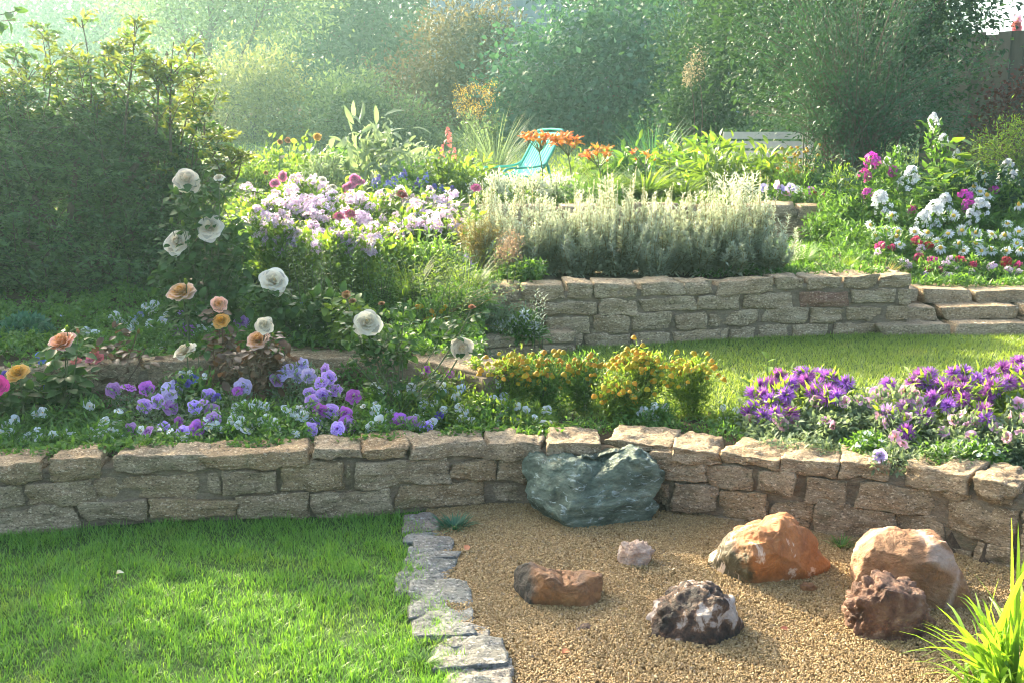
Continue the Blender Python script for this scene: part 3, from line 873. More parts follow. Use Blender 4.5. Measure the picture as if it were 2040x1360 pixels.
def petal_grid(L, W, cup, tip, nu=4, nv=5, base=.15, ruffle=0, seed=0, wpow=.55, tipw=.75):
    r = np.random.default_rng(seed)
    V = []; T = []
    ph = r.uniform(0, 6)
    for j in range(nv + 1):
        v = j / nv
        w = W * (base + (1 - base) * math.sin(min(1, v * 1.15) * PI / 2) ** wpow) * (1 - (1 - tipw) * max(0, v - .7) / .3)
        for i in range(nu + 1):
            u = -1 + 2 * i / nu
            ed = 1 - .16 * u * u * v
            V.append((u * w / 2, v * L * ed, cup * u * u * w * .5 - tip * v ** 3 + ruffle * math.sin(3.1 * u + ph + 2 * v) * v))
            T.append(v)
    Q = []
    k = nu + 1
    for j in range(nv):
        for i in range(nu):
            Q.append((j * k + i, j * k + i + 1, (j + 1) * k + i + 1, (j + 1) * k + i))
    return np.array(V), np.array(Q), np.array(T)
def place_petal(mb, g, phi, az, r0, z0, mat=0, tadd=0.0, tmul=1.0):
    """stand a petal at opening angle phi from the axis, turned to azimuth az, its hollow side inward"""
    V, Q, T = g
    c, s = math.cos(phi), math.sin(phi)
    # local y -> out*sin + z*cos ; local z (hollow) -> toward the axis
    x = V[:, 0]; out = V[:, 1] * s - V[:, 2] * c + r0; z = V[:, 1] * c + V[:, 2] * s + z0
    ca, sa = math.cos(az), math.sin(az)
    mb.add(np.stack([out * ca - x * sa, out * sa + x * ca, z], axis=1), Q, None, T * tmul + tadd, mat)
def rose_mesh(name, mat, seed, n=34, openness=1.0, tight=.25):
    r = np.random.default_rng(seed); mb = MB()
    for i in range(n):
        k = .12 + .88 * (i / (n - 1)) ** .85
        rim = .07 + .93 * k ** 1.1 * (.55 + .45 * openness)          # where the rim of this petal lies
        zr = .46 * (1 - k ** 1.7 * openness) - .04 * k
        r0, z0 = .05 + .10 * k, -.34 + .34 * (1 - k) + .02 * r.normal()
        L = math.hypot(rim - r0, zr - z0) * r.uniform(.94, 1.05); phi = math.atan2(rim - r0, zr - z0) + r.normal(0, .04)
        W = max(.34, 2 * PI * rim / 5 * .98) * r.uniform(.85, 1.1)
        g = petal_grid(L, min(W, 1.15), .55 - .35 * k, .02 + .24 * k * openness, 5, 6, .35, .03 + .035 * k, seed * 77 + i, .45, .72)
        place_petal(mb, g, phi - .06 - .35 * max(0, .35 - k), i * 2.39996 + r.normal(0, .1), r0, z0, 0, 0, .55 + .45 * k)
    dome(mb, .19, .02, .42, 0, 8, 4, .1)
    return mb.mesh(name, mat)
def petunia_mesh(name, mats, seed, double=True):
    r = np.random.default_rng(seed); mb = MB()
    def funnel(Rm, zt, ruf, depth):
        nr, na = 6, 35; V = []; T = []
        ph = r.uniform(0, 6, 4)
        for i in range(nr + 1):
            q = i / nr
            for j in range(na):
                a = 2 * PI * j / na
                lob = 1 - .11 * abs(math.sin(2.5 * a)) ** 3 + .05 * math.sin(7 * a + ph[0]) * q
                rr = Rm * (.07 + .93 * q ** 1.1) * (1 - (1 - lob) * q)
                z = zt - depth * (1 - q) ** 2.2 - .10 * q ** 4 + ruf * q * q * (math.sin(5 * a + ph[1]) * .6 + math.sin(11 * a + ph[2]) * .5)
                V.append((rr * math.cos(a), rr * math.sin(a), z)); T.append(q)
        Q = [(i * na + j, i * na + (j + 1) % na, (i + 1) * na + (j + 1) % na, (i + 1) * na + j) for i in range(nr) for j in range(na)]
        mb.add(V, Q, None, T, 0)
    funnel(1.0, 0, .10, .55)
    if double:
        funnel(.66, .12, .20, .5); funnel(.40, .20, .2, .4)
    return mb.mesh(name, mats)
def viola_mesh(name, mats, seed, face=False):
    r = np.random.default_rng(seed); mb = MB()
    for az, L, W, z in ((90, .95, .95, -.02), (25, .85, .85, 0), (155, .85, .85, 0), (-55, .85, .9, .03), (-125, .85, .9, .03)):
        g = petal_grid(L * r.uniform(.9, 1.05), W, .12, .12, 4, 4, .3, .05, r.integers(1e6), .5, .85)
        place_petal(mb, g, R(78) + r.normal(0, .1), R(az + r.normal(0, 6)), .02, z)
    # eye
    a = np.arange(7) * 2 * PI / 7
    mb.add(np.concatenate([[(0, 0, .10)], np.stack([np.cos(a) * .12, np.sin(a) * .12, np.full(7, .06)], 1)]), None, [(0, 1 + i, 1 + (i + 1) % 7) for i in range(7)], None, 1)
    return mb.mesh(name, mats)
def ray_flower(mb, n, r0, r1, w, phi, z, droop, mat=0, seed=0, seg=3, jit=.08):
    r = np.random.default_rng(seed)
    for i in range(n):
        L = (r1 - r0) * r.uniform(.88, 1.05)
        g = petal_grid(L, w * r.uniform(.85, 1.15), .3, droop * r.uniform(.6, 1.4), 2, seg, .6, 0, 0, .6, .45)
        place_petal(mb, g, phi + r.normal(0, jit), 2 * PI * i / n + r.normal(0, .05), r0, z)
def aster_mesh(name, mats, seed):
    mb = MB()
    for k, (n, r1, phi, z) in enumerate(((26, 1.06, 91, -.10), (24, 1.0, 70, -.08), (21, .90, 50, -.05), (17, .74, 30, -.02), (9, .52, 12, 0))):
        ray_flower(mb, n, .06, r1, .125, R(phi), z, .10, 0, seed * 10 + k, 3, .15)
    return mb.mesh(name, mats)
def dome(mb, r, z0, h, mat, n=8, m=4, bump=0):
    V = [(0, 0, z0 + h)]; F3 = []; F4 = []
    for i in range(1, m + 1):
        q = i / m * PI / 2
        for j in range(n):
            a = 2 * PI * j / n + i * .4
            V.append((r * math.sin(q) * math.cos(a) * (1 + bump * math.sin(j * 2.3 + i)), r * math.sin(q) * math.sin(a), z0 + h * math.cos(q)))
    for j in range(n): F3.append((0, 1 + j, 1 + (j + 1) % n))
    for i in range(m - 1):
        for j in range(n):
            F4.append((1 + i * n + j, 1 + (i + 1) * n + j, 1 + (i + 1) * n + (j + 1) % n, 1 + i * n + (j + 1) % n))
    mb.add(V, F4, F3, np.linspace(0, 1, len(V)), mat)
def daisy_mesh(name, mats, seed, cone=.25, droop=.1, n=15):
    mb = MB()
    ray_flower(mb, n, .2, 1.0, .30, R(86), 0, droop, 0, seed, 3, .08)
    dome(mb, .32, -.02, cone, 1, 9, 4)
    return mb.mesh(name, mats)
def zinnia_mesh(name, mats, seed):
    mb = MB()
    for k, (n, r1, phi, z, w) in enumerate(((15, 1.0, 86, 0, .34), (13, .82, 74, .08, .32), (11, .62, 60, .15, .28), (8, .42, 42, .2, .22))):
        ray_flower(mb, n, .08, r1, w, R(phi), z, .05, 0, seed * 10 + k, 3)
    dome(mb, .16, .2, .18, 1, 7, 3)
    return mb.mesh(name, mats)
def floret_tm(w=.5):
    V = []; Q = []; T = []
    for i in range(5):
        a = 2 * PI * i / 5; c, s = math.cos(a), math.sin(a); k = len(V)
        for (u, v, z) in ((0, .08, -.1), (-w / 2, .6, .08), (0, 1, 0), (w / 2, .6, .08)):
            V.append((v * c - u * s, v * s + u * c, z)); T.append(v)
        Q.append((k, k + 3, k + 2, k + 1))
    return np.array(V), np.array(Q), np.zeros((0, 3), int), np.array(T)
FLORET = floret_tm(.72)
def panicle_mesh(name, mats, seed, n=42, h=1.3, fr=.26, cone=False):
    """a rounded (or pointed) head of small five-petalled florets, about one unit in radius"""
    r = np.random.default_rng(seed); mb = MB()
    d = nrm(r.normal(size=(n, 3)) + np.array((0, 0, .7)))
    p = d * np.array((.8, .8, h * .7)) * r.uniform(.75, 1.05, (n, 1))
    if cone:
        t = r.random(n) ** .8; a = r.uniform(0, 2 * PI, n)
        rad = (1 - t) ** .7 * .75 + .08
        p = np.stack([np.cos(a) * rad, np.sin(a) * rad, -.5 + t * h * 1.4], axis=1); d = nrm(np.stack([np.cos(a), np.sin(a), .5 + t], axis=1))
    mb.scatter(FLORET, p, zbasis(nrm(d + r.normal(size=(n, 3)) * .35)), fr * r.uniform(.75, 1.2, n), 0)
    return mb.mesh(name, mats)
def button_mesh(name, mats, seed):
    mb = MB(); dome(mb, 1, -.3, 1.0, 0, 10, 5, .08); dome(mb, .8, -.1, .95, 0, 9, 4, .15)
    return mb.mesh(name, mats)
def lily_mesh(name, mats, seed):
    mb = MB(); r = np.random.default_rng(seed)
    for i in range(6):
        g = petal_grid(1.0, .36 if i % 2 else .46, .35, .30, 3, 7, .25, .05, seed + i, .7, .35)
        V, Q, T = g
        V = V.copy(); V[:, 2] -= .42 * np.clip(T - .55, 0, 1) ** 2 * 2.2
        place_petal(mb, (V, Q, T), R(24 + r.normal(0, 4)), i * PI / 3, .04, 0)
    return mb.mesh(name, mats)
def bud_mesh(name, mats, seed):
    mb = MB()
    for i in range(6):
        place_petal(mb, petal_grid(1.0, .6, .9, -.1, 3, 5, .5, 0, 0, .5, .15), R(10), i * PI / 3, .10, 0)
    return mb.mesh(name, mats)

M_WHITE = petal_mat('cream_white_petal', [(0, (.74, .54, .22)), (.45, (.86, .77, .54)), (1, (.88, .84, .70))], .34)
M_CREAM = petal_mat('cream_petal', [(0, (.80, .60, .28)), (.5, (.86, .74, .50)), (1, (.86, .80, .64))], .34)
M_PEACH = petal_mat('peach_petal', [(0, (.82, .34, .03)), (.5, (.86, .46, .16)), (.8, (.87, .56, .38)), (1, (.86, .62, .52))], .34)
M_GOLDR = petal_mat('golden_petal', [(0, (.78, .38, .03)), (.6, (.82, .46, .05)), (1, (.84, .58, .20))], .34)
M_CORAL = petal_mat('coral_petal', [(0, (.78, .30, .22)), (1, (.82, .22, .24))], .34)
M_HOT = petal_mat('hot_pink_petal', [(0, (.70, .08, .20)), (1, (.80, .06, .26))], .3)
M_ROSEP = petal_mat('rose_pink_petal', [(0, (.78, .40, .45)), (1, (.80, .22, .42))], .35)
M_PETU = petal_mat('violet_petal', [(0, (.10, .01, .20)), (.25, (.30, .06, .50)), (.55, (.50, .22, .72)), (1, (.68, .44, .84))], .3, vary=.35)
M_PETL = petal_mat('lavender_petal', [(0, (.40, .22, .62)), (.5, (.58, .46, .82)), (1, (.70, .62, .88))], .35, vary=.2)
M_PETM = petal_mat('magenta_petal', [(0, (.28, .02, .26)), (.5, (.50, .10, .55)), (1, (.56, .18, .66))], .3, vary=.25)
M_PINKP = petal_mat('pink_petal', [(0, (.70, .30, .20)), (.4, (.78, .36, .56)), (1, (.84, .52, .70))], .4, vary=.3)
M_LILAC = petal_mat('pale_lilac_petal', [(0, (.74, .38, .62)), (.5, (.85, .66, .82)), (1, (.90, .82, .88))], .45, vary=.25)
M_ASTER = petal_mat('purple_aster_petal', [(0, (.30, .03, .36)), (.5, (.44, .08, .54)), (1, (.64, .28, .76))], .42, vary=.35)
M_ASTL = petal_mat('lilac_aster_petal', [(0, (.46, .16, .50)), (1, (.68, .42, .76))], .35, vary=.2)
M_VIOW = petal_mat('white_viola_petal', [(0, (.78, .78, .70)), (1, (.82, .86, .88))], .35)
M_VIOB = petal_mat('blue_viola_petal', [(0, (.05, .03, .22)), (.5, (.08, .07, .42)), (1, (.16, .16, .58))], .3, vary=.3)
M_VIOL = petal_mat('pale_blue_viola_petal', [(0, (.60, .60, .55)), (.5, (.50, .60, .82)), (1, (.36, .46, .80))], .3, vary=.3)
M_DAISY = petal_mat('daisy_petal', [(0, (.78, .80, .76)), (1, (.84, .86, .88))], .35)
M_EYE = plain_mat('flower_eye', (.62, .36, .03), .7, 0, (.70, .48, .06), 40)
M_DARKEYE = plain_mat('dark_eye', (.02, .01, .03), .7)
M_YEL = petal_mat('yellow_petal', [(0, (.74, .46, .02)), (1, (.80, .58, .05))], .25, vary=.3)
M_DULL = petal_mat('dull_yellow_petal', [(0, (.58, .36, .02)), (1, (.66, .46, .04))], .25, vary=.3)
M_ORANGE = petal_mat('orange_petal', [(0, (.80, .46, .06)), (.5, (.82, .32, .04)), (1, (.84, .36, .08))], .4, vary=.2)
M_ZINN = petal_mat('dusky_pink_petal', [(0, (.40, .06, .14)), (1, (.62, .16, .30))], .35, vary=.35)
M_PHMAG = petal_mat('magenta_phlox_petal', [(0, (.50, .03, .30)), (1, (.70, .08, .50))], .35, vary=.2)
M_DIAN = petal_mat('crimson_petal', [(0, (.50, .03, .12)), (1, (.72, .10, .26))], .35, vary=.35)
M_DELPH = petal_mat('delphinium_petal', [(0, (.10, .08, .40)), (1, (.22, .22, .62))], .35, vary=.3)
M_BROWN = petal_mat('faded_petal', [(0, (.30, .14, .05)), (1, (.46, .28, .12))], .3, vary=.3)

BL = {}
def reg(k, fn, name, mats, cnt=3, **kw):
    BL[k] = [fn(name, mats, 11 + 7 * i + len(BL) * 100, **kw) for i in range(cnt)]
reg('rose_white', rose_mesh, 'rose_bloom', M_WHITE)
reg('rose_cream', rose_mesh, 'rose_bloom', M_CREAM, openness=.85)
reg('rose_peach', rose_mesh, 'rose_bloom', M_PEACH, openness=.74)
reg('rose_gold', rose_mesh, 'rose_bloom', M_GOLDR, openness=.7)
reg('rose_coral', rose_mesh, 'rose_bloom', M_CORAL)
reg('rose_hot', rose_mesh, 'rose_bloom', M_HOT, 1)
reg('rose_pink', rose_mesh, 'rose_bloom', M_ROSEP, 2)
reg('rose_faded', rose_mesh, 'rose_bloom', M_BROWN, 2, openness=.6)
reg('petunia', petunia_mesh, 'petunia_bloom', M_PETU, 4)
reg('petunia_lav', petunia_mesh, 'petunia_bloom', M_PETL, 3)
reg('petunia_mag', petunia_mesh, 'petunia_bloom', M_PETM, 3)
reg('petunia_pink', petunia_mesh, 'petunia_bloom', M_PINKP, 3, double=False)
reg('viola', viola_mesh, 'viola_bloom', (M_VIOW, M_EYE), 4)
reg('viola_blue', viola_mesh, 'viola_bloom', (M_VIOB, M_DARKEYE), 3)
reg('viola_pale', viola_mesh, 'viola_bloom', (M_VIOL, M_DARKEYE), 3)
reg('aster', aster_mesh, 'aster_bloom', M_ASTER, 3)
reg('aster_lilac', aster_mesh, 'aster_bloom', M_ASTL, 2)
reg('daisy', daisy_mesh, 'daisy_bloom', (M_DAISY, M_EYE), 3)
reg('coneflower', daisy_mesh, 'daisy_bloom', (M_DAISY, M_EYE), 3, cone=.6, droop=.55)
reg('zinnia', zinnia_mesh, 'zinnia_bloom', (M_ZINN, M_BROWN), 3)
reg('phlox', panicle_mesh, 'phlox_head', M_LILAC, 5, n=36, h=1.7, fr=.25)
reg('phlox_white', panicle_mesh, 'phlox_head', M_DAISY, 4, cone=True, n=60, fr=.22)
reg('phlox_mag', panicle_mesh, 'phlox_head', M_PHMAG, 3)
reg('dianthus', panicle_mesh, 'dianthus_head', M_DIAN, 3, n=26, fr=.42)
reg('dianthus_white', panicle_mesh, 'dianthus_head', M_LILAC, 3, n=24, fr=.4)
reg('button', button_mesh, 'flower_button', M_YEL, 2)
reg('button_dull', button_mesh, 'flower_button', M_DULL, 2)
reg('lily', lily_mesh, 'lily_bloom', M_ORANGE, 3)
reg('bell', lily_mesh, 'bell_bloom', M_VIOW, 3)
reg('bud', bud_mesh, 'rose_bud', L_LIME, 1)
reg('bud_orange', bud_mesh, 'rose_bud', M_BROWN, 1)
reg('lily_bud', bud_mesh, 'lily_bud', M_ORANGE, 1)
reg('spire', panicle_mesh, 'flower_spire', M_CORAL, 2, cone=True, n=40, fr=.25, h=2.6)
reg('spire_blue', panicle_mesh, 'flower_spire', M_DELPH, 3, cone=True, n=40, fr=.28, h=1.8)
reg('catmint', panicle_mesh, 'flower_spire', M_PETL, 3, n=30, fr=.3, cone=True, h=1.5)

def bloom(kind, parent, p, r, face, off, spin=None, squash=1.0):
    """one flower as a part: mesh of that kind, radius r, its axis along face"""
    mes = BL[kind]
    me = mes[random.randrange(len(mes))]
    m = zbasis(np.array([face], float), None if spin is None else np.array([spin]))[0]
    o = link(me.name.split('.')[0], me, parent, np.asarray(p) - np.asarray(off), euler_of(m), (r, r, r * squash))
    return o
CAMV = np.array((0, 0, CAM_H))
def toward_cam(p, up=.5, side=0, jit=.35):
    d = CAMV - np.asarray(p); d[2] = 0; d = d / np.linalg.norm(d)
    v = d + np.array((side, 0, up)) + rng.normal(size=3) * jit
    return v / np.linalg.norm(v)

def leaves(mb, pts, size, tm=LEAF, up=.6, out=None, jit=.7, smin=.6, mat=0, droop=0.0, tv=None):
    """leaves at pts: blade directions spread outward from `out`, faces mostly up"""
    pts = np.asarray(pts, float).reshape(-1, 3); n = len(pts)
    if n == 0: return
    d = rng.normal(size=(n, 3)) * jit + np.array((0, 0, up * .3 - droop))
    if out is not None: d = d + nrm(pts - np.asarray(out)) * .9
    nn = nrm(rng.normal(size=(n, 3)) * .55 + np.array((0, -.15, 1)))
    mb.scatter(tm, pts, basis(d, nn), size * rng.uniform(smin, 1.25, n), mat, tv)
def ball(n, c, r, shell=.5):
    d = rdir(n); q = (shell + (1 - shell) * rng.random((n, 1))) ** .8
    return np.asarray(c) + d * q * np.asarray(r)

def flower_plant(name, label, cat, blooms, dfun, leafm, ltm, lsize, nleaf=130, group=None, r_px=18, spread=.05, face_up=.5, jit=.35,
                 stem_r=.0014, base=None, fill=0, stemm=None, rise=.0, squash=1.0, hang=False, leafdroop=0.0, zbase=None, stem_leaf=True):
    """blooms: (u, v[, kind[, r]]) in photo pixels; dfun(u, v) their distance. A leafy mound grows up to them."""
    B = []
    for b in blooms:
        u, v = b[0], b[1]
        kind = b[2] if len(b) > 2 and b[2] else None
        r = b[3] if len(b) > 3 else r_px
        d = dfun(u, v) + random.uniform(-.03, .03)
        B.append((P(u, v, d), kind, r * pxm(d) * 1.03))
    pts = np.array([b[0] for b in B])
    if base is None:
        bx, by = pts[:, 0].mean(), pts[:, 1].mean() + .03
        base = np.array((bx, by, lz(bx, by) if zbase is None else zbase))
    root = thing(name, label, cat, base, group)
    mb = MB(); ms = MB()
    for p, k, r in B:
        gz = lz(p[0], p[1]) if zbase is None else zbase
        foot = np.array((p[0] * .6 + base[0] * .4 + random.uniform(-.03, .03), max(p[1], base[1] - .08) * .6 + base[1] * .4, min(gz, p[2] - .01)))
        mid = (foot + p) / 2
        bend = rng.normal(size=3) * .015
        c = curve(foot, p - np.array((0, 0, r * .2)), bend, 5)
        if not hang: tube(ms, c, stem_r * 1.3, stem_r, 4)
        h = max(.03, p[2] - foot[2])
        n = max(10, int(nleaf * (h / .15) ** .5))
        t = rng.random(n) ** .75
        q = foot + (p - foot) * t[:, None] * (1 - rise) + rng.normal(size=(n, 3)) * spread * (1 - .45 * t[:, None])
        q[:, 2] = np.minimum(np.maximum(q[:, 2], gz + .004), p[2] - r * .25 + .01)
        leaves(mb, q, lsize, ltm, .6, foot + np.array((0, 0, h * .3)), .7, droop=leafdroop)
    if fill:
        ext = np.maximum(pts.max(0) - pts.min(0), .06)
        n = fill
        q = np.stack([pts[:, 0].min() - .04 + (ext[0] + .08) * rng.random(n), pts[:, 1].min() - .03 + (ext[1] + .08) * rng.random(n), np.zeros(n)], axis=1)
        g = land(q[:, 0], q[:, 1]) if zbase is None else np.full(n, zbase)
        hh = np.interp(q[:, 0], np.sort(pts[:, 0]), pts[np.argsort(pts[:, 0]), 2]) - g
        q[:, 2] = g + np.clip(hh, .03, .5) * .8 * rng.random(n) ** .7
        leaves(mb, q, lsize, ltm, .6, None, .8, droop=leafdroop)
    mb.build('foliage', leafm, root, base)
    if not hang: ms.build('stem', stemm or STEM, root, base)
    for p, k, r in B:
        if k is None: continue
        bloom(k, root, p, r, toward_cam(p, face_up, 0, jit), base, None, squash)
    return root
# ------------------------------------------------------------------ front bed, left of the marigolds
def d_bed(u, v): return 4.16 + .12 * np.interp(u, [0, 250, 700, 1000], [-.15, 0, .15, 1.2]) + np.interp(v, [725, 860, 900], [.52, .08, .0])
def pk(lst, kind, r=None): return [(*b, kind, r) if r else (*b, kind) for b in lst]
PG = 'violet petunias in the front bed'
pt = dict(leafm=L_GREY, ltm=LEAF, lsize=.026, nleaf=80, r_px=16.5, spread=.045, face_up=.45, jit=.4)
flower_plant('petunia', 'violet double petunia low at the left, above the second capstone', 'petunia',
    pk([(226, 776), (287, 808), (313, 799), (340, 811), (261, 856), (292, 860), (325, 853)], 'petunia') + pk([(257, 770), (292, 773)], 'petunia_mag'), d_bed, group=PG, **pt)
flower_plant('petunia', 'violet petunia with one big pale lavender bloom and a magenta one', 'petunia',
    pk([(387, 811), (423, 818), (425, 835), (416, 788), (363, 858)], 'petunia') + [(342, 775, 'petunia_lav', 23), (338, 787, 'petunia_lav', 16), (394, 851, 'petunia_mag', 18), (357, 838, 'petunia_mag', 11), (403, 800, 'petunia', 12)], d_bed, group=PG, **pt)
flower_plant('petunia', 'tall petunia with pale lavender and violet blooms against the rear stone wall', 'petunia',
    pk([(574, 737), (601, 727), (615, 747), (592, 748), (560, 745)], 'petunia_lav') + pk([(646, 737), (551, 756), (667, 776), (655, 752), (640, 760)], 'petunia'), d_bed, group=PG, **pt)
flower_plant('petunia', 'violet petunia spilling down to the wall, right of the tall pale one', 'petunia',
    pk([(618, 785), (643, 786), (622, 800), (660, 818), (627, 844), (672, 853), (700, 848), (618, 855)], 'petunia') + pk([(688, 823), (704, 789), (637, 818), (690, 840)], 'petunia_mag'), d_bed, group=PG, **pt)
flower_plant('petunia', 'small violet and magenta petunia sprawling over the wall by the pansies', 'petunia',
    pk([(820, 841), (849, 849)], 'petunia') + pk([(797, 833), (810, 874, 'x')[:2], (792, 845)], 'petunia_mag'), d_bed, group=PG, **pt)
flower_plant('petunia', 'single pale pink violet petunia at the foot of the dark leaved rose', 'petunia',
    [(484, 770, 'petunia_lav', 19), (473, 777, 'petunia_mag', 12)], d_bed, group=PG, **pt)
VG = 'white violas in the front bed'
vi = dict(leafm=L_MID, ltm=LEAF_N, lsize=.040, nleaf=80, r_px=11, spread=.045, face_up=.3, jit=.4, fill=500)
def whites(lst, r=12.5): return [(u + random.uniform(-2, 2), v, 'viola', r * random.uniform(.8, 1.2)) for u, v in lst]
flower_plant('viola', 'white violas at the far left end of the wall', 'viola', whites([(15, 858), (12, 846), (20, 868), (24, 892), (48, 894), (28, 835), (55, 868), (65, 867), (83, 873), (38, 880), (5, 875)]), d_bed, group=VG, **vi)
flower_plant('viola', 'white violas in a drift above the third capstone from the left', 'viola', whites([(105, 866), (138, 865), (130, 862), (152, 873), (145, 868), (178, 875), (188, 863), (184, 860), (204, 865), (219, 878), (198, 872)]), d_bed, group=VG, **vi)
flower_plant('viola', 'thin white violas standing taller between the left drift and the petunias', 'viola', whites([(86, 821), (173, 804), (178, 808), (211, 837), (205, 843), (233, 840), (70, 825)]), d_bed, group=VG, **vi)
flower_plant('viola', 'white violas bunched between the two violet petunia masses', 'viola', whites([(456, 844), (465, 838), (462, 850), (475, 845), (490, 856), (522, 840), (533, 834), (545, 842), (553, 854), (504, 808), (512, 805), (527, 809), (480, 838)]), d_bed, group=VG, **vi)
flower_plant('viola', 'white violas peeping out under the tall pale petunia', 'viola', whites([(580, 825), (576, 829), (603, 828), (568, 814), (589, 866), (588, 818)]), d_bed, group=VG, **vi)
flower_plant('viola', 'white violas left of the small magenta petunia', 'viola', whites([(744, 818), (750, 814), (766, 820), (739, 851), (746, 847), (763, 852), (757, 838)]), d_bed, group=VG, **vi)
flower_plant('viola', 'tall white violas behind the rose stem, over bright green leaves', 'viola', whites([(758, 775), (765, 779), (820, 771), (833, 778), (744, 770), (790, 782)], 11), d_bed, group=VG, **vi)
flower_plant('pansy', 'white and blue pansies, one with a black face, in the middle of the bed', 'pansy',
    [(878, 766, 'viola', 13), (880, 778, 'viola_pale', 11), (925, 752, 'viola_pale', 14), (918, 774, 'viola_pale', 13), (946, 766, 'viola_pale', 13), (909, 789, 'viola', 12), (915, 811, 'viola', 12), (865, 802, 'viola', 11), (897, 745, 'petunia_mag', 9), (850, 737, 'petunia_mag', 10), (876, 826, 'viola_blue', 11), (835, 793, 'viola', 8)],
    d_bed, leafm=L_LIME, ltm=LEAF_N, lsize=.036, nleaf=90, spread=.05, face_up=.2, jit=.3, fill=900)
flower_plant('viola', 'white violas on lime green leaves behind the pansies, beside the yellow button flowers', 'viola', whites([(953, 757), (961, 766), (963, 778), (998, 770), (990, 764), (984, 795), (1001, 799), (1005, 790), (975, 745), (1003, 812), (970, 768)], 11), d_bed, L_LIME, LEAF_N, .036, 90, VG, 10, .05, .2, .3, fill=900)
flower_plant('viola', 'white violas on lime green leaves where the wall starts to bend', 'viola', whites([(1031, 809), (1005, 823), (1029, 839), (1089, 818), (1085, 815), (1082, 842), (1063, 832), (941, 839), (918, 835), (925, 832), (1050, 815), (1095, 845)], 11), d_bed, L_LIME, LEAF_N, .036, 90, VG, 10, .05, .25, .3, fill=900)
flower_plant('pansy', 'dark blue pansies behind the pale lavender petunia', 'pansy', [(359, 757, 'viola_blue', 14), (384, 755, 'viola_blue', 15), (374, 763, 'viola_blue', 10), (432, 792, 'viola_blue', 11), (362, 745, 'viola', 10), (408, 748, 'viola', 8), (378, 742, 'viola', 7)], d_bed, L_MID, LEAF, .03, 90, None, 10, .04, .3, .3, fill=300)
flower_plant('pansy', 'blue pansies beside the golden rose at the left edge', 'pansy', [(81, 711, 'viola_blue', 15), (14, 747, 'viola_blue', 12), (57, 733, 'viola_blue', 9), (93, 770, 'viola_blue', 9)], d_bed, L_MID, LEAF, .034, 110, None, 10, .05, .3, .3, fill=500)
flower_plant('viola', 'white bellflowers between the yellow button bushes and the capstones', 'viola', whites([(1276, 823), (1283, 818), (1292, 826), (1300, 820), (1303, 808), (1309, 812), (1328, 808), (1281, 832), (1304, 834), (1322, 815)], 10), lambda u, v: 4.52, L_MID, LEAF_N, .034, 90, VG, 10, .04, .4, .3, fill=300)
flower_plant('viola', 'white flowers in the sun left of the purple asters', 'viola', whites([(1440, 812), (1452, 835), (1438, 838), (1470, 836), (1466, 816), (1480, 826)], 10), lambda u, v: 4.45, L_LIME, LEAF_N, .034, 110, VG, 10, .04, .4, .3, fill=400)

r_v = random.Random(8)
for lab, (ua, ub), (va, vb), n in (('white violas sprinkled low along the wall edge at the far left', (0, 200), (850, 890), 14), ('white violas sprinkled low along the wall edge under the violet petunias', (200, 440), (815, 875), 12), ('white violas sprinkled between the petunias in the middle of the bed', (430, 620), (800, 860), 16), ('white violas sprinkled along the wall edge below the pansies', (720, 1000), (800, 855), 18)):
    flower_plant('viola', lab, 'viola', whites([(r_v.uniform(ua, ub), r_v.uniform(va, vb)) for _ in range(n)], 9.5), d_bed, group=VG, **{**vi, 'fill': 200, 'nleaf': 40})
# low leafy growth covering the soil between the plants
def carpet(name, n, xr, yr, hfun, leafm, ltm, size, seed=0, clump=5, thr=-.2, cond=None, label=None):
    x = rng.uniform(*xr, n); y = rng.uniform(*yr, n)
    f = np.array([fbm((a, b, seed * 3.3), clump, 3) for a, b in zip(x, y)])
    k = f > thr
    if cond is not None: k &= cond(x, y)
    x, y, f = x[k], y[k], f[k]
    z = land(x, y) + hfun(x, y) * np.clip(.35 + f, .1, 1) * rng.random(len(x)) ** .6
    m = MB(); leaves(m, np.stack([x, y, z], axis=1), size, ltm, .8, None, .8)
    return tag(m.build(name, leafm), kind='stuff')
inbed = lambda x, y: (y > f1(x) + .1) & (y < np.where(x < X1B, f1b(x), 9)) & (x < X1B + .35)
carpet('ground_cover', 44000, (-2.8, .5), (3.9, 5.1), lambda x, y: .055 + .05 * sm(4.2, 4.5, y) + .08 * sm(4.5, 4.8, y), L_MID, LEAF, .028, 1, 5, -.35, inbed)
carpet('ground_cover', 26000, (-3.2, -.1), (4.9, 6.2), lambda x, y: .11 + 0 * x, L_MID, LEAF, .036, 2, 4, -.4, lambda x, y: (y > f1b(x) + .12) & (x < X1B))

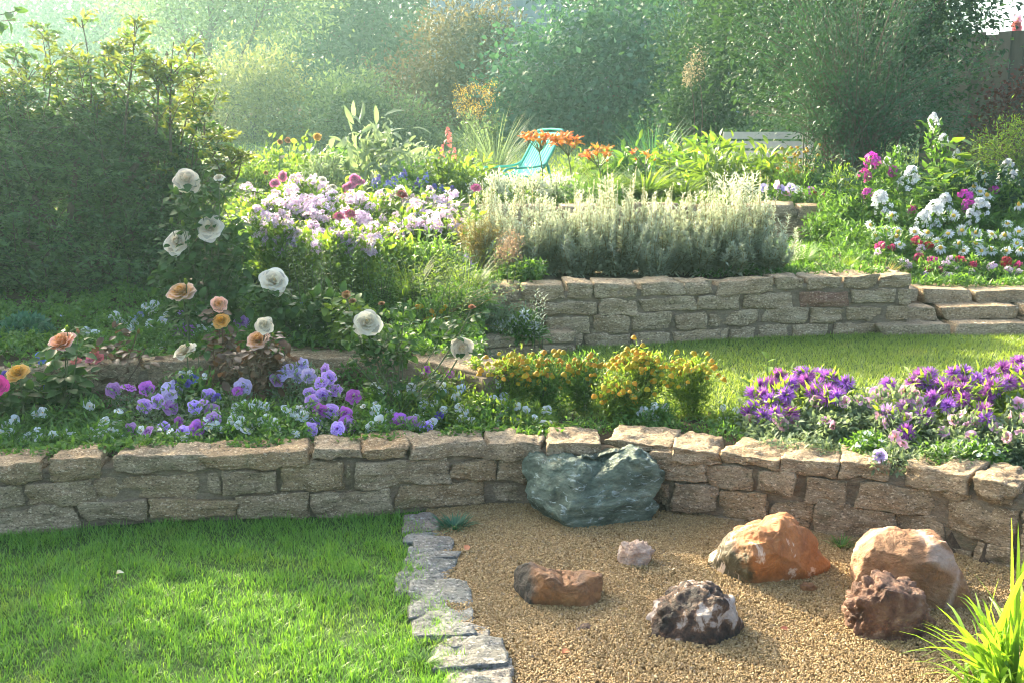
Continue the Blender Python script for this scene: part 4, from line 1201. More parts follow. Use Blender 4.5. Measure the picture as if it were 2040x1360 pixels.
# ------------------------------------------------------------------ roses
def rose_bush(label, d, blooms, base_px, zb=None, clumps=(), leafm=L_ROSE, lsize=.05, nl=40, stemm=STEM, group='rose bushes', canes=True, name='rose_bush', buds=(), base_d=None, tm=LEAF_B, sl=10):
    """blooms: (u, v, kind, r px, face) face = (side, toward, up)"""
    bd = base_d or d
    b0 = P(*base_px, bd); zz = lz(b0[0], bd) if zb is None else zb
    base = np.array((b0[0], bd, zz))
    root = thing(name, label, 'rose bush', base, group)
    ml = MB(); ms = MB()
    def cane(p, r0=.005, r1=.003, nlv=sl):
        mid = np.array((p[0] * .6 + base[0] * .4 - (base[0] + p[0]) / 2, 0, 0)) + rng.normal(size=3) * .01
        c = curve(base + np.array((random.uniform(-.02, .02), random.uniform(-.02, .02), 0)), p, mid, 7)
        tube(ms, c, r0, r1, 5)
        for i in range(nlv):           # leaf sprays of five leaflets along the cane
            t = random.uniform(.25, .95); q = c[int(t * 6)] * (1 - (t * 6 % 1)) + c[min(6, int(t * 6) + 1)] * (t * 6 % 1)
            a = random.uniform(0, 2 * PI); e = np.array((math.cos(a), math.sin(a) * .8, random.uniform(-.1, .5))) * lsize * 1.6
            tube(ms, curve(q, q + e, (0, 0, .008), 3), .0012, .0008, 3)
            pp = np.array([q + e, q + e * .65 + np.cross(e, (0, 0, .35)), q + e * .65 - np.cross(e, (0, 0, .35)), q + e * .3 + np.cross(e, (0, 0, .3)), q + e * .3 - np.cross(e, (0, 0, .3))])
            dd = np.array([e, e * .5 + np.cross(e, (0, 0, 1.)), e * .5 - np.cross(e, (0, 0, 1.)), np.cross(e, (0, 0, 1.)) + e * .3, -np.cross(e, (0, 0, 1.)) + e * .3])
            nn = nrm(rng.normal(size=(5, 3)) * .3 + np.array((0, -.25, 1)))
            ml.scatter(tm, pp, basis(dd + np.array((0, 0, -.01)), nn), lsize * rng.uniform(.7, 1.1, 5))
    parts = []
    for (u, v, kind, r, face) in blooms:
        p = P(u, v, d + random.uniform(-.03, .03)); rr = r * pxm(d)
        f = nrm(np.array((face[0], -face[1], face[2]), float))
        cane(p - f * rr * .45)
        # sepals
        parts.append((kind, p, rr, f))
    for (u, v, kind, r) in buds:
        p = P(u, v, d); cane(p, .004, .002, 3); parts.append((kind, p - np.array((0, 0, r * pxm(d) * .5)), r * pxm(d), nrm(np.array((random.uniform(-.2, .2), 0, 1.)))))
    for (u, v, ru, rv, n) in clumps:
        c = P(u, v, d + .05)
        q = ball(n, c, (ru * pxm(d), .13, rv * pxm(d)), .25)
        leaves(ml, q, lsize, tm, .5, None, .8, .6)
        for k in range(max(1, n // 35)):
            tube(ms, curve(base, q[k], rng.normal(size=3) * .02, 5), .0035, .0015, 4)
    ml.build('foliage', leafm, root, base)
    ms.build('cane', stemm, root, base)
    for kind, p, rr, f in parts:
        bloom(kind, root, p, rr * 1.08, f, base)
    return root
FRONTF, UPF, SIDEF = (-.2, .85, .5), (0, .45, 1), (-.15, .5, .9)
rose_bush('tall white climbing rose with three full blooms against the dark hedge', 5.45, [(372, 360, 'rose_cream', 27, (.35, .8, .5)), (417, 454, 'rose_white', 27, (-.1, .9, .4)), (352, 482, 'rose_white', 27, FRONTF), (436, 353, 'rose_white', 11, UPF)], (415, 690),
    clumps=[(400, 520, 70, 70, 300), (385, 415, 50, 60, 150), (450, 580, 60, 70, 240), (470, 490, 40, 60, 140), (350, 560, 40, 60, 150), (400, 640, 70, 45, 200), (430, 380, 30, 40, 50)], buds=[(398, 308, 'bud', 14), (340, 440, 'bud', 12), (365, 445, 'bud', 12)], lsize=.055)
rose_bush('bushy white rose with one pointed bloom beside the phlox stems', 5.2, [(545, 560, 'rose_white', 28, (.3, .8, .5))], (600, 690), clumps=[(560, 620, 55, 40, 140), (650, 610, 60, 40, 150), (610, 640, 70, 45, 170), (520, 600, 40, 40, 70)], lsize=.055)
rose_bush('slender rose with a white star bloom, a cream bloom and a pale bud', 4.55, [(732, 642, 'rose_white', 28, (.15, .85, .55)), (921, 694, 'rose_cream', 24, (.1, 1, .1)), (940, 612, 'rose_faded', 9, UPF), (690, 590, 'rose_faded', 11, UPF)], (790, 815),
    clumps=[(770, 700, 60, 45, 150), (880, 660, 34, 34, 50), (720, 695, 40, 40, 70), (800, 625, 34, 34, 34)], buds=[(806, 580, 'bud', 20)], lsize=.042)
rose_bush('peach rose with a green bud in front of it, at the left of the bed', 4.5, [(123, 681, 'rose_peach', 32, SIDEF)], (115, 830), clumps=[(120, 770, 65, 45, 70), (150, 820, 45, 30, 30)], buds=[(134, 655, 'bud', 14), (156, 660, 'bud_orange', 10)], lsize=.068, sl=7)
rose_bush('peach rose seen from the side, higher up, just below the white climbing rose', 5.0, [(360, 582, 'rose_peach', 32, SIDEF)], (375, 690), clumps=[(380, 610, 40, 30, 20)], buds=[(371, 561, 'bud', 12)], lsize=.05, sl=6)
rose_bush('small salmon rose over a faded yellow rose, on reddish leaves', 4.9, [(436, 606, 'rose_peach', 18, (.2, 1, .4)), (441, 640, 'rose_gold', 19, (0, .8, .6))], (435, 745), clumps=[(440, 685, 40, 22, 45)], leafm=L_REDLEAF, stemm=STEM_RED, lsize=.045)
rose_bush('dark red leaved rose with a cream bloom above an open pink one', 4.62, [(527, 648, 'rose_cream', 19, (.1, 1, .5)), (513, 676, 'rose_peach', 26, (-.1, .6, .9))], (500, 840), clumps=[(520, 715, 75, 28, 110), (450, 735, 50, 25, 40), (560, 760, 40, 25, 30)], leafm=L_REDLEAF, stemm=STEM_RED, lsize=.048, buds=[(545, 668, 'bud', 9)])
rose_bush('cream rose turned away on a bare stem in front of the rear stone wall', 4.6, [(367, 698, 'rose_cream', 25, (-.35, .35, .8))], (385, 820), clumps=[(400, 690, 25, 25, 12)], lsize=.05, sl=4, leafm=L_ROSE)
rose_bush('golden orange rose low at the left edge', 4.4, [(36, 742, 'rose_gold', 25, (0, .6, .8))], (45, 850), clumps=[(60, 790, 60, 40, 24)], lsize=.07, sl=5)
rose_bush('coral rose half hidden behind bronze leaves', 4.75, [(188, 709, 'rose_coral', 17, (0, .7, .8)), (151, 717, 'rose_coral', 11, UPF), (176, 717, 'rose_pink', 7, UPF)], (200, 830), clumps=[(230, 690, 30, 45, 34), (250, 740, 50, 30, 30), (180, 760, 40, 30, 20)], leafm=L_REDLEAF, stemm=STEM_RED, lsize=.055, buds=[(275, 660, 'bud_orange', 10), (290, 690, 'bud', 9)])
rose_bush('hot pink rose cut by the left edge of the picture', 4.3, [(-4, 766, 'rose_hot', 20, (.2, .8, .4))], (0, 860), clumps=[(10, 800, 40, 30, 20)], lsize=.06, sl=4)
rose_bush('faded brown rose with pale young leaves behind the slender rose', 5.1, [(690, 585, 'rose_faded', 10, UPF), (702, 600, 'rose_faded', 9, UPF), (760, 605, 'rose_faded', 8, UPF)], (690, 700), clumps=[(690, 620, 55, 35, 90), (700, 660, 50, 30, 60)], leafm=L_LIME, lsize=.05)

# upper left bed
d_up = lambda u, v: float(np.interp(v, [600, 700], [5.75, 5.15]))
flower_plant('petunia', 'violet petunia up in the rear bed between the two peach roses', 'petunia', pk([(339, 643), (378, 647), (365, 633)], 'petunia') + [(378, 665, 'petunia_mag', 19), (373, 621, 'petunia', 13), (389, 622, 'petunia', 13), (350, 660, 'petunia', 12), (482, 642, 'petunia', 16)], d_up, group=PG, **pt)
vu = dict(vi); vu.update(spread=.06, lsize=.038)
flower_plant('viola', 'white violas in front of the dark hedge, left of the rear petunia', 'viola', whites([(309, 609), (305, 622), (228, 630), (238, 640), (256, 640), (301, 647), (268, 645), (262, 655), (318, 694), (325, 675), (332, 630), (325, 640), (290, 612)]), d_up, group=VG, **vu)
flower_plant('viola', 'a few white and pale blue violas at the foot of the dark hedge', 'viola', whites([(171, 660), (194, 669), (200, 672), (186, 668)]) + [(126, 630, 'viola_pale', 9), (280, 628, 'viola_pale', 9), (266, 634, 'viola_pale', 8)], d_up, group=VG, **vu)
flower_plant('viola', 'white violas around the salmon rose in the rear bed', 'viola', whites([(401, 655), (408, 660), (427, 654), (395, 665), (418, 664)]), d_up, group=VG, **vu)
flower_plant('viola', 'white snapdragons and violas in the shade above the rear stone wall', 'viola', whites([(587, 664), (592, 655), (601, 664), (608, 668), (619, 678), (596, 646), (587, 641), (648, 655), (645, 645), (657, 673), (612, 660), (580, 670), (640, 680)], 11), d_up, group=VG, **vu)
flower_plant('pansy', 'dark blue pansies in the shade below the pointed white rose', 'pansy', [(501, 621, 'viola_blue', 9), (493, 624, 'viola_blue', 9), (508, 618, 'viola_blue', 9), (523, 602, 'viola_pale', 9), (549, 609, 'viola_blue', 9), (565, 605, 'viola_blue', 9), (570, 615, 'viola_pale', 9), (603, 609, 'viola_blue', 10), (577, 638, 'viola_blue', 10), (558, 603, 'viola_blue', 8)], lambda u, v: 5.9, L_MID, LEAF, .036, 90, None, 10, .06, .3, .3, fill=800)
mb = MB(); c = P(40, 680, 5.3)
q = ball(2600, (c[0] - .02, 5.4, c[2] - .05), (.17, .17, .17), .55)
leaves(mb, q, .034, LEAF_W, .9, c - np.array((0, 0, .1)), .5)
rt = thing('columbine', 'rounded mound of blue green lobed leaves at the left edge under the hedge', 'plant', (c[0], 5.4, lz(c[0], 5.4)))
mb.build('foliage', L_TEAL, rt, rt.location)
ms = MB()
for k in range(14): tube(ms, curve(rt.location, q[k * 9], (0, 0, 0), 3), .003, .0015, 4)
ms.build('stem', STEM, rt, rt.location)

# ------------------------------------------------------------------ yellow button bushes
def button_bush(label, cx, w, base_v, top_v, d, n, kind, seed):
    b = P(cx, base_v, d); zb = lz(b[0], d)
    base = np.array((b[0], d, zb))
    root = thing('button_bush', label, 'yellow flower bush', base, 'yellow button flower bushes')
    ht = P(cx, top_v, d)[2] - zb; rw = w / 2 * pxm(d)
    mb = MB(); ms = MB()
    r = np.random.default_rng(seed)
    heads = []
    for k in range(11):
        a = r.uniform(0, 2 * PI); q = r.random() ** .6
        tipp = base + np.array((math.cos(a) * rw * .8 * q, math.sin(a) * rw * .6 * q, ht * (1 - .35 * q * q) * r.uniform(.85, 1.0)))
        tube(ms, curve(base + np.array((math.cos(a) * .02, math.sin(a) * .02, 0)), tipp, (0, 0, .02), 5), .0025, .0015, 4)
        m_ = 330; t = r.random(m_) ** .7
        pts = base + (tipp - base) * t[:, None] + r.normal(size=(m_, 3)) * .032
        pts[:, 2] = np.maximum(pts[:, 2], zb + .004)
        leaves(mb, pts, .028, LEAF_N, .5, base, .8)
        heads.append(tipp)
    mb.build('foliage', L_MID if kind == 'button_dull' else L_LIME, root, base); ms.build('stem', STEM, root, base)
    for k in range(n):
        h = heads[r.integers(len(heads))]
        p = h + r.normal(size=3) * np.array((.036, .03, .026)) + np.array((0, -.012, .012))
        bloom(kind, root, p, r.uniform(.010, .016), nrm(np.array((r.normal() * .3, -.3, 1))), base)
    return root
button_bush('yellow button flower bush at the left end of its row, beside the pansies', 1010, 120, 845, 712, 4.72, 80, 'button', 1)
button_bush('dull button flower bush in shade, second in its row, mostly gone over', 1085, 120, 842, 716, 4.74, 60, 'button_dull', 2)
button_bush('button flower bush with few flowers in the middle of its row', 1160, 120, 840, 718, 4.76, 60, 'button_dull', 3)
button_bush('brightest yellow button flower bush, tallest of the row', 1265, 140, 846, 700, 4.68, 98, 'button', 4)
button_bush('leafy button flower bush in front of the tallest one, flowers at the left', 1228, 80, 850, 762, 4.56, 60, 'button', 5)
button_bush('button flower bush at the right end of its row, yellow only on top', 1372, 130, 848, 722, 4.66, 60, 'button', 6)

# ------------------------------------------------------------------ asters and petunias on the right
def more(lst, k, seed, s=20):
    r = random.Random(seed); out = list(lst)
    for i in range(k):
        b = lst[r.randrange(len(lst))]; out.append((b[0] + r.uniform(-1, 1) * s, b[1] + r.uniform(-.2, 1) * s * .9, b[2]) + tuple(b[3:]))
    return out
def d_ast(u, v): return np.interp(u, [1480, 1700, 2040], [4.3, 4.1, 3.95]) + np.interp(v, [720, 800, 915], [.42, .15, -.22])
AG = 'purple asters in the sunny bed'
asd = dict(leafm=L_LIME, ltm=LEAF_N, lsize=.05, nleaf=55, r_px=21, spread=.035, face_up=.8, jit=.3, stem_r=.0022)
flower_plant('aster', 'purple aster cluster at the left end of the sunny bed', 'aster', more(pk([(1552, 748), (1533, 766), (1575, 764), (1502, 780), (1547, 782), (1535, 797), (1499, 811), (1521, 828), (1556, 809), (1515, 768)], 'aster'), 11, 0), d_ast, group=AG, **asd)
flower_plant('aster', 'purple aster cluster just right of the first, its flowers facing up', 'aster', more(pk([(1596, 744), (1616, 751), (1627, 780), (1649, 751), (1660, 768), (1685, 761), (1651, 778), (1668, 785), (1640, 765)], 'aster'), 11, 1), d_ast, group=AG, **asd)
flower_plant('aster', 'lilac and purple asters in the middle with one dark open flower', 'aster', pk([(1844, 827), (1805, 858), (1858, 792), (1889, 806), (1770, 764)], 'aster') + pk([(1765, 821), (1805, 809)], 'aster_lilac', 23), d_ast, group=AG, **asd)
flower_plant('aster', 'purple asters in front of the sunlit lawn, right of the middle', 'aster', more(pk([(1848, 747), (1820, 761), (1850, 760), (1900, 745), (1920, 740), (1948, 757), (1917, 762), (1920, 778), (1875, 765)], 'aster'), 11, 2), d_ast, group=AG, **asd)
flower_plant('aster', 'tall purple asters rising at the right edge of the picture', 'aster', more(pk([(1967, 771), (1972, 745), (1998, 733), (2028, 721), (2035, 738), (1962, 795), (1955, 816), (2050, 760), (2010, 760), (1990, 765)], 'aster', 20), 11, 3), d_ast, group=AG, **asd)
PP = 'pink petunias in the sunny bed'
ppd = dict(leafm=L_GREY, ltm=LEAF, lsize=.03, nleaf=110, r_px=13.5, spread=.05, face_up=.4, jit=.6, fill=900)
flower_plant('petunia', 'pink petunia under the left aster cluster', 'petunia', pk([(1551, 835), (1582, 840), (1495, 833), (1560, 845, )[:2], (1627, 798)], 'petunia_pink'), d_ast, group=PP, **ppd)
flower_plant('petunia', 'pale pink petunia with leggy grey leaves between the aster clusters', 'petunia', pk([(1646, 835), (1682, 799), (1713, 795), (1744, 778), (1758, 782), (1735, 800), (1660, 848)], 'petunia_pink'), d_ast, group=PP, **ppd)
flower_plant('petunia', 'pink petunia mixed among the lilac asters', 'petunia', pk([(1803, 778), (1806, 830), (1765, 842), (1755, 828), (1830, 800), (1820, 785)], 'petunia_pink'), d_ast, group=PP, **ppd)
flower_plant('petunia', 'trailing pink petunia with flowers hanging over the wall', 'petunia', pk([(1798, 884), (1782, 868)], 'petunia_pink') + [(1753, 908, 'petunia_lav', 17), (1762, 938, None), (1778, 925, None)], lambda u, v: 3.80 if v > 850 else 3.95, group=PP, **{**ppd, 'fill': 60, 'nleaf': 55, 'spread': .032, 'lsize': .024, 'zbase': .27})
flower_plant('petunia', 'pink petunia at the right, in front of the tall asters', 'petunia', pk([(1879, 858), (1913, 823), (1943, 839), (1971, 839), (1900, 835), (1935, 868), (1925, 850), (1985, 850)], 'petunia_pink'), d_ast, group=PP, **ppd)
flower_plant('petunia', 'pale pink petunia cut by the right edge of the picture', 'petunia', pk([(2028, 802), (2045, 830), (2015, 830), (2035, 860), (2005, 870)], 'petunia_pink'), d_ast, group=PP, **ppd)
WG = 'small white flowers along the sunny wall'
flower_plant('alyssum', 'tiny white flowers above the wall, left of the hanging petunia', 'white flower', whites([(1715, 872), (1722, 880), (1735, 868), (1742, 885), (1728, 862), (1710, 885), (1755, 875)], 8), d_ast, group=WG, leafm=L_MID, ltm=LEAF, lsize=.024, nleaf=90, spread=.04, fill=500)
flower_plant('alyssum', 'tiny white flowers in a patch on the right of the wall', 'white flower', whites([(1893, 885), (1900, 895), (1915, 882), (1920, 900), (1930, 890), (1945, 880), (1960, 895), (1975, 885), (1985, 900), (1950, 905), (1880, 900), (1965, 905), (1860, 890), (1905, 908)], 8), d_ast, group=WG, leafm=L_MID, ltm=LEAF, lsize=.024, nleaf=90, spread=.04, fill=700)
carpet('ground_cover', 9000, (.15, 1.25), (4.2, 5.0), lambda x, y: .07 + 0 * x, L_MID, LEAF_N, .03, 4, 6, -.3, lambda x, y: (y > f1(x) + .2) & (y < f1(x) + .42))
carpet('ground_cover', 26000, (.9, 2.6), (3.5, 4.8), lambda x, y: .10 + .06 * sm(3.8, 4.4, y), L_GREY, LEAF_N, .036, 3, 5, -.4, lambda x, y: (y > f1(x) + .13) & (y < f1(x) + 1.0) & (x > .98 + .1 * (y - 4)))
# bright young plant and seedlings by the asters
def leafy_stem(name, label, cat, pxs, d, leafm, lsize, tm=LEAF_B, n=14, sp=.35, group=None, r0=.003, droop=0.0, zb=None, top=None):
    """one or more upright stems with leaves in pairs; pxs = [(base u, base v, tip u, tip v), ...]"""
    b = P(pxs[0][0], pxs[0][1], d); z = lz(b[0], d) if zb is None else zb
    base = np.array((b[0], d, z))
    root = thing(name, label, cat, base, group)
    ml, ms = MB(), MB()
    for (u0, v0, u1, v1) in pxs:
        a = P(u0, v0, d + random.uniform(-.04, .04)); a[2] = min(z, a[2]); e = P(u1, v1, d + random.uniform(-.03, .03))
        c = curve(a, e, rng.normal(size=3) * .01, 9)
        tube(ms, c, r0, r0 * .5, 4)
        t = np.linspace(.25, 1, n); idx = t * 8; i0 = np.minimum(idx.astype(int), 7)
        q = c[i0] + (c[i0 + 1] - c[i0]) * (idx - i0)[:, None]
        az = np.arange(n) * 2.4 + random.uniform(0, 6)
        up = sp + .9 * (t - .4)
        dd = np.stack([np.cos(az), np.sin(az), up - droop], axis=1)
        nn = np.stack([-np.cos(az) * up, -np.sin(az) * up, np.ones(n)], axis=1)
        ml.scatter(tm, q, basis(dd, nn), lsize * (1.1 - .5 * t) * rng.uniform(.8, 1.2, n))
    ml.build('foliage', leafm, root, base); ms.build('stem', STEM, root, base)
    return root
leafy_stem('seedling', 'bright lime leafy shoot standing up behind the left asters', 'plant', [(1525, 800, 1528, 712), (1500, 810, 1492, 755)], 4.85, L_LIME, .075, LEAF_B, 9)
leafy_stem('seedling', 'pair of small seedlings sprouting on top of the wall bend', 'plant', [(1128, 848, 1132, 818), (1150, 848, 1152, 828)], 4.42, L_LIME, .035, LEAF_B, 7)

# ------------------------------------------------------------------ ornamental grass, bottom right
gb = G(2010, 1420, -.0)
root = thing('ornamental_grass', 'arching clump of bright green grass in the bottom right corner', 'grass clump', gb)
mb = MB()
tips = [(2015, 1030), (2045, 1060), (1940, 1140), (1990, 1150), (1915, 1180), (1865, 1205), (1835, 1240), (1815, 1295), (1830, 1310), (1905, 1275), (1955, 1190), (2045, 1130), (1890, 1240), (1950, 1240), (2000, 1225), (1875, 1320), (1850, 1270), (2060, 1110), (2080, 1060), (2025, 1190), (1985, 1290), (1925, 1330), (1960, 1300)]
for k in range(170):
    if k < len(tips) * 3:
        u, v = tips[k % len(tips)]
        if k >= len(tips): u, v = u + random.uniform(-45, 45), v + random.uniform(0, 70)
        tip = P(u, v, gb[1] + random.uniform(-.12, .16))
    else:
        a = random.uniform(0, 2 * PI); l = random.uniform(.1, .34)
        tip = gb + np.array((math.cos(a) * l, math.sin(a) * l * .8, random.uniform(.06, .34) * (1 - l)))
    a0 = gb + rng.normal(size=3) * np.array((.05, .05, 0))
    n = 8; c = curve(a0, tip, (0, 0, random.uniform(.03, .09)), n)
    side = nrm(np.cross(tip - a0, (rng.normal() * .4, .5, 1.0)))
    w = .0065 * np.array([.7, .95, 1, 1, .9, .75, .45, .03])[:, None] * random.uniform(.7, 1.2)
    V = np.concatenate([c - side * w, c + side * w * 1.0])
    mid = c - np.array((0, 0, .0015))
    mb.add(V, [(i, n + i, n + i + 1, i + 1) for i in range(n - 1)], None, np.tile(np.linspace(0, 1, n), 2))
mb.build('blade_tuft', leaf_mat('bright_blade', (.10, .22, .025), (.22, .36, .06), .5, .35, (1.7, 1.6, .5)), root, gb)
for (u, v, lab, s) in ((905, 1052, 'small dark grass tuft in the gravel beside the first edging stones', 1.0), (845, 1320, 'grass tuft growing over the edge of the layered slab', .6), (1675, 1088, 'moss clump at the foot of the right wall behind the orange rock', .5)):
    b = G(u, v, 0); n = int(160 * s)
    rt = thing('grass_tuft', lab, 'grass tuft', b)
    a = rng.uniform(0, 2 * PI, n); l = rng.random(n)
    pts = b + np.stack([np.cos(a) * .05 * l, np.sin(a) * .04 * l, np.zeros(n)], axis=1) * s ** .5
    d = np.stack([np.cos(a) * .8, np.sin(a) * .8, .6 + rng.random(n)], axis=1)
    m = MB(); m.scatter(blade_tm(.08, .4, 3), pts, basis(d, np.stack([-np.cos(a), -np.sin(a), np.full(n, .4)], axis=1)), .075 * rng.uniform(.4, 1.1, n) * s ** .5)
    m.build('blade_tuft', L_TEAL if s == 1 else L_MID, rt, b)

# petals and leaves dropped on the lawn and the gravel
for i, (u, v, k, lab) in enumerate(((232, 1142, 'p', 'white petal lying on the lawn, left of its middle'), (930, 1085, 'l', 'dry leaf on the gravel beside the third edging slab'), (1250, 1210, 'l', 'dry leaf on the gravel between the brown log-like rock and the mottled rock'), (1555, 1250, 'l', 'dry leaf on the gravel right of the mottled rock'), (1120, 1300, 'l', 'dry leaf on the open gravel near the bottom of the picture'), (1340, 1135, 'p', 'pink petal on the gravel beside the white quartz stone'))):
    p = G(u, v, .035 if u < 830 else .008); m = MB()
    m.scatter(LEAF_B if k == 'l' else leaf_big(.9, .25, -.2), [p], basis(rng.normal(size=(1, 3)) * np.array((1, 1, .1)), np.array((.1, -.1, 1.))), .04 if k == 'l' else .028)
    rt = m.build('fallen_leaf' if k == 'l' else 'fallen_petal', M_BROWN if k == 'l' else M_WHITE, None, p); rt.location = p
    tag(rt, lab, 'leaf' if k == 'l' else 'petal', 'fallen petals and leaves')
# ------------------------------------------------------------------ shrubs and trees
def px_ellipse(u, v, d): return P(u, v, d)
def shrub(name, label, cat, lumps, d, leafm, tm, size, n, base_u=None, depth=.8, trunk=True, group=None, shoots=(), up=.5, jit=.7, droop=0.0, shell=.45, trunk_r=.03, stems=8, zb=None, twigs=True, barkm=None, up_n=1.0, clump=26, csp=1.9, young=None, ylumps=()):
    """lumps: (u, v, ru, rv) in photo pixels at distance d (+ optional 5th: distance offset)"""
    cs = [(P(l[0], l[1], d + (l[4] if len(l) > 4 else 0)), l[2] * pxm(d), l[3] * pxm(d)) for l in lumps]
    bu = base_u if base_u is not None else np.mean([l[0] for l in lumps])
    b = P(bu, 300, d); z = lz(b[0], d) if zb is None else zb
    base = np.array((b[0], d, z))
    root = thing(name, label, cat, base, group)
    ml, ms = MB(), MB()
    w = np.array([c[1] * c[2] for c in cs]); w = w / w.sum()
    top = max(cs, key=lambda c: c[0][2])
    for (c, rx, rz), wt in zip(cs, w):
        k = int(n * wt)
        # clumped: leaves gather round many twig ends so the crown has gaps and lit tufts
        nt = max(6, k // clump)
        tw = ball(nt, c, (rx, min(depth, max(rx, rz)) , rz), shell)
        pick = rng.integers(nt, size=k)
        sp = size * csp
        q = tw[pick] + rng.normal(size=(k, 3)) * sp
        q[:, 2] = np.maximum(q[:, 2], land(q[:, 0], q[:, 1]) + .01)
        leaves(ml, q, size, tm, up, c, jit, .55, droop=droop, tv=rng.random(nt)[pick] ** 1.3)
        if trunk:
            start = base + np.array((rng.normal() * .05, rng.normal() * .05, -.02))
            lim = curve(start, c, rng.normal(size=3) * .08 + np.array((0, 0, .05)), 8)
            tube(ms, lim, trunk_r, trunk_r * .35, 6)
            for j in range(min(stems, nt)):
                a = lim[rng.integers(4, 8)]
                tube(ms, curve(a, tw[j], rng.normal(size=3) * .05, 5), trunk_r * .28, trunk_r * .08, 4)
    my = MB() if young else ml
    for (lu, lv, lr, n_) in ylumps:
        c = P(lu, lv, d + random.uniform(-.3, .3)); tw = ball(max(4, n_ // 22), c, (lr * pxm(d), .3, lr * pxm(d)), .2)
        pick = rng.integers(len(tw), size=n_); q = tw[pick] + rng.normal(size=(n_, 3)) * size * 1.3
        leaves(my, q, size * 1.1, tm, up, c - np.array((0, 0, .3)), jit, .6)
        for j in range(min(8, len(tw))): tube(ms, curve(c - np.array((0, 0, .35)), tw[j], (0, 0, 0), 4), .006, .002, 4)
    for (u0, v0, u1, v1, nl) in shoots:
        a, e = P(u0, v0, d), P(u1, v1, d)
        c = curve(a, e, rng.normal(size=3) * .03, 9)
        tube(ms, c, .006, .002, 4)
        t = rng.random(nl); i0 = np.minimum((t * 8).astype(int), 7)
        q = c[i0] + (c[i0 + 1] - c[i0]) * ((t * 8) - i0)[:, None]
        dd = rng.normal(size=(nl, 3)) + np.array((0, 0, .6))
        sz = size * (1.25 - .6 * t)
        my.scatter(tm, q, basis(dd, nrm(rng.normal(size=(nl, 3)) * .6 + np.array((0, 0, 1)))), sz * 1.15)
    ml.build('foliage', leafm, root, base)
    if young: my.build('sunlit_young_shoots', young, root, base)
    if ms.n: ms.build('trunk', barkm or BARK, root, base)
    return root

# the big hedge on the left
H_LEAF = leaf_mat('hedge_leaf', (.022, .066, .032), (.095, .185, .085), .42, .38, (2.2, 1.9, .6))
H_SUNLIT = leaf_mat('sunlit_young_leaf', (.06, .11, .02), (.15, .19, .05), .5, .42, (2.2, 1.9, .8))  # young leaf tone, lightened and yellowed to paint in the sunlit top
r_h = random.Random(3)
HB = [(30, 320, 160, 130), (215, 320, 135, 130), (110, 250, 55, 50), (255, 235, 50, 55), (180, 235, 45, 45), (320, 270, 40, 55), (40, 260, 55, 45), (360, 320, 35, 55), (60, 500, 210, 130), (250, 500, 160, 140), (335, 430, 60, 130), (-160, 340, 190, 190), (-160, 520, 180, 130), (-420, 300, 200, 250), (-420, 520, 200, 130), (395, 360, 30, 50)]
def spray(ml, ms, a, e, n, size, bend, tm):
    """a twig from a to e with leaflets in two ranks along it"""
    c = curve(a, e, bend, 8)
    tube(ms, c, .004, .0015, 3)
    t = np.sort(rng.random(n)) * .95 + .05; i0 = np.minimum((t * 7).astype(int), 6)
    q = c[i0] + (c[i0 + 1] - c[i0]) * (t * 7 - i0)[:, None]
    tang = nrm(c[i0 + 1] - c[i0]); side = nrm(np.cross(tang, np.array((.1, .2, 1.)))) * np.where(np.arange(n) % 2, 1, -1)[:, None]
    dd = side * .9 + tang * .6 + rng.normal(size=(n, 3)) * .45
    ml.scatter(tm, q + side * rng.uniform(0, .05, (n, 1)), basis(dd, nrm(rng.normal(size=(n, 3)) * .5 + np.array((0, -.25, 1)))), size * (1.15 - .45 * t) * rng.uniform(.7, 1.2, n), 0, np.full(n, random.random() ** 1.4))
b = P(150, 300, 6.6); base = np.array((b[0], 6.6, lz(b[0], 6.6)))
hroot = thing('hedge_bush', 'huge dense dark bush filling the left side, its shoots glowing in the sun', 'bush', base)
ml, my, ms = MB(), MB(), MB(); hsz = .056; HT = leaf_tm(.5)
for (u, v, ru, rv) in HB:
    c = P(u, v, 6.6); rx, rz = ru * pxm(6.6), rv * pxm(6.6); ry = min(.6, max(rx, rz))
    inner = ball(int(ru * rv * .12), c, (rx * .7, ry * .55, rz * .7), .3); inner[:, 2] = np.maximum(inner[:, 2], .47)
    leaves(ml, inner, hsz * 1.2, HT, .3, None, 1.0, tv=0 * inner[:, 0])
    for k in range(4): tube(ms, curve(base + rng.normal(size=3) * np.array((.1, .05, 0)), c, rng.normal(size=3) * .1, 7), .03, .012, 6)
    nsp = int(ru * rv / 165)
    for k in range(nsp):
        dv = rdir(1)[0]; dv[1] = -abs(dv[1]) if random.random() < .8 else dv[1]
        tip = c + dv * np.array((rx, ry, rz)) * random.uniform(.8, 1.14); L = random.uniform(.28, .62)
        out = nrm(dv * np.array((1, 1, .7)) + np.array((0, 0, .55)) + rng.normal(size=3) * .25)
        if tip[2] < .52: continue
        if (tip[2] > 1.35 or tip[0] > -2.1) and random.random() < .12:
            ex = random.uniform(.12, .35); tip = tip + out * ex * np.array((1, .5, 1)); L = L + ex
            if random.random() < .4: continue
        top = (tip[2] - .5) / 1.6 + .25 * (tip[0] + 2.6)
        spray(my if random.random() < max(0, top - .75) * 2.2 else ml, ms, tip - out * L, tip, 46, hsz, (0, 0, .04), HT)  # lighter leaves towards top and right edge: sunlight put into the leaf colour
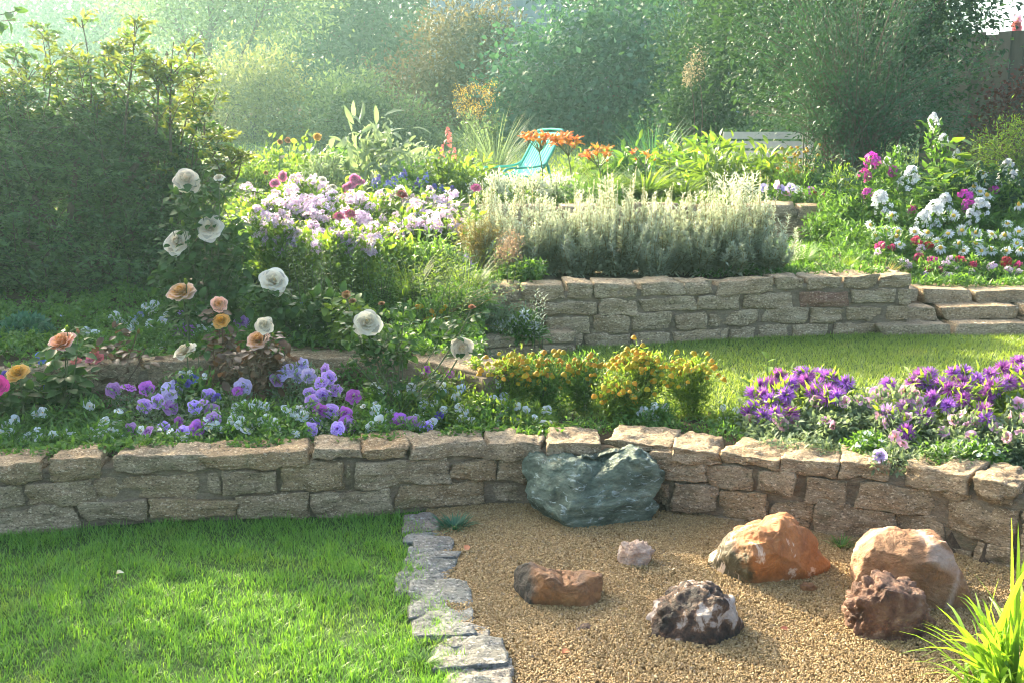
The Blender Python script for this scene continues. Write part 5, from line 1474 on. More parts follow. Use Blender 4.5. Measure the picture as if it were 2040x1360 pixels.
for (u, v, ln) in [(162, 38, 210), (276, 28, 240), (94, 64, 180), (346, 84, 220), (376, 70, 230), (208, 98, 150), (238, 74, 190), (404, 134, 200), (456, 228, 170), (474, 296, 130), (28, 104, 160), (-32, 90, 180), (312, 118, 150), (432, 190, 190), (130, 104, 140), (442, 352, 100), (60, 128, 120)]:
    dd_h = 6.6 + random.uniform(-.4, .3)
    tip, bot = P(u, v, dd_h), P(u + random.uniform(-30, 10) - (40 if u > 380 else 0), v + ln, dd_h)
    cst = curve(bot, tip, rng.normal(size=3) * .04, 9); tube(ms, cst, .009, .002, 4)
    for k in range(15):
        f = random.uniform(.05, .97); q = bot + (tip - bot) * f
        az = random.uniform(0, 2 * PI); L = (.20 * (1 - f) + .08) * random.uniform(.6, 1.4)
        dv = np.array((math.cos(az), math.sin(az) * .8, random.uniform(.3, .95))); dv = dv / np.linalg.norm(dv)
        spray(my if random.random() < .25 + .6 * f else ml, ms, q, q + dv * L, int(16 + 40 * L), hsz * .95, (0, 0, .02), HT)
ml.build('foliage', H_LEAF, hroot, base); my.build('sunlit_young_shoots', H_SUNLIT, hroot, base); ms.build('trunk', BARK, hroot, base)
for (u, v0, v1, lab, dd) in ((388, 240, 92, 'tall dark seed spike standing up behind the hedge bush', .25), (333, 230, 105, 'shorter brown seed spike rising out of the hedge bush', .1)):
    b = P(u - 10, 560, 6.9 + dd); b[2] = .6
    root = thing('mullein', lab, 'seed spike', b)
    ms = MB(); e = P(u, v1, 6.9 + dd); a = P(u - 2, v0, 6.9 + dd)
    tube(ms, curve(b, e, (0, 0, 0), 6), .006, .003, 5); ms.build('stem', STEM_RED, root, b)
    mh = MB(); k = 130; t = rng.random(k); an = rng.uniform(0, 2 * PI, k); rr = .012 * (1.1 - .7 * t)
    q = a + (e - a) * t[:, None] + np.stack([np.cos(an) * rr, np.sin(an) * rr, 0 * t], axis=1)
    mh.scatter(leaf_tm(.8, .3, .1), q, basis(np.stack([np.cos(an), np.sin(an), .8 + 0 * an], axis=1), np.array((0, 0, 1.))), .014)
    mh.build('seed_head', plain_mat('seed', (.08, .05, .03), .8), root, b)
# fruit tree outside the frame, one spray of leaves reaching in
root = shrub('fruit_tree', 'tree at the far left whose leafy branch tip hangs into the top corner', 'tree', [(-520, 60, 260, 190), (-480, 240, 180, 130), (-660, 220, 220, 180)], 5.4, L_ROSE, LEAF_B, .085, 2600, -480, .8, shoots=[(-200, 60, 30, 40, 16), (-120, 40, 34, 22, 16), (-100, 70, 12, 60, 12)], trunk_r=.06)

# far belt
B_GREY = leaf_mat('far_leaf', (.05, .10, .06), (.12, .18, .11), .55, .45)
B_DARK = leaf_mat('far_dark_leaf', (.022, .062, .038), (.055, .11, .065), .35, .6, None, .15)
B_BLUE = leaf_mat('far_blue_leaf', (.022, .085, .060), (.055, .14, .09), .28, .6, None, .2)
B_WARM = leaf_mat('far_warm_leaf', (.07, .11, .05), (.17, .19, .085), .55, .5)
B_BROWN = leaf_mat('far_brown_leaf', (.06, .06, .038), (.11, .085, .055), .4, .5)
FG = 'shrubs and trees at the back of the garden'
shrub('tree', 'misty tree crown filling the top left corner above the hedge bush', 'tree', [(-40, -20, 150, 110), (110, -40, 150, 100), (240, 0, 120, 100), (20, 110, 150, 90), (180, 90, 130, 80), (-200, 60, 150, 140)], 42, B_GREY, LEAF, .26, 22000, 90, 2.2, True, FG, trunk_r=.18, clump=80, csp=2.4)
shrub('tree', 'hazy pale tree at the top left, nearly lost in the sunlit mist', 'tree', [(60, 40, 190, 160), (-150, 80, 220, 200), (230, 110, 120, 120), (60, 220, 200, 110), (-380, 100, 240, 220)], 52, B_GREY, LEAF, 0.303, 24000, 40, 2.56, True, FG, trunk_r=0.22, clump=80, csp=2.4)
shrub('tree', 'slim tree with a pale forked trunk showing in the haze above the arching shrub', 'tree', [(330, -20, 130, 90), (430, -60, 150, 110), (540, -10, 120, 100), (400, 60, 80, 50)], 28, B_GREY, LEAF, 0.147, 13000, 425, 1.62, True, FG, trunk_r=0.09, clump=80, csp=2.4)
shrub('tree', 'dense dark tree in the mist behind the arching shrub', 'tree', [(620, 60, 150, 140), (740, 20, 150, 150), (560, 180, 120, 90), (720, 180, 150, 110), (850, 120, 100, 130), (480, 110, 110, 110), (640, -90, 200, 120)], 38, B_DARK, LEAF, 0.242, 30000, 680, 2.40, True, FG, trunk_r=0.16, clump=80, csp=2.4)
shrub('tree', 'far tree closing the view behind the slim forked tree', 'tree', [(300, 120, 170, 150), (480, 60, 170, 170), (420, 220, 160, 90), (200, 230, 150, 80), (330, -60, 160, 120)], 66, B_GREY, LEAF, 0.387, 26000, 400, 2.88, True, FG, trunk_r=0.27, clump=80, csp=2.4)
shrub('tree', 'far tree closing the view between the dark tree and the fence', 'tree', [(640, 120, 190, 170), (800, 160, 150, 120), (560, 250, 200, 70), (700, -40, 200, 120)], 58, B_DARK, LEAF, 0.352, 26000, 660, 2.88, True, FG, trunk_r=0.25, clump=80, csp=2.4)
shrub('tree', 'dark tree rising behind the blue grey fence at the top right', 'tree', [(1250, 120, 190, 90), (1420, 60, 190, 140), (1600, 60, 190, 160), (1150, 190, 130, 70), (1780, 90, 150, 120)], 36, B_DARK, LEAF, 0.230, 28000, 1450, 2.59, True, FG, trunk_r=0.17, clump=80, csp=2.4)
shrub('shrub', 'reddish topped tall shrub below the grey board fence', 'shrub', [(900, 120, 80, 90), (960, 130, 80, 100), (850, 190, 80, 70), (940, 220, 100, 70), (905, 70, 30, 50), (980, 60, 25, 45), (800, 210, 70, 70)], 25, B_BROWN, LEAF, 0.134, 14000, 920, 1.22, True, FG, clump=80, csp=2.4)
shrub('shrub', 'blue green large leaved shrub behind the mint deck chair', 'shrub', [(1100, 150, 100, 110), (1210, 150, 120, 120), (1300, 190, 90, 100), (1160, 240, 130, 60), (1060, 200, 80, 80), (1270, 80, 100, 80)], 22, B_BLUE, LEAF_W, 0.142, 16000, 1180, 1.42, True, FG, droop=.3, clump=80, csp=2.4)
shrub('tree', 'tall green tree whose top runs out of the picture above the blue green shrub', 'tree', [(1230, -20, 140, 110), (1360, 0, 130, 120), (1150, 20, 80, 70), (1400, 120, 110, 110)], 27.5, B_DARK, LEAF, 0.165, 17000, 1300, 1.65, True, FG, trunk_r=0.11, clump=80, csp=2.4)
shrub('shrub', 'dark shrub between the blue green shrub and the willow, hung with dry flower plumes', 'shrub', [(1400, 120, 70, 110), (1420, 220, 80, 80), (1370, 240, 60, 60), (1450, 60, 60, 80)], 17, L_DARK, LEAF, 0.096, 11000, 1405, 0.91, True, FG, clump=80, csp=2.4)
for i, (u, v, r) in enumerate(((1388, 128, 26), (1372, 150, 16))):
    c = P(u, v, 14.2); base = np.array((c[0], 14.2, lz(c[0], 14.2)))
    rt = thing('plume', ('large dry buff flower plume against the dark shrub', 'small dry buff plume just below the large one')[i], 'dry flower', base)
    mb = MB(); k = 260; q = ball(k, c, (r * pxm(14.2) * .8, .1, r * pxm(14.2) * 1.6), .2)
    leaves(mb, q, .035, LEAF, .3, c, 1.0); mb.build('flower_head', leaf_mat('dry_plume', (.26, .22, .13), (.40, .34, .20), .3, .7, (1, 1, 1)), rt, base)
    ms = MB(); tube(ms, curve(base, c, (.1, 0, 0), 6), .012, .006, 4); ms.build('stem', BARK, rt, base)
shrub('shrub', 'pale arching shrub catching the sun, mid left in the haze', 'shrub', [(450, 220, 80, 70), (540, 210, 80, 70), (600, 250, 70, 55), (430, 170, 50, 40), (520, 160, 50, 30), (480, 270, 110, 40)], 22, B_WARM, LEAF_N, 0.139, 14000, 510, 1.17, True, FG, clump=60, csp=2.2,
      shoots=[(440, 180, 455, 105, 20), (500, 190, 490, 125, 18), (560, 190, 590, 150, 18), (590, 210, 640, 175, 20), (420, 200, 400, 130, 18), (610, 230, 670, 200, 18)])
shrub('shrub', 'bushy grey green shrub with yellowing tips right of the arching one', 'shrub', [(680, 240, 80, 60), (750, 250, 70, 50), (690, 200, 60, 40), (820, 260, 60, 40), (730, 290, 120, 30)], 21, B_GREY, LEAF, 0.102, 12000, 720, 1.08, True, FG, shoots=[(650, 210, 640, 168, 16), (700, 210, 690, 165, 16), (745, 210, 738, 110, 26), (760, 220, 765, 130, 22)], clump=80, csp=2.4)
for i, (u, v, lab) in enumerate(((925, 195, 'tall goldenrod plume leaning left of the deck chair'), (970, 190, 'goldenrod plume nearest the blue green shrub'), (945, 225, 'short goldenrod between the two taller plumes'))):
    d = 15.0 + .2 * i
    c = P(u, v, d); base = np.array((c[0] + .1, d, lz(c[0], d)))
    rt = thing('goldenrod', lab, 'wild flower', base, 'goldenrod by the deck chair')
    ml, mf, ms = MB(), MB(), MB()
    for k in range(6):
        e = c + rng.normal(size=3) * np.array((.12, .1, .07)); cv = curve(base, e, (.05, 0, 0), 7); tube(ms, cv, .007, .003, 4)
        q = cv[2:5].repeat(16, 0) + rng.normal(size=(48, 3)) * .05; leaves(ml, q, .08, LEAF_N, .4, None, .9)
        q = e + rng.normal(size=(50, 3)) * np.array((.05, .04, .05)); leaves(mf, q, .03, LEAF, .4, None, .9)
    ml.build('foliage', B_GREY, rt, base); mf.build('flower_head', leaf_mat('goldenrod_flower', (.34, .24, .04), (.48, .36, .08), .35, .7, (1.1, 1, .8)), rt, base); ms.build('stem', STEM, rt, base)
# wispy grasses in front of the belt
def wisp(label, u, v_base, v_top, d, n, spread, leafm, w=.006, name='grass_clump'):
    b = P(u, v_base, d); base = np.array((b[0], d, lz(b[0], d))); h = P(u, v_top, d)[2] - base[2]
    rt = thing(name, label, 'grass clump', base, 'wispy grasses')
    a = rng.uniform(0, 2 * PI, n); l = rng.random(n) ** .7
    dd = np.stack([np.cos(a) * l * spread, np.sin(a) * l * spread, np.ones(n)], axis=1)
    q = base + np.stack([np.cos(a) * .08, np.sin(a) * .08, 0 * a], axis=1) * h
    m = MB(); m.scatter(blade_tm(1.0, .45, 5), q, basis(dd, np.stack([-np.cos(a), -np.sin(a), np.full(n, .2)], axis=1)), np.stack([np.full(n, w), h * rng.uniform(.55, 1.1, n), h * rng.uniform(.5, 1.1, n)], axis=1))
    m.build('blade_tuft', leafm, rt, base)
    return rt
wisp('wispy arching grass left of the deck chair', 985, 320, 195, 14.6, 150, .55, L_GREY, .012)
wisp('tall thin green grass right of the deck chair under the dark shrub', 1300, 310, 195, 13.6, 130, .45, L_TEAL, .012)
wisp('short green grass clump beside the dark shrub', 1380, 310, 230, 13.4, 120, .7, L_MID, .012)
# the willow-like shrub
base = P(1690, 345, 11.6); base[2] = .89
root = thing('willow_shrub', 'great dark willow like shrub with thin arching stems in front of the fence', 'shrub', base)
ml, ms = MB(), MB()
for k in range(190):
    t = random.random()
    u = 1450 + 560 * t + random.uniform(-25, 25); v = random.uniform(-160, 260) if random.random() < .75 else random.uniform(-60, 330)
    if v > 60: u = 1690 + (u - 1690) * (1.02 - .0011 * (v - 60))
    if u > 1880 and v < 60 and random.random() < .8: continue
    dd = 11.6 + random.uniform(-.8, .9)
    e = P(u, v, dd)
    a = base + rng.normal(size=3) * np.array((.22, .18, .0))
    c = curve(a, e, np.array((-(e[0] - base[0]) * .16, 0, .22)), 10)
    tube(ms, c, .008, .002, 4)
    m_ = 150; tt = .28 + .72 * rng.random(m_) ** .8; i0 = np.minimum((tt * 9).astype(int), 8)
    q = c[i0] + (c[i0 + 1] - c[i0]) * (tt * 9 - i0)[:, None] + rng.normal(size=(m_, 3)) * .055
    tang = nrm(c[i0 + 1] - c[i0])
    ml.scatter(leaf_tm(.3, .06, -.15), q, basis(tang * .7 + rng.normal(size=(m_, 3)) * .55, nrm(rng.normal(size=(m_, 3)) * .5 + np.array((0, -.2, 1)))), .055 * rng.uniform(.6, 1.25, m_))
W_LEAF = leaf_mat('willow_leaf', (.018, .070, .034), (.05, .12, .055), .22, .5, None, .3)
ml.build('foliage', W_LEAF, root, base); ms.build('stem', BARK, root, base)
shrub('tree', 'dark green tree mass filling in behind the willow shrub', 'tree', [(1560, 40, 130, 160), (1700, 30, 140, 170), (1840, 20, 110, 150), (1640, 200, 150, 90), (1800, 190, 110, 80), (1900, -30, 80, 80)], 14.0, L_DARK, LEAF, .095, 24000, 1700, .9, True, FG, trunk_r=.06, clump=80, csp=2.4)
shrub('smoke_bush', 'dark red leaved bush in front of the board fence at the right', 'shrub', [(2005, 215, 45, 40), (1975, 250, 30, 24), (2050, 200, 40, 50)], 12.8, leaf_mat('smoke_leaf', (.06, .022, .020), (.13, .05, .035), .35, .5, (1.6, 1, .8)), LEAF_W, .06, 1100, 2000, .35, True)
shrub('shrub', 'yellow green feathery bush at the right edge in front of the fence', 'shrub', [(2000, 300, 50, 50), (2050, 280, 60, 50), (1965, 335, 40, 40), (2040, 350, 60, 50)], 9.8, L_LIME, LEAF_N, .045, 5000, 2010, .4, True)

# fences
def board_fence(label, x0, x1, y0, y1, zb, zt, mat, bw=.14):
    L = math.hypot(x1 - x0, y1 - y0); an = math.atan2(y1 - y0, x1 - x0)
    root = thing('board_fence', label, 'fence', ((x0 + x1) / 2, (y0 + y1) / 2, zb)); root.rotation_euler = (0, 0, an)
    r = random.Random(int(L * 100)); mb = MB(); x = -L / 2
    def box(m, a, b):
        (x0_, y0_, z0_), (x1_, y1_, z1_) = a, b
        m.add([(x0_, y0_, z0_), (x1_, y0_, z0_), (x1_, y1_, z0_), (x0_, y1_, z0_), (x0_, y0_, z1_), (x1_, y0_, z1_), (x1_, y1_, z1_), (x0_, y1_, z1_)], [(0, 3, 2, 1), (4, 5, 6, 7), (0, 1, 5, 4), (1, 2, 6, 5), (2, 3, 7, 6), (3, 0, 4, 7)])
    h = zt - zb
    while x < L / 2:
        w = bw * r.uniform(.9, 1.1); o = r.uniform(-.006, .006)
        box(mb, (x, -.012 + o, .03), (x + w - .004, .012 + o, h + r.uniform(-.025, .02))); x += w
    mb.build('board_panel', mat, root, smooth=False)
    for z in (.35 * h, .85 * h):
        m = MB(); box(m, (-L / 2, .022, z - .05), (L / 2, .07, z + .05)); m.build('rail', mat, root, smooth=False)
    k = max(2, int(L / 2.2))
    for i in range(k + 1):
        m = MB(); xx = -L / 2 + L * i / k; box(m, (xx - .05, .073, -.1), (xx + .05, .17, h - .05)); m.build('post', mat, root, smooth=False)
    return root
def wood_mat(name, a, b):
    m, nt, out = newmat(name); co = objco(nt)
    mp = nd(nt, 'ShaderNodeMapping'); nt.links.new(co, mp.inputs[0]); mp.inputs['Scale'].default_value = (9, 9, .8)
    g = nt.nodes.new('ShaderNodeNewGeometry')
    c = ramp(nt, noise_tex(nt, 3, 5, .6, mp.outputs[0]), [(.3, a), (.7, b)])
    c = mixc(nt, .5, c, ramp(nt, g.outputs['Random Per Island'], [(0, tuple(x * .6 for x in a)), (1, tuple(min(.8, x * 1.3) for x in b))]))
    p = nd(nt, 'ShaderNodeBsdfPrincipled', Roughness=.85); nt.links.new(c, p.inputs['Base Color']); nt.links.new(p.outputs[0], out.inputs[0])
    return m
FENCE = wood_mat('weathered_board', (.06, .056, .043), (.11, .10, .08))
fa, fb = P(1850, 60, 15.3), P(2200, 66, 13.6)
board_fence('weathered grey board fence at the right edge behind the willow shrub', fa[0], fb[0], 15.3, 13.6, .9, P(2000, 66, 14.6)[2], FENCE, .16)
ga, gb_ = P(862, 0, 26), P(1120, 0, 26)
board_fence('blue grey board fence just visible at the top above the reddish shrub', ga[0], gb_[0], 26, 26.5, 1.8, P(900, -12, 26)[2], wood_mat('blue_board', (.20, .25, .27), (.30, .36, .38)), .2)
gc = P(1480, 0, 27)
board_fence('lower stretch of blue grey fence beside the gap of sky', gb_[0] + .1, gc[0], 26.5, 27, 1.8, P(1060, 16, 26.5)[2], wood_mat('blue_board_low', (.20, .25, .27), (.30, .36, .38)), .2)

# low kerb wall far left
wk = thing('stone_wall', 'short low stone kerb in the haze beyond the pink roses', 'wall')
WK = [P(u, 330, 13.4) for u in (430, 540, 660)]
for k, (za, zb_) in enumerate(((.9, 1.08), (1.085, 1.24))):
    random_course(wk, WK, za, zb_, .8, .3, STONE_B, 0, along(WK)[1], 400 + k, 'capstone' if k else 'stone', cs=CS6)

# ------------------------------------------------------------------ deck chair and bench
MINT = plain_mat('mint_paint', (.085, .37, .285), .85, 0, (.11, .42, .33), 6)
for n_ in MINT.node_tree.nodes:
    if n_.type == 'BSDF_PRINCIPLED': n_.inputs['Specular IOR Level'].default_value = .05
cc = P(1030, 352, 13.0); cz = lz(cc[0], 13.0)
ch = thing('deck_chair', 'mint green reclining garden chair with slatted back among the daylilies', 'garden chair', (cc[0], 13.0, cz)); ch.rotation_euler = (0, 0, R(212)); ch.scale = (.74, .9, .70)
# local: +x is the way it faces, z up; side rails bend from back top to seat to front
prof = [(-.66, .96), (-.54, .76), (-.40, .52), (-.26, .30), (-.08, .19), (.15, .17), (.42, .20), (.52, .20)]
pr = np.array([(a, 0, b) for a, b in prof])
tt = np.linspace(0, 7, 40); prs = np.stack([np.interp(tt, range(8), pr[:, 0]), 0 * tt, np.interp(tt, range(8), pr[:, 2])], axis=1)
for i in range(3): prs[1:-1] = (prs[:-2] + prs[1:-1] * 2 + prs[2:]) / 4
def panel(name, i0, i1, nsl):
    m = MB()
    for k in range(nsl):
        y0, y1 = -.27 + .54 * k / nsl + .004, -.27 + .54 * (k + 1) / nsl - .004
        c = prs[i0:i1]; n = len(c)
        V = np.concatenate([c + (0, y0, .0), c + (0, (y0 + y1) / 2, .006), c + (0, y1, .0), c + (0, y1, -.014), c + (0, y0, -.014)])
        Q = [(j * n + i, j * n + i + 1, ((j + 1) % 5) * n + i + 1, ((j + 1) % 5) * n + i) for j in range(5) for i in range(n - 1)]
        m.add(V, Q)
    return m.build(name, MINT, ch)
panel('backrest', 1, 24, 9); panel('seat', 24, 39, 9)
for s in (-1, 1):
    m = MB(); tube(m, prs + (0, s * .30, 0), .022, .022, 8); m.build('side_rail', MINT, ch)
    m = MB(); arm = np.array([(-.34, s * .31, .42), (-.24, s * .32, .36), (-.05, s * .32, .33), (.25, s * .32, .33), (.42, s * .32, .32), (.50, s * .32, .27), (.51, s * .32, .20), (.50, s * .31, .0)])
    ti = np.linspace(0, 7, 30); a2 = np.stack([np.interp(ti, range(8), arm[:, j]) for j in range(3)], axis=1)
    for i in range(2): a2[1:-1] = (a2[:-2] + a2[1:-1] * 2 + a2[2:]) / 4
    tube(m, a2, .02, .02, 8); m.build('armrest', MINT, ch)
    m = MB(); tube(m, [(-.34, s * .30, .42), (-.40, s * .31, .2), (-.44, s * .31, 0)], .02, .02, 8); m.build('leg', MINT, ch)
m = MB(); tube(m, [prs[0] + (0, -.30, 0), prs[0] + (-.01, 0, .02), prs[0] + (0, .30, 0)], .022, .022, 8); m.build('head_rail', MINT, ch)

BW = wood_mat('pale_bench_wood', (.50, .47, .43), (.66, .62, .57))
bb = P(1535, 300, 13.0); bz = lz(bb[0], 13.0)
be = thing('bench', 'pale slatted wooden bench mostly hidden behind leafy plants near the willow shrub', 'bench', (bb[0], 13.0, bz)); be.rotation_euler = (0, 0, R(-4))
def bbox(name, a, b, rot=0):
    m = MB(); (x0, y0, z0), (x1, y1, z1) = a, b
    m.add([(x0, y0, z0), (x1, y0, z0), (x1, y1, z0), (x0, y1, z0), (x0, y0, z1), (x1, y0, z1), (x1, y1, z1), (x0, y1, z1)], [(0, 3, 2, 1), (4, 5, 6, 7), (0, 1, 5, 4), (1, 2, 6, 5), (2, 3, 7, 6), (3, 0, 4, 7)])
    o = m.build(name, BW, be, smooth=False); return o
zt = P(1535, 263, 13.0)[2] - bz
for k in range(3): bbox('back_slat', (-.55, .2 + .01 * k, zt - .085 - .115 * k), (.55, .225 + .01 * k, zt - .115 * k))
for k in range(4): bbox('seat_slat', (-.55, -.25 + .11 * k, zt - .42), (.55, -.155 + .11 * k, zt - .395))
for s in (-1, 1):
    bbox('leg', (s * .5 - .03, -.24, 0), (s * .5 + .03, -.18, zt - .423)); bbox('leg', (s * .5 - .03, .235, 0), (s * .5 + .03, .29, zt - .03))
# ------------------------------------------------------------------ upper terrace planting
d4 = lambda u, v: float(np.interp(v, [250, 330, 405], [10.6, 10.2, 9.5]))
def mound(name, label, cat, u, v_top, w, d, leafm, tm, size, n, up=.5, shape=1.0, group=None, droop=0.0, stems=10, v_base=None, out=True):
    b = P(u, 400, d); base = np.array((b[0], d, lz(b[0], d))); h = max(.08, P(u, v_top, d)[2] - base[2]); rw = w / 2 * pxm(d)
    rt = thing(name, label, cat, base, group)
    ml, ms = MB(), MB()
    k = max(14, n // 40); a = rng.uniform(0, 2 * PI, k); q = rng.random(k) ** .55
    tips = base + np.stack([np.cos(a) * q * rw, np.sin(a) * q * rw * .8, h * (1 - .45 * q ** 2) * rng.uniform(.72, 1.0, k)], axis=1)
    feet = base + (tips - base) * np.array((.3, .3, 0))
    for i in range(k): tube(ms, curve(feet[i], tips[i], (0, 0, .02), 5), .004, .002, 4)
    pick = rng.integers(k, size=n); t = rng.random(n)[:, None] ** .6
    pts = feet[pick] + (tips[pick] - feet[pick]) * t + rng.normal(size=(n, 3)) * size * .8
    pts[:, 2] = np.maximum(pts[:, 2], base[2] + .005)
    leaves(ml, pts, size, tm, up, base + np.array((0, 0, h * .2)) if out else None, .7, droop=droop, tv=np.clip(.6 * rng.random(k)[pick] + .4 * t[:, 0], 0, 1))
    ml.build('foliage', leafm, rt, base); ms.build('stem', STEM, rt, base)
    return rt, base, tips
def add_blooms(rt, base, lst, dfun, r, up=.6, jit=.4):
    ms = MB()
    for b in lst:
        d = dfun(b[0], b[1]); p = P(b[0], b[1], d); rr = (b[3] if len(b) > 3 else r) * pxm(d)
        bloom(b[2], rt, p, rr, toward_cam(p, up, 0, jit), base)
        tube(ms, curve((p[0] + random.uniform(-.04, .04), d, max(base[2], p[2] - .35)), p, (0, 0, 0), 4), .003, .002, 4)
    if ms.n: ms.build('flower_stalk', STEM, rt, base)
L_SUNNY = leaf_mat('sunny_leaf', (.06, .13, .02), (.14, .22, .045), .5, .42, (1.9, 1.8, .7))
rt, b, _ = mound('rose_bush', 'yellow rose bush at the left of the upper terrace with faded brown blooms', 'rose bush', 610, 272, 90, 10.4, L_SUNNY, LEAF_B, .07, 420)
add_blooms(rt, b, [(632, 273, 'rose_gold'), (606, 276, 'rose_faded', 7), (558, 283, 'rose_faded', 7), (573, 280, 'rose_faded', 7)], lambda u, v: 10.4, 10)
mound('leafy_plant', 'bright sunlit bush at the left end of the upper terrace next to the hedge', 'plant', 500, 310, 120, 9.9, L_SUNNY, LEAF, .05, 1500)
mound('leafy_plant', 'pale feathery plant between the yellow rose and the drooping leaved plant', 'plant', 655, 300, 80, 10.0, L_GREY, LEAF_N, .07, 900)
mound('leafy_plant', 'tall plant with long drooping grey green leaves left of the blue flowers', 'plant', 745, 245, 130, 10.3, L_GREY, LEAF_LONG, .16, 420, .3, droop=.35)
mound('leafy_plant', 'low dark leafed bush behind the blue delphiniums', 'plant', 820, 330, 110, 10.0, L_MID, LEAF, .06, 900)
rt, b, _ = mound('snapdragon', 'coral snapdragon spire above a sunlit leafy clump left of the deck chair', 'snapdragon', 885, 305, 130, 9.9, L_SUNNY, LEAF_B, .07, 600)
add_blooms(rt, b, [(893, 292, 'spire', 13), (880, 312, 'spire', 8), (905, 318, 'spire', 8)], lambda u, v: 9.8, 10, 2.0, .1)
rt, b, _ = mound('delphinium', 'low blue delphiniums along the top of the upper wall', 'delphinium', 810, 352, 170, 9.6, L_MID, LEAF, .045, 1100)
add_blooms(rt, b, [(u, v, 'spire_blue', random.uniform(8, 11)) for u, v in ((745, 370), (752, 362), (770, 374), (785, 366), (800, 358), (806, 352), (830, 376), (836, 368), (848, 358), (862, 384), (880, 386), (905, 388), (815, 384), (778, 388))], lambda u, v: 9.55, 9, 1.5, .25)
rt, b, _ = mound('leafy_plant', 'low sunny bush with a twiggy seed stalk just left of the deck chair', 'plant', 940, 335, 80, 9.8, L_SUNNY, LEAF, .05, 700)
for i, (u, vt, w, d, lf, tm, sz, n, lab) in enumerate((
    (455, 315, 70, 11.4, L_GREY, LEAF_N, .07, 800, 'pale feathery bush at the back of the terrace beside the hedge'),
    (545, 290, 90, 11.6, L_SUNNY, LEAF_LONG, .13, 320, 'long leaved plant behind the yellow rose bush'),
    (690, 285, 90, 11.6, L_MID, LEAF, .06, 1100, 'green bush behind the pale feathery plant'),
    (830, 290, 100, 11.8, L_GREY, LEAF_N, .08, 900, 'grey green bush behind the delphiniums'),
    (935, 300, 80, 11.2, L_SUNNY, LEAF_LONG, .12, 260, 'arching leafy plant between the snapdragon and the deck chair'),
    (1165, 300, 90, 11.4, L_SUNNY, LEAF_N, .09, 700, 'feathery plant right behind the orange daylilies'),
    (1250, 305, 100, 11.4, L_MID, LEAF_LONG, .14, 320, 'drooping leafy plant between the daylilies and the tall bud'),
    (1330, 295, 100, 11.6, L_SUNNY, LEAF_LONG, .13, 340, 'broad leafy plant behind the tall bud'),
    (1400, 275, 100, 11.2, L_MID, LEAF_LONG, .14, 360, 'tall leafy plant left of the peonies'))):
    mound('leafy_plant', lab, 'plant', u, vt + (14 if u in (935,) else 0), w, d, lf, tm, sz, n, .4, droop=.15)
# silver white cushion
for i, (u, w, vt, lab) in enumerate(((985, 100, 340, 'silver white cushion bush at the left, in front of the deck chair'), (1050, 110, 338, 'silver white cushion bush in the middle, brightest of the three'), (1110, 90, 345, 'silver white cushion bush at the right, beside the daylilies'))):
    mound('silver_bush', lab, 'silver plant', u, vt, w, 9.6 + .1 * i, L_SILVER, LEAF, .034, 1500, .7, group='silver cushions on the upper wall')
# daylilies
def strap_clump(label, cat, name, u, v_top, d, n, spread, leafm, w=.012, group=None):
    b = P(u, 400, d); base = np.array((b[0], d, lz(b[0], d))); h = P(u, v_top, d)[2] - base[2]
    rt = thing(name, label, cat, base, group)
    a = rng.uniform(0, 2 * PI, n); l = rng.random(n) ** .6
    dd = np.stack([np.cos(a) * l * spread, np.sin(a) * l * spread, np.ones(n)], axis=1)
    q = base + np.stack([np.cos(a) * .06, np.sin(a) * .06, 0 * a], axis=1)
    m = MB(); hh = h * rng.uniform(.7, 1.25, n)
    m.scatter(blade_tm(1.0, .6, 6), q, basis(dd, np.stack([-np.cos(a), -np.sin(a), np.full(n, .2)], axis=1)), np.stack([np.full(n, w), hh, hh], axis=1))
    m.build('foliage', leafm, rt, base)
    return rt, base
LLY = [[(1045, 268), (1057, 272), (1068, 266), (1080, 265), (1084, 274), (1052, 262), (1073, 276), (1090, 268)], [(1098, 272), (1110, 272), (1124, 270), (1135, 276), (1148, 272), (1152, 280), (1104, 282), (1118, 280), (1142, 284), (1129, 264)], [(1165, 302), (1170, 308), (1190, 291), (1210, 293), (1207, 303), (1186, 300)], [(1262, 300), (1285, 302), (1292, 308)]]
labs = ['daylily with orange trumpets in front of the top of the deck chair', 'daylily with a wide head of orange trumpets right of the deck chair', 'daylily with upright orange trumpets, shorter than the wide headed one', 'daylily with only a few small orange flowers, beside the leafy peony']
for i, bl in enumerate(LLY):
    uu = np.mean([x[0] for x in bl]); d = 10.3 + .05 * i
    rt, b = strap_clump(labs[i], 'daylily', 'daylily', uu + 10, 318, d, 110, .75, L_SUNNY, .02, 'orange daylilies on the upper terrace')
    ms = MB()
    crown = P(uu + 6, max(x[1] for x in bl) + 28, d)
    tube(ms, curve(b, crown, (.02, 0, 0), 6), .008, .006, 5)
    for (u, v) in bl:
        p = P(u, v, d + random.uniform(-.1, .1)); r = (14 if i < 3 else 9) * pxm(d)
        f = nrm(np.array((u - uu, 0, 0)) * .02 + np.array((random.uniform(-.6, .3), random.uniform(-.5, .1), 1.0)))
        foot = p - f * r * .9
        tube(ms, curve(crown, foot, (0, 0, .01), 5), .005, .004, 4)
        bloom('lily', rt, foot, r * 1.35, f, b)
    for k in range(4):
        p = crown + np.array((random.uniform(-.12, .12), random.uniform(-.1, .1), random.uniform(.06, .16)))
        tube(ms, curve(crown, p, (0, 0, 0), 4), .004, .003, 4); bloom('lily_bud', rt, p, .04, nrm(p - crown), b)
    ms.build('flower_stalk', STEM, rt, b)
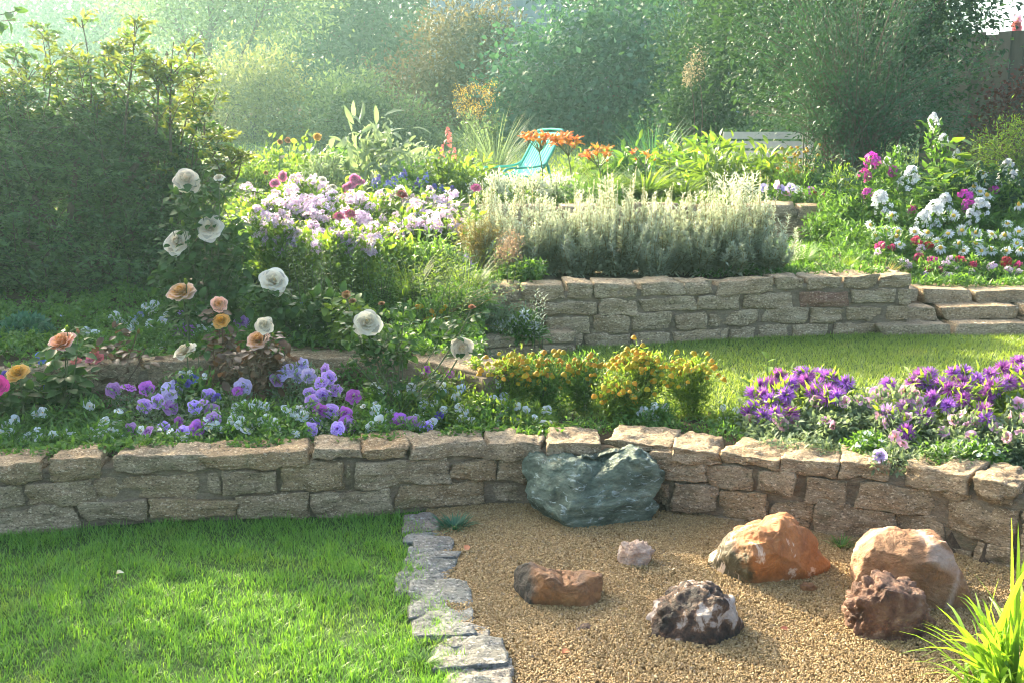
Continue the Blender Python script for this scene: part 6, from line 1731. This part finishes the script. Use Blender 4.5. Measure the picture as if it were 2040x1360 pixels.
for i, (u, vt, d, n, lab) in enumerate(((1210, 330, 10.0, 140, 'sunlit strap leaf clump under the daylilies'), (1285, 312, 9.9, 180, 'broad strap leaf clump, the densest on the upper terrace'), (1360, 330, 9.9, 140, 'strap leaf clump in front of the peony'))):
    strap_clump(lab, 'strap leaf plant', 'strap_leaf_plant', u, vt, d, n, .85, L_SUNNY, .024, 'strap leaf clumps')
leafy_stem('leafy_plant', 'tall leafy stem with a pale bud tip standing above the strap leaves', 'plant', [(1335, 400, 1335, 252), (1320, 400, 1312, 285), (1350, 400, 1360, 290)], 10.0, L_SUNNY, .10, LEAF_B, 16, zb=.89)
mound('peony', 'leafy peony behind the silver spikes, left of the bench', 'plant', 1440, 285, 130, 10.3, L_SUNNY, LEAF_LONG, .13, 520, .4, droop=.15)
mound('peony', 'leafy peony in front of the bench', 'plant', 1520, 300, 90, 10.6, L_SUNNY, LEAF_LONG, .13, 380, .4, droop=.15)
mound('silver_bush', 'silver fern leaved plant under the peony', 'silver plant', 1460, 335, 120, 9.7, L_SILVER, LEAF_N, .06, 700, .3)
mound('leafy_plant', 'dark green low plant among blue flowers behind the silver spikes', 'plant', 1180, 360, 130, 9.5, L_MID, LEAF_N, .06, 1000)
rt, b, tips = mound('seed_head_plant', 'tan seed heads on thin stems right of the bench', 'dried flowers', 1590, 315, 100, 9.9, L_MID, LEAF_N, .06, 900, .9)
ms = MB()
for k in range(42):
    p = P(random.uniform(1545, 1635), random.uniform(288, 345), 9.9 + random.uniform(-.1, .1)); ms_r = random.uniform(.012, .02)
    tube(ms, curve(b + np.array((random.uniform(-.1, .1), 0, 0)), p, (0, 0, 0), 4), .003, .0015, 3)
    bloom('coneflower' if k % 7 == 0 else 'button_dull', rt, p, ms_r, nrm(np.array((random.gauss(0, .4), -.4, .8))), b)
ms.build('flower_stalk', L_GOLD, rt, b)
rt, b, _ = mound('petunia', 'lilac and white petunias on top of the upper wall at its right end', 'petunia', 1565, 372, 110, 9.5, L_MID, LEAF, .04, 600)
add_blooms(rt, b, [(1522, 374, 'petunia_lav'), (1535, 395, 'petunia_lav'), (1548, 368, 'petunia_pink'), (1556, 378, 'petunia_lav'), (1568, 385, 'petunia_pink'), (1580, 392, 'petunia_lav'), (1590, 378, 'viola'), (1596, 395, 'viola'), (1575, 374, 'petunia_lav'), (1605, 392, 'petunia_pink')], lambda u, v: 9.45, 10)
rt, b, _ = mound('petunia', 'crimson petunias at the very end of the upper wall', 'petunia', 1630, 375, 60, 9.4, L_MID, LEAF, .04, 350)
add_blooms(rt, b, [(1616, 380, 'petunia_mag', 11), (1620, 386, 'dianthus', 10), (1641, 388, 'dianthus', 9), (1638, 402, 'viola', 8), (1613, 400, 'viola', 8), (1650, 405, 'dianthus', 7)], lambda u, v: 9.35, 10)
mound('leafy_plant', 'upright yellow green plant spire at the right end of the upper wall', 'plant', 1678, 315, 44, 9.2, L_SUNNY, LEAF_N, .05, 700)
mound('leafy_plant', 'grassy green bush at the foot of the upper wall end', 'plant', 1690, 400, 90, 8.7, L_MID, LEAF_N, .06, 1100)

# ------------------------------------------------------------------ silver artemisia along the middle wall
SG = 'silver bushes along the middle wall'
def artemisia(label, u, v_top, w, d, n, spikes, seed):
    b = P(u, 555, d); base = np.array((b[0], d, .60)); rw = w / 2 * pxm(d); h = P(u, v_top, d)[2] - .60
    rt = thing('artemisia', label, 'silver plant', base, SG)
    ml, ms, mg = MB(), MB(), MB()
    for k in range(int(n * 2.6)):
        a = random.uniform(0, 2 * PI); q = random.random() ** .6
        lean = rng.normal(size=2) * .05
        tipp = base + np.array((math.cos(a) * rw * 1.15 * q + lean[0], math.sin(a) * .30 * q + lean[1] - .03, h * (1 - .42 * q * q) * random.uniform(.42, 1.1)))
        f = base + np.array((math.cos(a) * rw * q * .6, math.sin(a) * .17 * q - .02, 0))
        c = curve(f, tipp, (math.cos(a) * .03 + random.gauss(0, .02), random.gauss(0, .02), 0), 7); tube(ms, c, .003, .0015, 3)
        m_ = 125; t = .01 + .99 * rng.random(m_) ** .9; i0 = np.minimum((t * 6).astype(int), 5)
        pts = c[i0] + (c[i0 + 1] - c[i0]) * (t * 6 - i0)[:, None]
        az = rng.uniform(0, 2 * PI, m_)
        dd = np.stack([np.cos(az), np.sin(az), .2 + 1.1 * t + rng.normal(size=m_) * .3], axis=1)
        low = t < random.uniform(.25, .55)
        for sel, mm in ((~low, ml), (low, mg)):
            if sel.any(): mm.scatter(leaf_tm(.27, .05, -.2), pts[sel], basis(dd[sel], np.stack([-np.cos(az), -np.sin(az), np.full(m_, .8)], axis=1)[sel]), (.060 * (1.1 - .62 * t) * rng.uniform(.6, 1.3, m_))[sel])
    spikes = list(spikes) + [(u + random.uniform(-.5, .5) * w, v_top + random.uniform(-28, 30)) for _ in range(7)]
    for (su, sv) in spikes:
        e = P(su, sv, d + random.uniform(-.15, .15)); f = base + np.array(((e[0] - base[0]) * .6, (e[1] - base[1]) * .6, h * .35)); c = curve(f, e, (0, 0, 0), 8)
        tube(ms, c, .003, .0015, 3); m_ = 120; t = rng.random(m_) ** .7; pts = f + (e - f) * t[:, None]; az = rng.uniform(0, 2 * PI, m_)
        ml.scatter(LEAF, pts, basis(np.stack([np.cos(az), np.sin(az), np.full(m_, .9)], axis=1), np.array((0, 0, 1.))), .024 * (1.15 - .75 * t))
    ml.build('foliage', L_SILVER, rt, base); mg.build('lower_foliage', L_SAGE, rt, base); ms.build('stem', L_GOLD, rt, base)
L_SAGE = leaf_mat('sage_leaf', (.23, .27, .17), (.40, .43, .29), .4, .6, (1.3, 1.25, .9))
art = [('silver bush at the left end of the row, thin and seen against the dry stems', 985, 375, 110, 7.1, 24, [(960, 360), (985, 352), (1008, 368)]),
 ('silver bush second in the row, under the silver white cushions', 1070, 380, 120, 7.05, 28, [(1040, 385), (1060, 372), (1085, 380)]),
 ('silver bush with short spikes left of the tallest spire', 1150, 385, 110, 7.0, 28, [(1125, 385), (1150, 390), (1175, 392)]),
 ('silver bush with the tallest pale spire of the row', 1225, 355, 110, 7.05, 30, [(1210, 330), (1218, 345), (1205, 350), (1230, 360), (1250, 385)]),
 ('silver bush in the middle with a drooping silver tuft over the wall', 1305, 382, 110, 7.0, 30, [(1280, 375), (1300, 390), (1318, 395), (1336, 372)]),
 ('silver bush left of the two right hand ones, dense and pale', 1380, 385, 100, 7.05, 28, [(1360, 385), (1378, 390), (1400, 385)]),
 ('silver bush with many thin spikes above the brown lower stems', 1445, 372, 100, 7.0, 28, [(1415, 365), (1430, 380), (1462, 360), (1478, 372)]),
 ('silver bush at the right end of the row with the slenderest spikes', 1510, 380, 80, 7.05, 24, [(1498, 340), (1515, 340), (1530, 352), (1484, 375)])]
for i, a in enumerate(art): artemisia(*a, i)
for (label, u, v0, v1, d) in (('silver sprig drooping over the top of the middle wall', 1310, 500, 570, 6.75), ('silver sprig standing in the grass right of the silver bushes', 1592, 525, 478, 7.3), ('silver sprig by the white bellflowers at the left end of the middle wall', 1075, 650, 580, 5.98)):
    leafy_stem('silver_sprig', label, 'silver plant', [(u - 8, max(v0, v1), u - 6, min(v0, v1)), (u + 6, max(v0, v1), u + 10, min(v0, v1) + 14), (u, max(v0, v1), u + 2, min(v0, v1) + 5)], d, L_SILVER, .05, LEAF_N, 26, .6)
wisp('thin green grass on the terrace right of the silver bushes', 1600, 525, 470, 7.4, 240, .9, L_MID, .004)
wisp('yellowish grass tuft above the right end of the middle wall', 1690, 552, 500, 7.2, 200, 1.0, L_LIME, .004)
wisp('dry grass near the corner of the middle wall', 1760, 552, 500, 7.3, 200, 1.0, L_GOLD, .004)
leafy_stem('seedling', 'yellow green weed shoot in front of the grass on the middle terrace', 'plant', [(1650, 548, 1632, 505), (1660, 548, 1652, 515), (1640, 548, 1622, 520)], 7.0, L_LIME, .06, LEAF_N, 12)
carpet('ground_cover', 16000, (1.2, 3.0), (6.8, 9.0), lambda x, y: .07 + 0 * x, L_MID, LEAF_N, .05, 5, 4, -.3, lambda x, y: (y > f2(np.minimum(x, X2R)) + .12) & (x < X2R + .2))

# ------------------------------------------------------------------ right-hand slope
d_r = lambda u, v: float(np.interp(v, [230, 350, 450, 560], [9.3, 8.9, 8.15, 7.4]))
RG = 'daisies on the right slope'
dd_ = dict(leafm=L_MID, ltm=LEAF_N, lsize=.055, nleaf=60, r_px=12, spread=.06, face_up=.7, jit=.25, fill=300)
def dz(lst): return [(u, v, 'coneflower' if i % 2 else 'daisy', 13) for i, (u, v) in enumerate(lst)]
flower_plant('daisy', 'white daisies at the left edge of the flowery slope', 'daisy', dz([(1734, 449), (1777, 430), (1765, 460), (1789, 462), (1745, 470)]), d_r, group=RG, **dd_)
flower_plant('daisy', 'white daisies in the middle of the slope above the crimson pinks', 'daisy', dz([(1822, 462), (1848, 464), (1793, 488), (1785, 472), (1889, 466), (1874, 495), (1866, 482)]), d_r, group=RG, **dd_)
flower_plant('daisy', 'white daisies with drooping petals right of the middle of the slope', 'daisy', dz([(1917, 459), (1945, 464), (1900, 430), (1945, 485), (1920, 500), (1911, 486), (1955, 500)]), d_r, group=RG, **dd_)
flower_plant('daisy', 'white daisies at the right edge of the flowery slope', 'daisy', dz([(1976, 467), (2002, 469), (2007, 446), (1974, 498), (2005, 500), (2035, 498), (2026, 485), (2031, 409), (2030, 462)]), d_r, group=RG, **dd_)
flower_plant('daisy', 'white daisies higher up among the phlox heads', 'daisy', dz([(1962, 361), (1957, 346), (1953, 382), (1967, 390), (1940, 372)]), d_r, group=RG, **dd_)
XG = 'phlox on the right slope'
ph = dict(leafm=L_MID, ltm=LEAF, lsize=.07, nleaf=60, r_px=17, spread=.06, face_up=1.2, jit=.2)
flower_plant('phlox', 'magenta phlox with round heads at the top left of the slope', 'phlox', [(1737, 322, 'phlox_mag', 19), (1722, 352, 'phlox_mag', 16), (1779, 343, 'phlox_mag', 14), (1728, 386, 'phlox_mag', 13)], d_r, group=XG, **ph)
flower_plant('phlox', 'magenta phlox with a long head among white ones, right of the big leaves', 'phlox', [(1923, 393, 'phlox_mag', 18), (1928, 412, 'phlox_mag', 17), (1980, 382, 'phlox_mag', 13), (1817, 420, 'phlox_mag', 12)], d_r, group=XG, **ph)
flower_plant('phlox', 'white phlox with pointed heads left of the big green leaves', 'phlox', [(1812, 362, 'phlox_white', 26), (1757, 405, 'phlox_white', 26), (1768, 325, 'phlox_white', 12), (1790, 300, 'phlox_white', 9)], d_r, group=XG, **ph)
flower_plant('phlox', 'white phlox with wide heads low in the middle of the slope', 'phlox', [(1862, 428, 'phlox_white', 28), (1838, 442, 'phlox_white', 22), (1882, 405, 'phlox_white', 20)], d_r, group=XG, **ph)
flower_plant('phlox', 'white phlox at the right of the slope', 'phlox', [(1955, 420, 'phlox_white', 26), (1935, 436, 'phlox_white', 18), (2008, 345, 'phlox_white', 24), (1985, 372, 'phlox_white', 14), (2020, 360, 'phlox_white', 16)], d_r, group=XG, **ph)
flower_plant('phlox', 'tall white phlox standing above the rest against the dark shrub', 'phlox', [(1858, 243, 'phlox_white', 15), (1879, 282, 'phlox_white', 14), (1905, 312, 'phlox_white', 12)], d_r, group=XG, **ph)
DG = 'crimson pinks on the right slope'
di = dict(leafm=L_MID, ltm=LEAF_N, lsize=.045, nleaf=60, r_px=11, spread=.05, face_up=.8, jit=.25, fill=600)
flower_plant('dianthus', 'crimson and white pinks at the left of the slope near the wall corner', 'pinks', [(1753, 490, 'dianthus'), (1777, 495, 'dianthus', 9), (1750, 503, 'dianthus_white', 9), (1800, 524, 'dianthus_white'), (1810, 530, 'dianthus_white', 9)], d_r, group=DG, **di)
flower_plant('dianthus', 'crimson and white pinks in the middle of the slope above the steps', 'pinks', [(1824, 483, 'dianthus', 13), (1850, 490, 'dianthus'), (1831, 514, 'dianthus', 12), (1857, 521, 'dianthus'), (1848, 540, 'dianthus', 12), (1872, 543, 'dianthus'), (1834, 498, 'dianthus_white'), (1843, 550, 'dianthus_white'), (1889, 553, 'dianthus_white', 13), (1885, 530, 'dianthus_white', 12)], d_r, group=DG, **di)
flower_plant('dianthus', 'crimson and white pinks right of the middle of the slope', 'pinks', [(1912, 523, 'dianthus', 13), (1938, 530, 'dianthus'), (1905, 537, 'dianthus_white', 9), (1935, 544, 'dianthus_white', 9), (1893, 518, 'dianthus_white', 10)], d_r, group=DG, **di)
flower_plant('dianthus', 'crimson and white pinks at the right edge above the steps', 'pinks', [(2003, 524, 'dianthus', 13), (2029, 531, 'dianthus'), (1977, 533, 'dianthus_white', 12), (2008, 540, 'dianthus_white'), (2028, 545, 'dianthus_white')], d_r, group=DG, **di)
leafy_stem('leafy_plant', 'plant with big bright green heart shaped leaves in the middle of the slope', 'plant', [(1890, 470, 1905, 285), (1900, 470, 1935, 290), (1890, 470, 1865, 345), (1895, 470, 1925, 330)], 8.9, L_LIME, .22, leaf_big(.8, .06, -.3), 11, .2)
leafy_stem('leafy_plant', 'plant with pointed green leaves left of the big heart shaped leaves', 'plant', [(1860, 470, 1850, 345), (1870, 470, 1880, 350), (1850, 470, 1832, 375)], 8.6, L_MID, .16, LEAF_B, 12, .3)
carpet('ground_cover', 46000, (2.2, 4.9), (7.1, 9.9), lambda x, y: .12 + .22 * sm(7.4, 9.0, y), L_MID, LEAF_N, .055, 6, 3, -.5, lambda x, y: (x > X2R - .05))
carpet('ground_cover', 18000, (2.2, 5.5), (8.6, 11), lambda x, y: .5 + 0 * x, L_DARK, LEAF, .07, 7, 2, -.4, lambda x, y: (x > X3R))

# ------------------------------------------------------------------ lilac phlox and the tall border in the middle left
PHG = 'pale lilac phlox'
d_p = lambda u, v: float(np.interp(v, [340, 420, 490], [8.4, 7.8, 7.2]))
pl = dict(leafm=L_SUNNY, ltm=LEAF, lsize=.06, nleaf=75, r_px=17, spread=.07, face_up=1.1, jit=.2)
def heads(poly, n, seed, kinds=('phlox',)):
    r = random.Random(seed); out = []
    (u0, u1), (v0, v1) = poly
    for i in range(n):
        out.append((r.uniform(u0, u1), v0 + (v1 - v0) * r.random(), kinds[i % len(kinds)], r.choice((9, 12, 15, 18, 22, 25))))
    return out
flower_plant('phlox', 'pale lilac phlox at the left, next to the white climbing rose', 'phlox', heads(((490, 590), (385, 470)), 17, 1), d_p, group=PHG, **pl)
flower_plant('phlox', 'pale lilac phlox forming the highest mound of the drift', 'phlox', heads(((570, 665), (355, 430)), 24, 2), d_p, group=PHG, **pl)
flower_plant('phlox', 'pale lilac phlox in front of the highest mound', 'phlox', heads(((590, 690), (430, 490)), 19, 3), d_p, group=PHG, **pl)
flower_plant('phlox', 'pale lilac phlox in the middle of the drift under the pink roses', 'phlox', heads(((680, 770), (395, 480)), 24, 4), d_p, group=PHG, **pl)
flower_plant('phlox', 'pale lilac phlox right of the middle, below the upper wall', 'phlox', heads(((760, 850), (415, 470)), 20, 5), d_p, group=PHG, **pl)
flower_plant('phlox', 'pale lilac phlox at the right end of the drift by the lime leafed stems', 'phlox', heads(((840, 925), (415, 470)), 14, 6), d_p, group=PHG, **pl)
flower_plant('phlox', 'pale lilac phlox low at the front left of the drift, above green stems', 'phlox', heads(((500, 620), (440, 520)), 17, 11), lambda u, v: 6.2, group=PHG, **pl)
flower_plant('phlox', 'pale lilac phlox low at the front of the drift, around the low zinnias', 'phlox', heads(((630, 750), (450, 520)), 17, 12), lambda u, v: 6.1, group=PHG, **pl)
flower_plant('phlox', 'pale lilac phlox tall and loose just under the upper wall', 'phlox', heads(((640, 900), (385, 430)), 20, 13), lambda u, v: 8.2, group=PHG, **pl)
flower_plant('phlox', 'lavender phlox in front of the drift with loose heads', 'phlox', [(768, 500, 'catmint', 17), (930, 530, 'catmint', 18), (918, 545, 'catmint', 14), (1056, 555, 'catmint', 9), (580, 478, 'phlox', 14)], lambda u, v: 6.8, group=PHG, **pl)
ZG = 'dusky pink zinnias'
zn = dict(leafm=L_SUNNY, ltm=LEAF_B, lsize=.06, nleaf=14, r_px=15, spread=.03, face_up=1.6, jit=.2, stem_r=.003, squash=1.2)
for i, (lst, lab) in enumerate((([(800, 388)], 'single dusky pink zinnia on a tall stem in front of the upper wall'), ([(698, 427), (675, 432)], 'pair of dusky pink zinnias amid the middle of the phlox'), ([(706, 488), (680, 482), (712, 480)], 'low cluster of dusky pink zinnias below the phlox'), ([(762, 472), (745, 462), (793, 476)], 'dusky pink zinnias by the lime leaved stems'), ([(948, 376)], 'dark pink zinnia leaning on a long stem beside the silver bushes'))):
    flower_plant('zinnia', lab, 'zinnia', [(u, v, 'zinnia', 14) for u, v in lst], lambda u, v: 7.0, group=ZG, base=np.array((*P(np.mean([x[0] for x in lst]) - 12, 560, 6.7)[:2], .58)), **zn)
rt, b, _ = mound('rose_bush', 'pink rose bush at the back of the phlox, near the hedge', 'rose bush', 565, 350, 70, 8.6, L_SUNNY, LEAF_B, .06, 350)
add_blooms(rt, b, [(562, 352, 'rose_pink', 11), (547, 364, 'rose_pink', 11), (643, 360, 'rose_white', 10), (663, 372, 'rose_white', 9), (530, 345, 'rose_faded', 6)], lambda u, v: 8.5, 11)
rt, b, _ = mound('rose_bush', 'pink rose bush with a cluster of blooms above the middle of the phlox', 'rose bush', 705, 355, 70, 8.7, L_SUNNY, LEAF_B, .06, 350)
add_blooms(rt, b, [(707, 358, 'rose_pink', 12), (696, 370, 'rose_pink', 13), (718, 362, 'rose_pink', 10), (690, 376, 'rose_pink', 10)], lambda u, v: 8.6, 11)
leafy_stem('leafy_plant', 'tall plant with glowing lime green leaves in front of the upper wall', 'plant', [(880, 600, 893, 368), (885, 600, 935, 432), (875, 600, 842, 395), (870, 600, 790, 448), (890, 600, 905, 470), (860, 600, 815, 480)], 6.9, L_LIME, .105, LEAF_B, 15, .15, zb=.55)
for i, (u, vt, w, d, m_, tm, sz, n, lab) in enumerate((
    (520, 440, 110, 6.8, L_MID, LEAF, .05, 1800, 'leafy green clump right of the white climbing rose'),
    (600, 465, 120, 6.7, L_SUNNY, LEAF_N, .05, 2200, 'fine leaved sunny clump under the lilac phlox'),
    (690, 470, 120, 6.6, L_MID, LEAF, .055, 2000, 'green leafy clump below the zinnias'),
    (775, 480, 110, 6.6, L_SUNNY, LEAF, .055, 1900, 'sunny leafy clump behind the slender rose'),
    (860, 480, 110, 6.5, L_MID, LEAF_N, .05, 2000, 'dense green clump behind the cream rose'),
    (930, 560, 90, 6.2, L_GREY, LEAF_N, .05, 1300, 'grey green clump by the end of the middle wall'),
    (640, 525, 130, 6.2, L_MID, LEAF, .05, 1800, 'shaded leafy clump behind the pointed white rose'),
    (480, 560, 110, 6.3, L_DARK, LEAF, .05, 1800, 'dark leafy clump at the foot of the hedge bush'))):
    mound('leafy_plant', lab, 'plant', u, vt, w, d, m_, tm, sz, n, .5)
for i, (u, v0, vt, d, m_, sz, n, lab) in enumerate((
    (545, 640, 470, 6.2, L_MID, .06, 10, 'upright leafy stems behind the pointed white rose'),
    (620, 650, 500, 6.0, L_SUNNY, .055, 9, 'sunlit upright stems between the pointed rose and the zinnias'),
    (700, 650, 500, 5.95, L_LIME, .055, 9, 'lime upright stems behind the faded brown rose'),
    (760, 660, 520, 5.9, L_MID, .055, 9, 'green upright stems left of the slender rose bud'),
    (840, 660, 500, 5.9, L_SUNNY, .06, 9, 'sunlit upright stems right of the slender rose bud'),
    (900, 650, 540, 5.95, L_LIME, .05, 8, 'lime upright stems above the cream rose'))):
    leafy_stem('leafy_plant', lab, 'plant', [(u + random.uniform(-25, 25), v0, u + random.uniform(-45, 45), vt + random.uniform(-25, 60)) for _ in range(n)], d, m_, sz, LEAF, 26, .25)
for i, (u, vt, w, d, m_, tm, sz, n, lab) in enumerate((
    (915, 575, 110, 5.85, L_MID, LEAF_N, .04, 1800, 'green clump hiding the left end of the middle wall'),
    (985, 590, 90, 6.1, L_GREY, LEAF_N, .04, 1300, 'grey green clump in front of the middle wall behind the bellflowers'),
    (1045, 605, 60, 6.12, L_GREY, LEAF_N, .035, 700, 'small grey green clump right of the bellflowers'))):
    mound('leafy_plant', lab, 'plant', u, vt, w, d, m_, tm, sz, n, .5)
rt, b, _ = mound('tansy', 'dull yellow button flowers half hidden behind the slender rose', 'yellow flower bush', 850, 600, 80, 5.6, L_MID, LEAF_N, .04, 900)
add_blooms(rt, b, [(random.uniform(825, 890), random.uniform(608, 660), 'button_dull', random.uniform(4, 6)) for _ in range(26)], lambda u, v: 5.55, 5)
mound('leafy_plant', 'green clump tucked against the end of the upper wall', 'plant', 1640, 425, 70, 8.7, L_MID, LEAF_N, .05, 1100)
for i, (u, v0, vt, d, m_, n, lab) in enumerate((
    (640, 620, 430, 6.35, L_LIME, 8, 'tall glowing stems in front of the phlox mound'),
    (735, 620, 430, 6.3, L_SUNNY, 8, 'tall backlit stems between the zinnias'),
    (905, 620, 440, 6.2, L_LIME, 8, 'tall backlit stems beside the dry golden tangle'),
    (600, 660, 490, 5.75, L_SUNNY, 8, 'leafy stems just right of the pointed white rose'),
    (675, 670, 490, 5.65, L_MID, 8, 'leafy stems rising above the rear stone wall'),
    (880, 680, 500, 5.6, L_LIME, 8, 'leafy stems behind the cream rose bloom'))):
    leafy_stem('leafy_plant', lab, 'plant', [(u + random.uniform(-35, 35), v0, u + random.uniform(-60, 60), vt + random.uniform(-15, 70)) for _ in range(n)], d, m_, .05, LEAF_N, 34, .35)
for (u, vt, lab) in ((930, 470, 'wispy lime grass beside the end of the middle wall'), (820, 480, 'wispy lime grass behind the rose bud'), (680, 500, 'wispy lime grass left of the faded rose')):
    wisp(lab, u, 640, vt, 6.05, 90, .6, L_LIME, .004)
# dry stems and catmint wisps beside the silver bushes
def dry_clump(label, u, v_top, d, n, w, mat, fl=None, name='dry_stems'):
    b = P(u, 560, d); base = np.array((b[0], d, lz(b[0], d))); rt = thing(name, label, 'dry stems', base)
    ms, mf = MB(), MB(); h = P(u, v_top, d)[2] - base[2]
    for k in range(n):
        e = base + np.array((random.uniform(-1, 1) * w * pxm(d), random.uniform(-.12, .12), h * random.uniform(.6, 1.02))); c = curve(base + rng.normal(size=3) * np.array((.04, .03, 0)), e, (random.uniform(-.04, .04), 0, .03), 7)
        tube(ms, c, .0022, .0012, 3)
        q = c[3:].repeat(9, 0) + rng.normal(size=(36, 3)) * .014; leaves(mf, q, .022, LEAF_N, .6, None, .9)
    ms.build('stem', L_GOLD, rt, base); mf.build('foliage', mat, rt, base); return rt
dry_clump('tangle of dry golden stems left of the silver bushes', 955, 435, 6.9, 60, 45, L_GOLD)
dry_clump('dry pinkish seed stems in front of the left silver bush', 1015, 465, 6.6, 26, 26, leaf_mat('pink_seed', (.40, .26, .14), (.55, .38, .24), .4, .6, (1, 1, 1)))
leafy_stem('leafy_plant', 'yellow green stems with paired leaves at the left end of the middle wall', 'plant', [(1000, 590, 985, 480), (1005, 590, 1010, 500), (1010, 590, 1035, 495), (995, 590, 965, 500)], 6.35, L_LIME, .07, LEAF_N, 18, .15, zb=.5)
b = P(880, 640, 5.75); base = np.array((b[0], 5.75, lz(b[0], 5.75))); rt = thing('catmint', 'wispy pale catmint stems arching right toward the white bellflowers', 'catmint', base)
ms, mf = MB(), MB()
for (u, v) in ((1040, 575), (1000, 598), (978, 575), (985, 630), (1015, 660), (960, 600), (940, 690), (975, 705), (1000, 720), (930, 560), (950, 650), (1035, 565), (990, 560)):
    e = P(u, v, 5.7 + random.uniform(-.1, .1)); c = curve(base + rng.normal(size=3) * .02, e, (0, 0, .03), 9); tube(ms, c, .0022, .0012, 3)
    q = c[4:].repeat(14, 0) + rng.normal(size=(70, 3)) * .009; leaves(mf, q, .016, LEAF, .6, None, .9)
ms.build('stem', L_GOLD, rt, base); mf.build('foliage', L_GREY, rt, base)
flower_plant('bellflower', 'white bellflowers in a clump behind the low kerb wall', 'bellflower', [(u, v, 'bell', random.uniform(12, 15)) for u, v in ((990, 652), (1003, 645), (1018, 640), (1040, 632), (1048, 650), (1060, 640), (1035, 655), (1068, 655), (1016, 662), (1055, 664), (1072, 660), (1000, 655), (1028, 645), (1046, 628))], lambda u, v: 6.05, L_MID, LEAF_N, .045, 120, None, 10, .05, .6, .4, fill=500, zbase=.34)
carpet('ground_cover', 30000, (-1.8, .2), (5.9, 8.9), lambda x, y: .14 + 0 * x, L_MID, LEAF, .05, 8, 3, -.4, lambda x, y: (y > np.where(x > X1B, f2(x) + .15, 0)))
carpet('ground_cover', 30000, (-2.6, 3.0), (9.25, 11.8), lambda x, y: .16 + 0 * x, L_SUNNY, LEAF_N, .06, 9, 2, -.5, lambda x, y: (x > X3L) & (x < X3R))
carpet('ground_cover', 12000, (-4.2, -1.0), (8.0, 12.5), lambda x, y: .22 + 0 * x, L_SUNNY, LEAF, .07, 10, 2, -.3)
carpet('ground_cover', 9000, (float(X3R) - .35, float(X3R) + .6), (7.9, 9.7), lambda x, y: .3 + 0 * x, L_MID, LEAF_N, .06, 11, 3, -.7, lambda x, y: (x > X3R + .02) | (y < f3(x) - .05) & (x > X3R - .2))
# hollyhock beyond the fence
hb = P(2030, 150, 16.2); base = np.array((hb[0], 16.2, lz(hb[0], 16.2)))
leafy_stem('hollyhock', 'red hollyhock poking up behind the board fence at the top right', 'flower', [(2030, 300, 2026, 22)], 16.2, L_MID, .14, LEAF_W, 14, zb=base[2])
rt = [o for o in S.objects if o.name.startswith('hollyhock')][0]
for v in (38, 48, 58): 
    p = P(2027 + random.uniform(-3, 3), v, 16.15); bloom('petunia_pink', rt, p, .075, toward_cam(p, .2), rt.location)
    rt.children[-1].data = BL['rose_coral'][0]; rt.children[-1].name = 'hollyhock_bloom'
# ------------------------------------------------------------------ morning haze
hm, hnt, hout = newmat('haze')
pv = hnt.nodes.new('ShaderNodeVolumePrincipled')
pv.inputs['Color'].default_value = (.56, .97, .88, 1)
pv.inputs['Density'].default_value = HAZE_DENSITY
pv.inputs['Anisotropy'].default_value = HAZE_G
hnt.links.new(pv.outputs[0], hout.inputs['Volume'])
mb = MB()
X, Y0, Y1, Z0, Z1 = 155, -155, 155, -1.0, HAZE_TOP
mb.add([(-X, Y0, Z0), (X, Y0, Z0), (X, Y1, Z0), (-X, Y1, Z0), (-X, Y0, Z1), (X, Y0, Z1), (X, Y1, Z1), (-X, Y1, Z1)],
       [(0, 3, 2, 1), (4, 5, 6, 7), (0, 1, 5, 4), (1, 2, 6, 5), (2, 3, 7, 6), (3, 0, 4, 7)])
tag(mb.build('haze', hm, smooth=False), kind='stuff')
